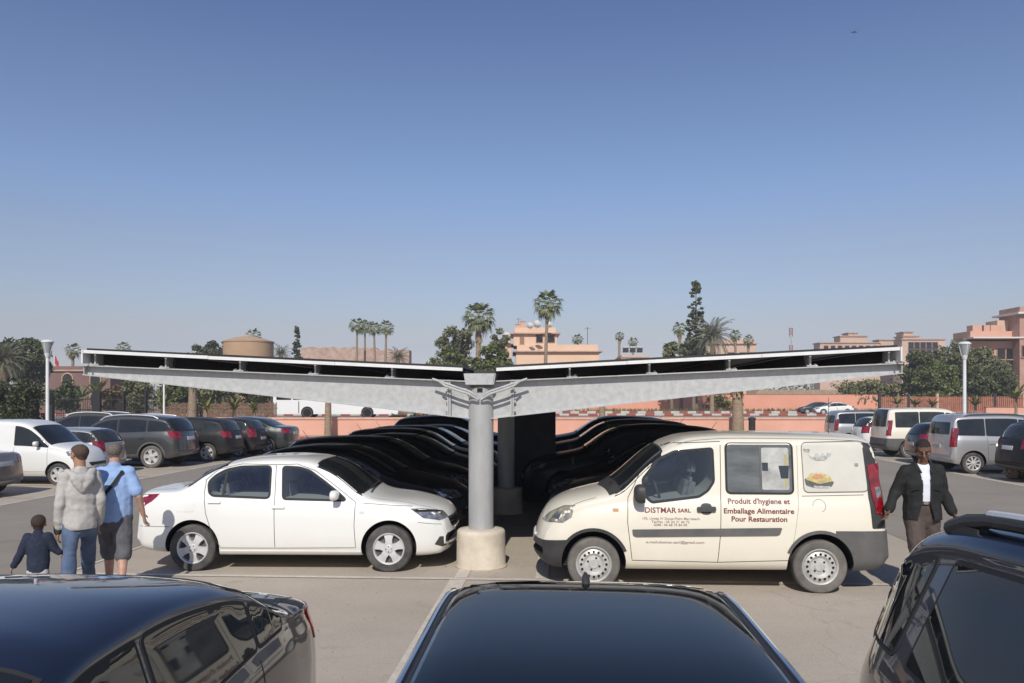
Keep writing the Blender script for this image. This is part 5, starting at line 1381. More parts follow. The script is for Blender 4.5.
blend('cuff', [(J['wri', -1] + Vector((0, 0, .03)), J['wri', -1] + J['hd', -1] * .03, .043, .040)], .008, M['glove'], root, 2)
shoes(root, J, M['sole'])

# man in the light blue shirt
f2 = Vector((-.22, .97, 0)).normalized(); p2 = at(114.5, 9.05)
root, J = figure('man in light blue shirt and grey shorts with a black strap across his back', p2, f2, 1.72, feet=((.13, -.24), (-.12, .26)), girth=1.08,
                 arms=(((.27, -.05, 1.13), (.30, .04, .90)), ((-.25, -.03, 1.12), (-.26, .07, .89))), skin='skin_fair', hair='hair_grey', head_yaw=R(-4), shw=.155)
s = J['s']
blend('shirt', yoke(J, .074, .070) + [(J['pel'] + Vector((0, 0, -.06)), J['pel'] + Vector((0, 0, .14)), .168, .166, (1, 0, 0), (1.14, .90)), (J['pel'] + Vector((0, 0, .14)), J['chest'], .166, .180, (1, 0, 0), (1.14, .86)), (J['chest'], J['neck'] - Vector((0, 0, .10)), .178, .13, (1, 0, 0), (1.12, .78)), (J['neck'] - Vector((0, 0, .07)), J['neck'] - Vector((0, .0, .01)), .09, .076)] +
      [(J['sh', sg], J['sh', sg].lerp(J['elb', sg], .78), .063, .070) for sg in (1, -1)], .010, M['shirt_blue'], root, 4, .011, 8, hem(.83), seed=2)
blend('shorts', legs_of(J, .115, .095, .092, .16, s), .010, M['shorts'], root, 3, .009, 10, seed=1)
sb = [Vector((.13, .02, 1.455 * s)), Vector((.10, -.09, 1.41 * s)), Vector((.04, -.158, 1.30 * s)), Vector((-.05, -.170, 1.18 * s)), Vector((-.14, -.150, 1.06 * s)), Vector((-.205, -.06, .98 * s))]
mb = MB()
for i in range(len(sb) - 1):
    a, b = sb[i], sb[i + 1]; t = (b - a).normalized(); n = Vector((a.x * .5, -1, .1)).normalized(); w = t.cross(n).normalized() * .019
    a2, b2 = a - t * .01, b + t * .01
    mb.add([a2 - w, a2 + w, b2 + w, b2 - w, a2 - w + n * .006, a2 + w + n * .006, b2 + w + n * .006, b2 - w + n * .006], [(0, 1, 2, 3), (7, 6, 5, 4), (0, 4, 5, 1), (1, 5, 6, 2), (2, 6, 7, 3), (3, 7, 4, 0)])
mb.build('bag_strap', M['strap'], root)
blend('bag', [((-.24, .02, .93 * s), (-.24, .10, .93 * s), .075, .07, (1, 0, 0), (.5, 1.2))], .01, M['strap'], root, 2)
shoes(root, J, M['shoe'])

# the child
f3 = Vector((-.30, .95, 0)).normalized(); p3 = at(38, 8.25)
root, J = figure('small child in a navy sweater and pale trousers led by the hand', p3, f3, .98, hip_z=.80, feet=((.10, -.16), (-.10, .18)),
                 arms=(((.255, .04, 1.17), (.32, .05, 1.09)), ((-.27, -.02, 1.12), (-.40, .03, .88))), skin='skin_tan', hair='hair_brown', k=1.08)
s = J['s']
blend('sweater', yoke(J, .045, .045) + [(J['pel'] - Vector((0, 0, .02)), J['chest'], .088, .096, (1, 0, 0), (1.15, .88)), (J['chest'], J['neck'] - Vector((0, 0, .06)), .096, .074, (1, 0, 0), (1.15, .8)), (J['neck'] - Vector((0, 0, .04)), J['neck'] + Vector((0, 0, .0)), .056, .05)] +
      [q for sg in (1, -1) for q in ((J['sh', sg], J['elb', sg], .048, .042), (J['elb', sg], J['wri', sg], .042, .034))], .008, M['navy_knit'], root, 4, .006, 14)
blend('trousers', legs_of(J, .108, .088, .08, .93, s), .008, M['pale_trousers'], root, 3, .003, 14)
shoes(root, J, M['sole'])

# the man in the dark jacket, walking towards the camera and looking down to his right
f4 = Vector((-.10, -1, 0)).normalized(); p4 = at(922, 8.95)
root, J = figure('man in open charcoal jacket over white shirt walking beside the cream lettered van', p4, f4, 1.76, feet=((.12, .20), (-.12, -.16)),
                 arms=(((.265, -.04, 1.165), (.375, .05, .965)), ((-.245, -.05, 1.15), (-.315, .03, .935))), skin='skin_dark', hair='hair_black', head_yaw=R(-16), head_pitch=R(-20), k=1.07, wide=.90)
s = J['s']; eyes_and_brows(root, J['T'], J['hk'], M['hair_black'])
blend('shirt', [(J['pel'] + Vector((0, 0, .0)), J['chest'], .150, .166, (1, 0, 0), (1.08, .86)), (J['chest'], J['neck'] - Vector((0, 0, .09)), .166, .12, (1, 0, 0), (1.08, .78)), (J['neck'] - Vector((0, 0, .07)), J['neck'] + Vector((0, -.01, -.02)), .082, .070)], .009, M['white_shirt'], root, 4, .003, 9, hem(J['pel'].z + .14))
def open_front(p):
    if p.z < .865: return True
    if p.y < .02: return False
    z = p.z / s; w = .040 + max(0, z - 1.28) * .16 + max(0, 1.06 - z) * .25
    return abs(p.x - .012) < w and z > .80
blend('jacket', yoke(J, .076, .072) + [(J['pel'] - Vector((0, 0, .12)), J['pel'] + Vector((0, 0, .14)), .188, .182, (1, 0, 0), (1.10, .88)), (J['pel'] + Vector((0, 0, .14)), J['chest'], .178, .190, (1, 0, 0), (1.14, .86)), (J['chest'], J['neck'] - Vector((0, 0, .09)), .188, .145, (1, 0, 0), (1.14, .80)), (J['neck'] - Vector((0, .01, .08)), J['neck'] - Vector((0, .012, -.005)), .105, .088)] +
      [q for sg in (1, -1) for q in ((J['sh', sg], J['elb', sg], .074, .062), (J['elb', sg], J['wri', sg] - J['hd', sg] * .01, .062, .052))], .009, M['jacket'], root, 4, .011, 8, open_front, seed=4)
for sg in (1, -1):
    blend('collar', [((sg * .085, .03, 1.47 * s), (sg * .058, .128, 1.385 * s), .022, .011, (1, 0, 0), (1.2, .7)), ((sg * .085, .03, 1.47 * s), (sg * .03, -.085, 1.50 * s), .022, .018)], .007, M['jacket'], root, 3)
    mb = MB(); mb.bevbox((sg * .115, .150, 1.20 * s), (.10, .014, .008), .003); mb.build('pocket_flap', M['jacket'], root)
    mb = MB(); mb.tube([(J['wri', sg] - J['hd', sg] * .045), (J['wri', sg] - J['hd', sg] * .006)], .0560, 16); mb.build('cuff', M['jacket'], root, True)
blend('trousers', legs_of(J, .108, .088, .080, .93, s), .010, M['brown_trousers'], root, 3, .009, 9, seed=6)
mb = MB(); mb.lathe([(.001, -.016), (.158, -.016), (.160, 0), (.158, .016), (.001, .016)], 32, 'z', (0, 0, 0), close=False)
bl = mb.build('belt', M['leather'], root, True); bl.location = J['pel'] + Vector((0, 0, .135)); bl.scale = (1.10, .89, 1)
mb = MB(); mb.bevbox((.012, .160, 0), (.045, .01, .034), .003); bk = mb.build('buckle', M['chrome'], bl)
shoes(root, J, M['shoe'])
# ------------------------------------------------------------------ lamps, fences, trees and buildings beyond
def leafmat(name, c, c2, rough=.6, scale=.9):
    m = mat(name, c, rough, c2=c2, vscale=scale, detail=3, spec=.3); return m
M['bark'] = mat('grey_brown_bark', (.16, .12, .085), .95, c2=(.25, .20, .145), vscale=3, bump=.5, bscale=12)
M['palmtrunk'] = mat('palm_trunk', (.21, .15, .10), .95, c2=(.34, .26, .18), vscale=4, bump=.6, bscale=9, stretch=(1, 1, 3))
M['thatch'] = mat('dry_palm_thatch', (.34, .23, .13), .95, c2=(.48, .35, .21), vscale=3)
M['palmleaf'] = leafmat('fan_palm_leaf', (.11, .135, .055), (.23, .245, .115), .5)
M['palmleaf_yellow'] = leafmat('yellowing_palm_leaf', (.15, .155, .05), (.24, .22, .09), .55)
M['dateleaf'] = leafmat('date_palm_leaf', (.15, .15, .10), (.24, .235, .16), .6)
M['leaf_dark'] = leafmat('dark_leaf', (0.056, 0.069, 0.026), (0.113, 0.124, 0.049))
M['leaf_hedge'] = leafmat('hedge_leaf', (0.037, 0.048, 0.019), (0.081, 0.095, 0.035), scale=1.6)
M['leaf_olive'] = leafmat('olive_leaf', (0.113, 0.118, 0.052), (0.194, 0.194, 0.090))
M['leaf_grey'] = leafmat('grey_green_leaf', (0.135, 0.142, 0.068), (0.227, 0.226, 0.115))
M['leaf_mid'] = leafmat('mid_green_leaf', (0.089, 0.110, 0.032), (0.162, 0.184, 0.061))
M['leaf_conifer'] = leafmat('conifer_needle', (0.081, 0.092, 0.049), (0.146, 0.158, 0.083))
M['leaf_rust'] = leafmat('rusty_leaf', (.16, .085, .03), (.28, .17, .06))
rng = np.random.default_rng(5)
def leaf_cloud(name, pts, size, m, parent, up=.35, aspect=.55):
    """many small leaf blades, each of its own tilt"""
    pts = np.asarray(pts, float); n = len(pts)
    a = rng.normal(size=(n, 3)); a /= np.linalg.norm(a, axis=1)[:, None]
    nr = rng.normal(size=(n, 3)); nr[:, 2] = np.abs(nr[:, 2]) + up; b = np.cross(a, nr); b /= np.linalg.norm(b, axis=1)[:, None] + 1e-9
    s = size * rng.uniform(.6, 1.35, (n, 1))
    v = np.stack([pts - a * s, pts + b * s * aspect, pts + a * s, pts - b * s * aspect], 1).reshape(-1, 3)
    f = np.arange(4 * n).reshape(-1, 4)
    me = bpy.data.meshes.new(name); me.from_pydata(v.tolist(), [], f.tolist()); me.materials.append(m)
    return link(bpy.data.objects.new(name, me), parent)
def clump_points(centres, radii, per, shell=.55):
    out = []
    for c, r in zip(centres, radii):
        d = rng.normal(size=(per, 3)); d /= np.linalg.norm(d, axis=1)[:, None]
        q = rng.uniform(shell ** 3, 1, (per, 1)) ** (1 / 3); r = np.asarray(r) * np.ones(3)
        out.append(np.asarray(c) + d * q * r)
    return np.concatenate(out)
def limb_mesh(mb, base, h, spread, n, r0, seed):
    q = random.Random(seed)
    mb.tube([(0, 0, 0), (q.uniform(-.03, .03) * h, q.uniform(-.03, .03) * h, h * .25), (q.uniform(-.05, .05) * h, q.uniform(-.05, .05) * h, h * .55)], [r0, r0 * .75, r0 * .5], 8)
    for i in range(n):
        a = 2 * math.pi * i / n + q.uniform(-.4, .4); z0 = h * q.uniform(.25, .5)
        mb.tube([(0, 0, z0), (math.cos(a) * spread * .45, math.sin(a) * spread * .45, z0 + h * .18), (math.cos(a) * spread * .85, math.sin(a) * spread * .85, z0 + h * .3)], [r0 * .4, r0 * .25, r0 * .08], 6)
def broadleaf(name, label, loc, h, w, m, n=26, per=150, leaf=.16, trunk=.3, group=None, seed=1, flat=1.0, m2=None):
    q = random.Random(seed); root = empty(name, loc); tag(root, label, 'tree', group)
    mb = MB(); limb_mesh(mb, None, h, w / 2, 7, h * .025, seed); mb.build('trunk', M['bark'], root, True)
    C, Rr = [], []
    zc, hz = h * (trunk + (1 - trunk) * .48), h * (1 - trunk) * .44
    for i in range(int(n * 1.9)):
        v = Vector((q.gauss(0, 1), q.gauss(0, 1), q.gauss(0, 1))).normalized() * q.random() ** .42
        r = w * q.uniform(.08, .17); C.append((v.x * w * .41, v.y * w * .41, zc + v.z * hz * 1.04 * (1.0 if v.z < 0 else .92))); Rr.append((r, r, r * .78 * flat))
    P = clump_points(C, Rr, int(per * .62), .05); P = P + rng.normal(scale=w * .012, size=P.shape); P = P[P[:, 2] < h * 1.03]
    if m2:
        k = rng.random(len(P)) < .3
        leaf_cloud('crown', P[~k], leaf, m, root); leaf_cloud('pale_leaves', P[k], leaf, m2, root)
    else: leaf_cloud('crown', P, leaf, m, root)
    return root
def fan_palm_parts(root, h, cr, seed, nleaf=28, thick=.26, skirt=1.0, low=-.9):
    q = random.Random(seed); mb = MB()
    bx, by = q.uniform(-.02, .02) * h, q.uniform(-.02, .02) * h
    ax = lambda t: Vector((bx * t * t, by * t * t, h * t))
    mb.tube([ax(i / 10) for i in range(11)], [thick * (1.25 - .45 * i / 10) if i < 10 else thick * .5 for i in range(11)], 12); mb.build('trunk', M['palmtrunk'], root, True)
    V, F = [], []
    top = ax(1)
    def fan(o, d, L, W, V, F, droop, nb=11):
        d = d.normalized(); s = d.cross(Vector((0, 0, 1)))
        s = s.normalized() if s.length > .05 else Vector((1, 0, 0)); n = s.cross(d)
        hub = o + d * L * .55
        k = len(V); V += [o - s * .02, o + s * .02, hub + s * .02, hub - s * .02]; F.append((k, k + 1, k + 2, k + 3))
        for i in range(nb):
            a = -1.15 + 2.3 * i / (nb - 1); dd = (d * math.cos(a) + s * math.sin(a)).normalized(); l = L * .50 * (1 - .22 * abs(a) / 1.15) * q.uniform(.9, 1.12)
            p1 = hub + dd * l * .6 + n * .04 * L; p2 = hub + dd * l - Vector((0, 0, 1)) * droop * L * q.uniform(.7, 1.3); e = dd.cross(n).normalized() * W
            k = len(V); V += [hub, p1 + e, p2, p1 - e]; F.append((k, k + 1, k + 2, k + 3))
    for i in range(nleaf):
        t = (i + .5) / nleaf; el = math.asin(max(-1, min(1, low + (1.0 - low) * t))) * .92; az = i * 2.39996 + q.uniform(-.2, .2)
        d = Vector((math.cos(az) * math.cos(el), math.sin(az) * math.cos(el), math.sin(el)))
        fan(top + Vector((0, 0, .1)), d, cr * q.uniform(.88, 1.08), cr * .040, V, F, .10 + .16 * (1 - t))
    mesh_obj('crown', V, F, M['palmleaf'], root)
    if skirt > 0:
        V, F = [], []
        for i in range(int(70 * max(.5, skirt))):
            az = i * 2.4; z = top.z - q.random() * skirt * cr * .9; r = thick * .9
            o = Vector((top.x + math.cos(az) * r, top.y + math.sin(az) * r, z)); e = Vector((-math.sin(az), math.cos(az), 0)) * .09
            dn = Vector((math.cos(az) * q.uniform(.1, .34), math.sin(az) * q.uniform(.1, .34), -q.uniform(.5, .9))) * cr * .42
            k = len(V); V += [o - e, o + e, o + dn + e * .6, o + dn - e * .6]; F.append((k, k + 1, k + 2, k + 3))
        mesh_obj('dry_skirt', V, F, M['thatch'], root)
FP = {}
def fan_palm(label, loc, h, cr, seed=1, group='fan palms', **k):
    root = empty('fan_palm', loc, seed * 1.3); tag(root, label, 'palm tree', group)
    fan_palm_parts(root, h, cr, seed, **k); return root
def date_palm(label, loc, h, cr, seed=1, nf=34, group='date palms', trunk=.28, m=None, low=-.55):
    q = random.Random(seed); root = empty('date_palm', loc); tag(root, label, 'palm tree', group)
    mb = MB(); mb.tube([(0, 0, h * i / 8) for i in range(9)], [trunk * 1.15] + [trunk] * 7 + [trunk * 1.2], 12); mb.build('trunk', M['palmtrunk'], root, True)
    V, F = [], []
    for i in range(nf):
        t = (i + .5) / nf; el = low + (1.35 - low) * t; az = i * 2.39996
        hd = Vector((math.cos(az), math.sin(az), 0)); p = Vector((0, 0, h)); L = cr * q.uniform(.9, 1.1); n = 9
        pts = []
        for j in range(n + 1):
            a = el - (j / n) ** 1.5 * 1.15; pts.append(p.copy()); p = p + (hd * math.cos(a) + Vector((0, 0, 1)) * math.sin(a)) * L / n
        sd = Vector((-hd.y, hd.x, 0))
        for j in range(n):
            for sg in (-1, 1):
                for e_ in (0, .5):
                    o = pts[j].lerp(pts[j + 1], e_); tdir = (pts[j + 1] - pts[j]).normalized()
                    l = L * .30 * (1 - .55 * j / n) * q.uniform(.85, 1.1); tip = o + (sd * sg * .8 + tdir * .62 - Vector((0, 0, .22))) * l
                    k = len(V); V += [o, o + tdir * L * .022 + sd * sg * l * .5 + tdir * l * .3, tip, o + sd * sg * l * .45 + tdir * l * .28 - tdir * L * .02]; F.append((k, k + 1, k + 2, k + 3))
    mesh_obj('crown', V, F, m or M['dateleaf'], root)
    return root
def lamp_post(label, loc, h):
    root = empty('street_lamp', loc); tag(root, label, 'lamp post', 'white lamp posts')
    mb = MB(); mb.lathe([(.085, 0), (.085, .35), (.060, .42), (.052, h - .60)], 20, 'z'); mb.lathe([(.16, 0), (.16, .03)], 16, 'z'); mb.build('pole', M['lamp_white'], root, True)
    mb = MB(); mb.lathe([(.055, h - .62), (.075, h - .58), (.10, h - .46)], 16, 'z'); mb.build('collar', M['lamp_white'], root, True)
    mb = MB(); mb.lathe([(.10, h - .46), (.185, h - .10)], 16, 'z', close=False); mb.lathe([(.09, h - .45), (.09, h - .12)], 12, 'z', mi=1)
    for k in range(4):
        a = k * math.pi / 2; mb.tube([(.10 * math.cos(a), .10 * math.sin(a), h - .46), (.19 * math.cos(a), .19 * math.sin(a), h - .10)], .012, 6, mi=2)
    mb.build('lantern', [M['lamp_glass'], M['white_lamp'], M['lamp_white']], root, True)
    mb = MB(); mb.lathe([(.20, h - .10), (.205, h - .07), (.15, h - .02), (.001, h)], 20, 'z'); mb.build('lid', M['lamp_white'], root, True)
M['lamp_white'] = mat('white_lamp_paint', (.66, .67, .66), .45, var=.08)
M['lamp_glass'] = mat('grey_lantern_glass', (.30, .32, .32), .2, coat=.5)
lamp_post('white lamp post above the white panel van on the left', at(47.5, 27), 4.25)
lamp_post('white lamp post above the silver people carrier on the right', at(964.5, 26.5), 4.15)
lamp_post('white lamp post half hidden behind the left wing of the canopy', at(164, 45.5), 3.9)

# palms in front of the low wall; their crowns stand behind the canopy
fan_palm('short palm before the low wall behind the left canopy wing', at(328, 44.9), 3.45, 1.05, 3, 'short palms along the low wall', nleaf=30, thick=.17, skirt=.6, low=-.5)
fan_palm('short palm before the low wall behind the right canopy wing', at(738, 44.9), 3.30, 1.15, 4, 'short palms along the low wall', nleaf=30, thick=.30, skirt=.7, low=-.5)
fan_palm('short palm before the low wall straight behind the parked cars', at(602, 44.9), 3.4, 1.0, 7, 'short palms along the low wall', nleaf=30, thick=.17, skirt=.6, low=-.5)
mb = MB(); mb.lathe([(.22, 0), (.22, .08), (.185, .12), (.185, .92), (.21, .96), (.21, 1.05), (.001, 1.10)], 20, 'z'); o = mb.build('litter_bin', M['plastic'], None, True); o.location = at(752, 44.6); o.location.z = .15; tag(o, 'dark round litter bin beside the short palm', 'bin')

# ---- left side, beyond the wall
root = empty('hedge', at(8, 50)); root.location.z = .45; tag(root, 'tall dark clipped hedge behind the white van at the left edge', 'hedge')
C, Rr = [], []
for i in range(150):
    x, y, z = rng.uniform(-5.2, 2.0), rng.uniform(-1.1, 1.1), rng.uniform(.25, 2.65); C.append((x, y, z)); Rr.append(rng.uniform(.45, .75))
P = clump_points(C, Rr, 110); leaf_cloud('foliage', P, .10, M['leaf_hedge'], root)
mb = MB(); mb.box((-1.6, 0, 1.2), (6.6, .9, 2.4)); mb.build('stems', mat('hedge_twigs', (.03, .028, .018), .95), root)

def flat_building(name, label, x0, x1, y0, y1, z1, m, group=None, slab=.45, parapet=.8, z0=.5):
    root = empty(name, ((x0 + x1) / 2, (y0 + y1) / 2, z0)); tag(root, label, 'building', group); w, d, h = x1 - x0, y1 - y0, z1 - z0
    mb = MB(); mb.box((0, 0, (h - parapet) / 2), (w, d, h - parapet)); mb.build('wall', m, root)
    if slab: mb = MB(); mb.box((0, 0, h - parapet + .1), (w + slab * 2, d + slab * 2, .2)); mb.build('roof_slab', M['slab'], root)
    mb = MB(); mb.box((0, 0, h - parapet + .2 + (parapet - .2) / 2), (w - .3, d - .3, parapet - .2)); mb.build('parapet', m, root)
    return root
def window(root, x, yf, z, w, h, m=None, frame=None, sill=True):
    mb = MB(); mb.box((x, yf - .02, z), (w + .24, .10, h + .24)); f = mb.build('window', frame or M['frame'], root)
    mb = MB(); mb.box((x, yf - .075, z), (w, .02, h)); mb.build('pane', m or M['glass'], f)
    if sill: mb = MB(); mb.box((x, yf - .10, z - h / 2 - .14), (w + .4, .24, .07)); mb.build('sill', M['slab'], f)
M['slab'] = mat('weathered_slab_edge', (.36, .24, .18), .9, c2=(.50, .36, .28), vscale=1.2)
M['frame'] = mat('brown_window_frame', (.30, .17, .12), .8)  # even red-brown frame colour, darker than the walls
M['pink'] = mat('pink_render', (.70, .47, .325), .9, c2=(.77, .535, .38), vscale=.25, detail=8)
M['pink_far'] = mat('pale_pink_render', (.54, .38, .285), .9, c2=(.62, .45, .35), vscale=.15, detail=8)
M['mauve'] = mat('shaded_mauve_brown_render', (.17, .10, .088), .9, c2=(.22, .135, .115), vscale=.3, detail=8)  # dusky tone puts the villa's shade into its wall colour
M['salmon'] = mat('salmon_render', (.54, .30, .215), .9, c2=(.62, .37, .275), vscale=.3, detail=8)
M['ochre'] = mat('ochre_render', (.40, .26, .155), .9, c2=(.46, .31, .19), vscale=.3, detail=8)
M['white_dish'] = mat('white_dish', (.74, .72, .68), .6, var=.1)
b = flat_building('villa', 'shade-toned mauve brown villa with arched windows behind the left lamp post', -66.5, -54.5, 108, 118, 11.0 - 4.2, M['mauve'], slab=.25, parapet=.7)
for i, x in enumerate((-3.6, .2, 4.0)):
    for z in (1.7, 4.2):
        w_, h_ = 1.3, 1.5
        P = [(x - w_ / 2, z - h_ / 2), (x + w_ / 2, z - h_ / 2)] + [(x + w_ / 2 * math.cos(a), z + h_ / 2 - .35 + w_ / 2 * math.sin(a)) for a in [math.pi * k / 10 for k in range(11)]]
        mb = MB(); mb.prism([(p[0] * 1 + (p[0] - x) * .22, p[1] + (p[1] - z) * .18) for p in P], 'y', -5.09, -4.95); f = mb.build('window', M['ochre'], b)
        mb = MB(); mb.prism(P, 'y', -5.12, -5.08); mb.build('pane', M['glass'], f)
b = flat_building('villa', 'salmon coloured low villa between the date palm and the left lamp post', -76, -61.0, 122, 132, 6.9, M['salmon'], slab=.3, parapet=.9)
for x in (-4.5, 0, 4.5): window(b, x, -5.0, 2.8, 1.4, 1.8)
# flag pole with a red flag
root = empty('flagpole', at(54.5, 118)); root.location.z = .5; tag(root, 'thin pole with a small red flag above the mauve villa', 'flag')
mb = MB(); mb.tube([(0, 0, 0), (0, 0, 8.4)], .06, 8); mb.build('pole', M['lamp_white'], root)
V, F = [], []
for i in range(7):
    for j in range(5): V.append((.08 + i * .09, math.sin(i * 1.1) * .08, 8.3 - j * .30 - i * .16))
F = [(i * 5 + j, i * 5 + j + 1, (i + 1) * 5 + j + 1, (i + 1) * 5 + j) for i in range(6) for j in range(4)]
mesh_obj('flag', V, F, mat('red_cloth', (.45, .03, .03), .8), root)

def tree_at(fn, name, label, px, y, pytop, w_px, m, z0=.45, **k):
    p = at(px, y); p.z = z0; h = 2.2 + (400 - pytop) * y / 796 - z0; return fn(name, label, p, h, w_px * y / 796, m, **k)
def palm_at(fn, label, px, y, pytop, r_px, z0=.45, drop=.9, **k):
    cr = r_px * y / 796; p = at(px, y); p.z = z0; h = 2.2 + (400 - pytop) * y / 796 - z0 - cr * drop; return fn(label, p, h, cr, **k)
tree_at(broadleaf, 'broadleaf_tree', 'large dark tree behind the date palm at the left edge', 24, 95, 329, 56, M['leaf_dark'], n=34, per=190, leaf=.24, seed=3, group='dark trees')
tree_at(broadleaf, 'broadleaf_tree', 'dark tree filling the left edge behind the tall hedge', -22, 88, 338, 60, M['leaf_dark'], n=26, per=160, leaf=.24, seed=4, group='dark trees')
palm_at(date_palm, 'date palm with drooping grey green fronds above the tall hedge', 3, 66, 336, 27, seed=2, nf=44)
palm_at(fan_palm, 'lone fan palm right of the left lamp post', 72.5, 120, 343, 9.0, seed=5, thick=.24, skirt=.7)
palm_at(fan_palm, 'fan palm whose top peeps over the left tip of the canopy', 124, 150, 341.5, 8, seed=6, thick=.24)
tree_at(broadleaf, 'broadleaf_tree', 'dark tree left of the ochre round tower', 213, 125, 333, 48, M['leaf_dark'], n=24, per=150, leaf=.28, seed=7, group='dark trees')
palm_at(fan_palm, 'palm top rising behind the ochre round tower', 252, 150, 328, 9, seed=8, thick=.24)
palm_at(date_palm, 'low date palm right of the ochre round tower', 281, 120, 342, 13, seed=9, nf=30, group='distant date palms')
palm_at(date_palm, 'low date palm right of the four tall palms', 398, 118, 345, 14, seed=10, nf=30, group='distant date palms')
for i, (px, y, t, r, lb) in enumerate(((356.5, 150, 317, 9.5, 'tall slender fan palm, leftmost of the four together'), (365, 158, 320, 8, 'tall slender fan palm, second of the four together'), (375.5, 152, 321, 8.5, 'tall slender fan palm, third of the four together'), (385, 150, 320, 9, 'tall slender fan palm, rightmost of the four together'))):
    palm_at(fan_palm, lb, px, y, t, r, seed=20 + i, thick=.22, skirt=.5, nleaf=32)
palm_at(fan_palm, 'big fan palm with dry skirt left of the pink villa', 478, 100, 301, 18.5, seed=30, thick=.34, skirt=1.25, nleaf=40)
palm_at(fan_palm, 'tall fan palm standing before the pink villa', 545, 98, 290, 16.5, seed=31, thick=.21, skirt=.85, nleaf=40)
palm_at(fan_palm, 'palm top behind the long roof of the pink villa', 577.5, 175, 333.5, 6.5, seed=32, thick=.25)
palm_at(fan_palm, 'small distant fan palm with dry skirt right of the villa', 619, 180, 331.5, 5.5, seed=33, thick=.3, skirt=1.2, group='small distant palms')
palm_at(fan_palm, 'small distant fan palm behind the roof boilers', 633, 180, 337, 6, seed=34, thick=.28, group='small distant palms')
palm_at(fan_palm, 'small fan palm left of the distant balcony house', 736, 170, 329.5, 7, seed=35, thick=.28, group='small distant palms')
palm_at(fan_palm, 'small fan palm right of the distant balcony house', 748, 168, 335, 6.5, seed=36, thick=.28, group='small distant palms')
palm_at(date_palm, 'date palm with long arching fronds beside the tall conifer', 712, 100, 324, 26, seed=11, nf=40, low=-.9, drop=.45, m=M['dateleaf'], group='distant date palms')
palm_at(fan_palm, 'dark palm head at the left flank of the tall conifer', 681, 112, 322, 8, seed=37, thick=.25)
tree_at(broadleaf, 'broadleaf_tree', 'grey green tree left of the big fan palm', 456, 112, 319, 42, M['leaf_grey'], n=30, per=170, leaf=.26, seed=12, group='grey green trees')
tree_at(broadleaf, 'broadleaf_tree', 'grey green tree between the big fan palm and the villa', 499, 118, 320, 26, M['leaf_grey'], n=20, per=140, leaf=.26, seed=13, group='grey green trees')
tree_at(broadleaf, 'broadleaf_tree', 'green bushy tree under the big fan palm', 490, 92, 340, 48, M['leaf_mid'], n=30, per=170, leaf=.22, seed=14, group='mid green trees')
tree_at(broadleaf, 'broadleaf_tree', 'green bushy tree at the foot of the grey green tree', 447, 96, 343, 50, M['leaf_mid'], n=26, per=150, leaf=.22, seed=15, group='mid green trees', m2=M['leaf_olive'])
tree_at(broadleaf, 'broadleaf_tree', 'olive bush left of the tall conifer', 672, 108, 338, 34, M['leaf_olive'], n=20, per=140, leaf=.24, seed=16, group='olive trees')
tree_at(broadleaf, 'broadleaf_tree', 'green foot tree under the tall conifer', 694, 104, 330, 36, M['leaf_conifer'], n=26, per=170, leaf=.24, seed=17, group='olive trees')

def conifer(label, px, y, pytop, wpx, seed, top_gap=True):
    p = at(px, y); p.z = .45; h = 2.2 + (400 - pytop) * y / 796 - .45; w = wpx * y / 796; q = random.Random(seed)
    root = empty('conifer', p); tag(root, label, 'tree', 'conifers'); mb = MB(); mb.tube([(0, 0, 0), (0, 0, h * .6), (0, 0, h * .98)], [.3, .16, .03], 8)
    C, Rr = [], []
    for i in range(230):
        t = q.random() ** .8; z = h * (.25 + .72 * t)
        if top_gap and .80 < z / h < .90 and q.random() < .75: continue
        r = w / 2 * (1 - (z / h - .25) / .75) ** .75 + w * .035; a = q.uniform(0, 6.28); k = q.uniform(.35, 1.0)
        c = (math.cos(a) * r * k, math.sin(a) * r * k, z + r * .10); C.append(c); s_ = w * q.uniform(.028, .065); Rr.append((s_ * 1.25, s_ * 1.25, s_ * .8))
        if i % 2 == 0: mb.tube([(0, 0, z - r * .1), c], [.05, .015], 5)
    for k in range(7): a = k * .9; C.append((math.cos(a) * w * .085, math.sin(a) * w * .085, h * q.uniform(.93, .99))); Rr.append(w * .06)
    mb.build('trunk', M['bark'], root, True)
    leaf_cloud('crown', clump_points(C, Rr, 48, .1), .15, M['leaf_conifer'], root)
conifer('tall narrow conifer with a bare gap below its tip', 696, 106, 280, 34, 3)
conifer('narrow conifer left of the rubble coloured wall', 297, 128, 325, 15, 4)

# ochre round tower with a shallow conical roof
p = at(248.5, 122); root = empty('round_tower', (p.x, p.y, .5)); tag(root, 'ochre round tower with a shallow conical roof', 'tower')
mb = MB(); mb.lathe([(3.72, 0), (3.72, 10.45)], 48, 'z', close=False); mb.build('wall', M['ochre'], root, True)
mb = MB(); mb.lathe([(3.80, 10.45), (3.82, 10.65), (2.2, 11.15), (.8, 11.45), (.7, 11.6), (.001, 11.65)], 48, 'z', close=False); mb.build('roof', mat('ochre_roof', (.44, .30, .19), .9, var=.12), root, True, 30)
# long rubble coloured wall
mb = MB(); n = 44; V = []
for i in range(n + 1):
    x = -44 + 24 * i / n * 1.0; V.append((x, 13.3 + noise.noise(Vector((i * .35, 2, 0))) * .5 - .5 * (i > 30)))
mb.prism([(-44, .5)] + [(-20, .5)] + V[::-1], 'y', 168, 172)
o = mb.build('earth_wall', mat('rubble_earth', (.33, .22, .17), .95, c2=(.55, .40, .32), vscale=.9, detail=10, bump=.6, bscale=2)); tag(o, 'long rough pink earth wall behind the four tall palms', 'wall'); o.location.x = -3.0
for v in o.data.vertices: v.co.x = (v.co.x + 44) * .95 - 41.5

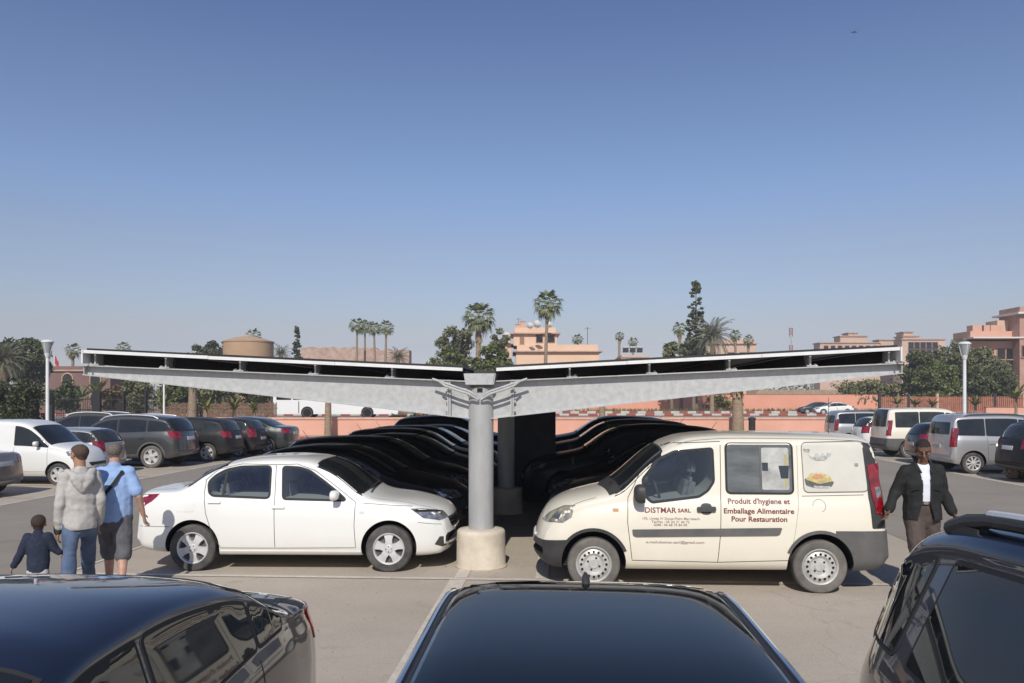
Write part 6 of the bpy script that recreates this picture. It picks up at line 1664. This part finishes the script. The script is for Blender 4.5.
# pink villa in the middle
YV = 130; X = lambda px: (px - 512) / 796 * YV; ZV = lambda py: 2.2 + (400 - py) * YV / 796
b = flat_building('villa', 'pink two storey villa with satellite dishes behind the gutter of the canopy', X(516), X(599), YV, YV + 12, ZV(344.5), M['pink'], slab=.55, parapet=1.25)
cx = (X(516) + X(599)) / 2; cy = YV + 6
mb = MB(); xa, xb = X(513.5) - cx, X(557) - cx; z0, z1 = ZV(345.5) - .5, ZV(334) - .5
mb.box(((xa + xb) / 2, -1.2, (z0 + z1) / 2), (xb - xa, 9.0, z1 - z0)); up = mb.build('upper_storey', M['pink'], b)
mb = MB(); mb.box(((xa + xb) / 2, -1.2, z1 + .1), (xb - xa + 1.1, 10.1, .2)); mb.build('roof_slab', M['slab'], up)
mb = MB(); mb.box(((xa + xb) / 2, -1.2, z1 + .65), (xb - xa - .4, 8.6, .9)); mb.build('parapet', M['pink'], up)
for px, w_ in ((539.5, .95), (551, 1.1)): window(up, X(px) - cx, -5.7, (z0 + z1) / 2 + .2, w_, 1.15, sill=False)
window(up, X(522) - cx, -5.7, (z0 + z1) / 2 - .1, .5, .9, M['frame'])
for px, h_ in ((518, .8), (523, 1.3)):
    mb = MB(); mb.box((X(px) - cx, -2, z1 + 1.1 + h_ / 2), (.7, .7, h_)); c_ = mb.build('chimney', M['salmon'], b)
    mb = MB(); mb.box((X(px) - cx, -2, z1 + 1.14 + h_), (.9, .9, .12)); mb.build('chimney_cap', M['slab'], c_)
b2 = flat_building('villa', 'pink side house with one dish left of the villa', X(496), X(511), YV + 1, YV + 9, ZV(339), M['pink'], slab=.4, parapet=.8)
for k_, zz in enumerate((-6.2, -3.4)): mb = MB(); mb.box((-1.0, -4.6, ZV(339) - .5 + zz + 2.4), (2.2, 1.6, .18)); mb.build('balcony_slab', M['slab'], b2)
window(b2, .4, -4.0, 3.4, 1.1, 1.3)
def dish(label, px, y, py, r, aim=-.5):
    p = at(px, y, py); root = empty('satellite_dish', p); tag(root, label, 'satellite dish', 'satellite dishes'); root.rotation_euler = (R(-62), 0, aim)
    mb = MB(); mb.lathe([(.001, .0), (r * .4, .04 * r), (r * .75, .16 * r), (r, .30 * r), (r * 1.02, .31 * r), (r * .99, .33 * r), (r * .74, .20 * r), (r * .4, .08 * r), (.001, .04 * r)], 28, 'z', close=False); mb.build('reflector', M['white_dish'], root, True)
    mb = MB(); mb.tube([(0, -r * .9, .3 * r), (0, 0, r * .95)], .02, 6); mb.lathe([(.06, r * .9), (.06, r * 1.0)], 10, 'z'); mb.build('arm', M['plastic'], root)
    mb = MB(); mb.tube([(0, 0, -.02), (0, .25 * r, -.5 * r), (0, .9 * r, -.95 * r)], .04, 6); mb.build('mast', M['column'], root)
dish('white satellite dish left of the tall palm on the villa roof', 529.8, 126, 326, .52, -.3); dish('largest white satellite dish on the villa roof', 537, 126, 324.5, .62, -.3)
dish('white satellite dish half hidden by the tall palm trunk', 549, 128, 325, .50, -.4); dish('white satellite dish on the pink side house', 506.5, 129, 336, .58, -.3)
def mast(label, px, y, py0, py1, r=.06):
    p = at(px, y, py0); o_ = MB(); o_.tube([(0, 0, 0), (0, 0, (py0 - py1) * y / 796)], r, 6); o_.tube([(-.5, 0, (py0 - py1) * y / 796 * .93), (.5, 0, (py0 - py1) * y / 796 * .93)], r * .6, 5)
    o = o_.build('aerial', M['plastic']); o.location = p; tag(o, label, 'aerial', 'roof aerials')
mast('thin aerial on the long roof of the pink villa', 587.5, 134, 345, 327, .05); mast('thin aerial above the chimneys of the pink villa', 518.5, 134, 334, 318, .035)
# small block with boilers
b = flat_building('rooftop_house', 'low pink block with three dark roof boilers', (621 - 512) / 796 * 172, (648 - 512) / 796 * 172, 172, 180, 2.2 + 45 * 172 / 796, M['pink_far'], slab=.2, parapet=.6)
for i, px in enumerate((625.5, 632.5, 639.5)):
    p = at(px, 173, 352); root = empty('roof_boiler', p); tag(root, ('dark roof boiler, leftmost on the low pink block', 'dark roof boiler, middle on the low pink block', 'dark roof boiler, rightmost on the low pink block')[i], 'boiler', 'roof boilers')
    mb = MB(); mb.prism([(-.45, -.1), (.35, -.1), (-.45, .9)], 'x', -.6, .6); mb.build('collector', M['pvsheet'], root)
    mb = MB(); mb.lathe([(.001, -.7), (.25, -.7), (.25, .7), (.001, .7)], 14, 'x', (0, -.3, 1.0), close=False); mb.build('tank', M['steel'], root, True)
# distant balcony house right of the conifer
b = flat_building('villa', 'distant pink house with dark balconies right of the conifer', (704 - 512) / 796 * 185, (756 - 512) / 796 * 185, 185, 197, 2.2 + 61 * 185 / 796, M['pink_far'], slab=.4, parapet=1.2)
for px in (712, 731, 743, 752): window(b, (px - 730) / 796 * 185, -6, 11.6, 1.5, 2.2)
# red and white radio mast
p = at(791, 300); root = empty('radio_mast', (p.x, p.y, 0)); tag(root, 'red and white banded radio mast on the skyline', 'mast')
zt_ = 2.2 + 72 * 300 / 796
for i in range(9):
    za, zb_ = zt_ * i / 9, zt_ * (i + 1) / 9; mb = MB()
    for k in range(4):
        a = k * math.pi / 2 + .4; mb.tube([(.75 * math.cos(a), .75 * math.sin(a), za), (.75 * math.cos(a), .75 * math.sin(a), zb_)], .16, 5)
        a2 = a + math.pi / 2; mb.tube([(.75 * math.cos(a), .75 * math.sin(a), za), (.75 * math.cos(a2), .75 * math.sin(a2), zb_)], .10, 4); mb.tube([(.75 * math.cos(a), .75 * math.sin(a), zb_ - .1), (.75 * math.cos(a2), .75 * math.sin(a2), zb_ - .1)], .10, 4)
    mb.build('mast_section', mat('mast_red', (.34, .12, .10), .6) if i % 2 == 0 else mat('mast_white', (.55, .55, .55), .6), root)

# buildings on the right skyline
def blocky(label, parts, y, m, group=None, wins=()):
    """several stacked blocks of one building: (px0, px1, pytop)"""
    root = None
    for i, (a, b_, t) in enumerate(parts):
        x0, x1 = (a - 512) / 796 * y, (b_ - 512) / 796 * y; z1 = 2.2 + (400 - t) * y / 796
        if root is None:
            root = empty('apartment_building', ((x0 + x1) / 2, y, .5)); tag(root, label, 'building', group); ox = (x0 + x1) / 2
        mb = MB(); yo = (i % 3) * 1.1; mb.box(((x0 + x1) / 2 - ox, 2.5 + yo, z1 / 2 - .25), (x1 - x0, 5 - .3 * i, z1 - .5)); wl = mb.build('wall', m, root)
        mb = MB(); mb.box(((x0 + x1) / 2 - ox, 2.5 + yo, z1 - .45), (x1 - x0 + .6, 5.6 - .3 * i, .3)); mb.build('parapet', M['slab'], wl)
    for px, py, w_, h_ in wins: window(root, (px - 512) / 796 * y - ox, -.0, 2.2 + (400 - py) * y / 796 - .5, w_, h_)
    return root
blocky('far pink apartment block with stepped roof left of the dark trees', [(820, 880, 343), (842, 869, 336), (852, 861, 332.5), (880, 906, 340)], 240, M['pink_far'], wins=[(826 + 7 * k, 348.5, 1.2, 1.6) for k in range(10)])
blocky('far pink apartment block with rooftop tower above the dark trees', [(902, 945, 339.5), (905, 921, 336), (908, 917, 331.5)], 225, M['pink_far'], wins=[(911 + 6 * k, 345.5, 1.4, 1.8) for k in range(5)] + [(911 + 6 * k, 352, 1.4, 1.8) for k in range(5)])
YR = 120; XR = lambda px: (px - 512) / 796 * YR; ZR = lambda py: 2.2 + (400 - py) * YR / 796
b = flat_building('apartment_building', 'large brick pink building with projecting white roof slabs at the right edge', XR(970), XR(1034), YR, YR + 5, ZR(331), M['salmon'], slab=0, parapet=1.5)
cx = (XR(970) + XR(1034)) / 2; DY = 4.5
M['white_slab'] = mat('white_slab', (.66, .62, .57), .8, var=.08)
mb = MB(); mb.box((XR(994) - cx, -3.1, ZR(338.5) - .5), (XR(1022) - XR(966), 2.6, .22)); mb.build('roof_slab', M['white_slab'], b)
mb = MB(); mb.box((XR(1026) - cx, -1.7, (ZR(308) - .5) / 2), (XR(1040) - XR(1013), 5, ZR(308) - .5)); tw = mb.build('tower', mat('brick_pink', (.38, .22, .17), .9, c2=(.48, .30, .235), vscale=1.2), b)
mb = MB(); mb.box((XR(1026) - cx, -1.7, ZR(314.5) - .5), (XR(1044) - XR(1008), 6.5, .28)); mb.build('tower_slab', M['white_slab'], tw)
for px, t_, w_ in ((980, 329, 1.4), (990, 329, 1.0), (999, 328, 1.9)):
    mb = MB(); mb.box((XR(px) - cx, -1.0, ZR(334) - .5 + .4), (w_, 1.6, 2.0)); mb.build('roof_hut', M['salmon'], b)
mb = MB(); mb.box((XR(1010) - cx, 0, ZR(327) - .5), (2.6, 3, 2.2)); mb.build('stair_hut', M['pink_far'], b)
for px in (1001, 1010):
    for py in (354, 366, 379): window(b, XR(px) - cx, -2.5, ZR(py) - .5, 1.1, 1.5)
for px in (1018, 1023): window(tw, XR(px) - cx, -4.2, ZR(352) - .5, 1.0, 1.6)
# dense trees on the right
for i, (px, y, t, w_, m, lb) in enumerate(((922, 104, 345, 46, 'leaf_dark', 'dark bushy tree just right of the canopy tip'), (953, 106, 334, 52, 'leaf_olive', 'tallest olive green tree behind the right lamp post'), (985, 106, 340, 46, 'leaf_olive', 'olive green tree right of the right lamp post'), (938, 99, 358, 44, 'leaf_mid', 'green tree in front of the dark bushy tree'), (1002, 100, 366, 26, 'leaf_dark', 'small dark tree below the brick pink building'), (968, 100, 362, 40, 'leaf_dark', 'dark tree behind the foot of the right lamp post'))):
    tree_at(broadleaf, 'broadleaf_tree', lb, px, y + 9, t, w_ * 1.12, M[m], n=46, per=230, leaf=.22, seed=40 + i, trunk=.06, group='trees behind the right lamp post', m2=M['leaf_mid'] if i in (0, 3) else None)
tree_at(broadleaf, 'shrub', 'olive shrub row under the right tip of the canopy', 868, 116, 377, 76, M['leaf_olive'], n=40, per=150, leaf=.24, seed=50, trunk=.05, flat=.6, group='shrubs over the coral wall')
tree_at(broadleaf, 'shrub', 'dark ivy shrub hanging over the coral wall by the short palm', 722, 112.5, 392, 44, M['leaf_mid'], n=24, per=90, leaf=.2, seed=51, trunk=.05, flat=.5, group='shrubs over the coral wall')
mb = MB(); mb.prism([(-6.5, 0), (6.5, 0), (5.6, .9), (-5.6, .9)], 'y', -2, 2); o = mb.build('shed_roof', mat('tan_tile_roof', (.30, .22, .15), .9, c2=(.42, .33, .24), vscale=2)); o.location = at(793, 118, 396); tag(o, 'low tan tiled roof showing over the coral wall', 'roof')
# red brown picket fence on the right
root = empty('picket_fence', ((880 - 512) / 796 * 94, 94, .45)); tag(root, 'red brown slatted fence with posts behind the right hand cars', 'fence')
M['fence_red'] = mat('red_brown_slats', (.33, .12, .075), .85, c2=(.43, .18, .115), vscale=2)
for k in range(7):
    mb = MB()
    for j in range(14): mb.box((k * 3.4 + .14 + j * .235, 0, 1.15), (.17, .05, 2.0))
    mb.box((k * 3.4 + 1.7, .05, .45), (3.3, .05, .10)); mb.box((k * 3.4 + 1.7, .05, 1.9), (3.3, .05, .10)); mb.build('slat_panel', M['fence_red'], root)
for k in range(8): mb = MB(); mb.box((k * 3.4 - .06, 0, 1.25), (.28, .28, 2.5)); mb.build('post', M['salmon'] if k % 3 == 2 else M['plastic'], root)
wall('low_wall', 'low salmon wall with a step in front of the slatted fence at the right', (985 - 512) / 796 * 90, (1040 - 512) / 796 * 90, 90, .45, 1.35, .4, M['orange'], M['coping'])
def tuft(label, px, y, py, r, seed, m=None, group='young palm tufts', n=26):
    p = at(px, y); z = .45; root = empty('palm_shrub', (p.x, p.y, z)); tag(root, label, 'plant', group); q = random.Random(seed); V, F = [], []; h = 2.2 + (400 - py) * y / 796 - z
    mb = MB(); mb.tube([(0, 0, 0), (0, 0, h * .45)], [.16, .12], 8); mb.build('trunk', M['palmtrunk'], root, True)
    for i in range(n):
        az = i * 2.4; el = q.uniform(.1, 1.35); L = r * q.uniform(.8, 1.1); pts = []; p_ = Vector((0, 0, h * .45)); hd = Vector((math.cos(az), math.sin(az), 0)); sd = Vector((-hd.y, hd.x, 0))
        for j in range(6):
            a = el - (j / 5) ** 1.4 * .9; pts.append(p_.copy()); p_ = p_ + (hd * math.cos(a) + Vector((0, 0, math.sin(a)))) * L / 5
        for j in range(5):
            w_ = L * .075 * math.sin(math.pi * (j + .6) / 5.6); w2 = L * .075 * math.sin(math.pi * (j + 1.6) / 5.6) if j < 4 else .005
            k = len(V); V += [pts[j] - sd * w_, pts[j] + sd * w_, pts[j + 1] + sd * w2, pts[j + 1] - sd * w2]; F.append((k, k + 1, k + 2, k + 3))
    mesh_obj('crown', V, F, m or M['palmleaf_yellow'], root)
for i, (px, y, py, r, lb) in enumerate(((897, 88, 390, 1.6, 'yellow green palm tuft left of the right lamp post before the fence'), (915, 87, 393, 1.5, 'palm tuft between the cream van roof and the fence'), (932, 86, 396, 1.4, 'low palm tuft above the cream windowed van'), (975, 86, 392, 1.7, 'yellow green palm tuft right of the right lamp post'), (1016, 84, 378, 2.2, 'large palm tuft at the right edge'))):
    tuft(lb, px, y, py, r, 60 + i, group='palm tufts on the right')
# left garden beyond the low wall
for i, (px, y, py, r, lb, m) in enumerate(((163, 60, 393, 1.5, 'young palm right of the hidden lamp post', None), (206, 60, 393, 1.4, 'young palm second from the left by the reed fence', None), (234, 61, 394, 1.4, 'young palm third from the left by the reed fence', None), (254, 62, 396, 1.2, 'young palm beside the coach', None), (97, 84, 372, 2.4, 'bright green palm tuft left of the rusty shrub', M['palmleaf_yellow']), (82, 86, 376, 2.2, 'palm tuft beside the mauve villa', M['palmleaf']))):
    tuft(lb, px, y, py, r, 70 + i, m, group='young palms on the left')
p = at(192.5, 63); root = empty('palm_tree', (p.x, p.y, .45)); tag(root, 'thick bare palm trunk by the reed fence, crown behind the canopy', 'palm tree'); fan_palm_parts(root, 4.2, 1.6, 77, 34, .30, .5, -.5)
tree_at(broadleaf, 'shrub', 'rusty orange shrub behind the dark fence', 111, 86, 380, 22, M['leaf_rust'], n=14, per=120, leaf=.16, seed=80, trunk=.1, group='shrubs behind the dark fence', m2=M['leaf_olive'])
for i, (px, w_, t, m, lb) in enumerate(((66, 34, 379, 'leaf_dark', 'dark shrub under the mauve villa'), (136, 44, 374, 'leaf_olive', 'olive shrub behind the hidden lamp post'), (176, 46, 371, 'leaf_mid', 'mid green shrub behind the thick bare trunk'), (218, 48, 372, 'leaf_olive', 'olive shrub behind the reed fence'), (256, 40, 374, 'leaf_dark', 'dark shrub behind the left end of the coach'), (298, 44, 376, 'leaf_mid', 'mid green shrub above the coach'))):
    tree_at(broadleaf, 'shrub', lb, px, 92 + 2 * i, t, w_, M[m], n=26, per=130, leaf=.2, seed=81 + i, trunk=.04, group='shrubs behind the dark fence')
x0 = at(160, 64).x; x1 = at(278, 64).x
root = empty('reed_fence', (x0, 64, .45)); tag(root, 'brown reed screen fence left of the coach', 'fence'); mb = MB(); q = random.Random(5); n = int((x1 - x0) / .11)
for i in range(n): mb.box((i * .11, q.uniform(-.03, .03), .72 + q.uniform(-.06, .10)), (.085, .04, 1.44 + q.uniform(-.05, .2)))
mb.build('reed_panel', mat('brown_reed', (.13, .075, .05), .95, c2=(.24, .15, .10), vscale=5), root)
mb = MB(); mb.box(((x1 - x0) / 2, -.05, 1.1), (x1 - x0, .04, .06)); mb.build('rail', M['bark'], root)
x0 = at(48, 58).x; x1 = at(156, 58).x
root = empty('metal_fence', (x0, 58, .45)); tag(root, 'dark metal picket fence with gate posts behind the charcoal estate car', 'fence')
M['fence_black'] = mat('black_iron', (.016, .016, .017), .6)
mb = MB(); n = int((x1 - x0) / .16)
for i in range(n): mb.box((i * .16, 0, .95), (.025, .025, 1.9))
mb.build('pickets', M['fence_black'], root)
for z in (.25, 1.05, 1.8): mb = MB(); mb.box(((x1 - x0) / 2, 0, z), (x1 - x0, .05, .06)); mb.build('rail', M['fence_black'], root)
for px, w_ in ((50, .5), (97, .55), (124, .12), (146, .12)):
    mb = MB(); mb.box((at(px, 58).x - x0, 0, 1.2), (w_, .3, 2.4)); mb.build('post', M['fence_black'], root)
# low dark hedge right of the coach
root = empty('hedge', at(424, 60)); root.location.z = .45; tag(root, 'low dark hedge right of the coach above the low wall', 'hedge')
C = [(rng.uniform(-2.4, 4), rng.uniform(-.4, .4), rng.uniform(.15, .5)) for _ in range(50)]; leaf_cloud('foliage', clump_points(C, [.32] * 50, 90), .08, M['leaf_hedge'], root)
# long tree mass far behind that closes the horizon
for k, (xa, xb, y, zt2) in enumerate(((-420, -60, 260, 9), (-60, 60, 300, 7), (60, 420, 270, 9))):
    root = empty('far_trees', (0, 0, 0)); C, Rr = [], []
    for i in range(170): C.append((rng.uniform(xa, xb), y + rng.uniform(-10, 10), rng.uniform(0, zt2 * .72))); Rr.append((rng.uniform(3, 6), 3, rng.uniform(1.4, 2.6)))
    o = leaf_cloud('distant_trees', clump_points(C, Rr, 60), .55, M['leaf_grey'], None); o['kind'] = 'stuff'; bpy.data.objects.remove(root)
# bird
p = at(854, 60, 32); V = [(0, 0, 0), (.16, .05, .03), (.30, .02, -.03), (.14, -.05, .02), (-.16, .05, .03), (-.30, .02, -.03), (-.14, -.05, .02)]
root = empty('bird', p); tag(root, 'tiny dark bird high in the sky', 'bird')
mb = MB(); mb.tube([(0, .16, 0), (0, .08, .01), (0, -.04, 0), (0, -.2, 0)], [.01, .035, .03, .01], 8); mb.build('body', M['plastic'], root, True)
for sg in (-1, 1):
    mb = MB(); mb.prism([(sg * .02, .06), (sg * .16, .09), (sg * .30, .0), (sg * .15, .0), (sg * .02, -.05)], 'z', -.006, .006); mb.build('wing', M['plastic'], root)

# ------------------------------------------------------------------ the dusty air
m = bpy.data.materials.new('dusty_air'); m.use_nodes = True; nt_ = m.node_tree
nt_.nodes.remove(nt_.nodes['Principled BSDF']); pv = nt_.nodes.new('ShaderNodeVolumePrincipled')
pv.inputs['Color'].default_value = (.78, .80, .84, 1); pv.inputs['Density'].default_value = HAZE; pv.inputs['Anisotropy'].default_value = .2
nt_.links.new(pv.outputs['Volume'], nt_.nodes['Material Output'].inputs['Volume'])
mb = MB(); mb.box((0, 170, 13.5), (900, 420, 29)); hz = mb.build('haze', m); hz['kind'] = 'stuff'
cam = bpy.data.cameras.new('camera'); co = bpy.data.objects.new('camera', cam); col.objects.link(co)
cam.sensor_width = 36; cam.lens = 796 / 1024 * 36; cam.shift_y = 58.5 / 1024; cam.clip_end = 3000; cam.clip_start = .05
co.location = (0, 0, 2.2); co.rotation_euler = (R(90), 0, 0); scene.camera = co
w = bpy.data.worlds.new('World'); scene.world = w; w.use_nodes = True
nt = w.node_tree; bg = nt.nodes['Background']; sky = nt.nodes.new('ShaderNodeTexSky'); sky.sky_type = 'NISHITA'
EL, AZ = 40.0, 6.0       # sun behind the camera; shadows run away from it and AZ degrees to the right
sd = Vector((-math.sin(R(AZ)) * math.cos(R(EL)), -math.cos(R(AZ)) * math.cos(R(EL)), math.sin(R(EL))))
sky.sun_disc = False; sky.sun_elevation = R(EL); sky.sun_rotation = math.atan2(sd.x, sd.y)
sky.altitude = 450; sky.air_density = 1.0; sky.dust_density = .5; sky.ozone_density = 2.5
# winter dust in the air: the clear-sky model is toned down towards the horizon
tcw = nt.nodes.new('ShaderNodeTexCoord'); sz = nt.nodes.new('ShaderNodeSeparateXYZ'); nt.links.new(tcw.outputs['Generated'], sz.inputs['Vector'])
rw = nt.nodes.new('ShaderNodeValToRGB'); cr_ = rw.color_ramp
STOPS = [(0.0, (0.731, 0.759, 0.994)), (0.05, (0.811, 0.684, 0.775)), (0.086, (0.907, 0.716, 0.689)), (0.122, (0.956, 0.8, 0.783)), (0.185, (1.041, 0.868, 0.851)), (0.244, (1.0, 0.938, 0.986)), (0.353, (0.928, 0.887, 0.954)), (0.442, (0.8, 0.775, 0.926)), (0.7, (0.72, 0.72, 0.9))]
cr_.elements[0].position, cr_.elements[0].color = STOPS[0][0], (*STOPS[0][1], 1)
cr_.elements[1].position, cr_.elements[1].color = STOPS[-1][0], (*STOPS[-1][1], 1)
for p_, c_ in STOPS[1:-1]: el_ = cr_.elements.new(p_); el_.color = (*c_, 1)
nt.links.new(sz.outputs['Z'], rw.inputs['Fac'])
mw = nt.nodes.new('ShaderNodeMix'); mw.data_type = 'RGBA'; mw.blend_type = 'MULTIPLY'; mw.inputs[0].default_value = 1.0
nt.links.new(sky.outputs['Color'], mw.inputs[6]); nt.links.new(rw.outputs['Color'], mw.inputs[7])
nt.links.new(mw.outputs[2], bg.inputs['Color']); bg.inputs['Strength'].default_value = .10
sl = bpy.data.lights.new('sun', 'SUN'); sl.energy = 3.6; sl.angle = R(.53); sl.color = (1.0, .95, .87)
so = bpy.data.objects.new('sun', sl); col.objects.link(so); so.rotation_euler = sd.to_track_quat('Z', 'Y').to_euler()
vs = scene.view_settings; vs.view_transform = 'Standard'; vs.look = 'None'; vs.gamma = 1; vs.exposure = .20
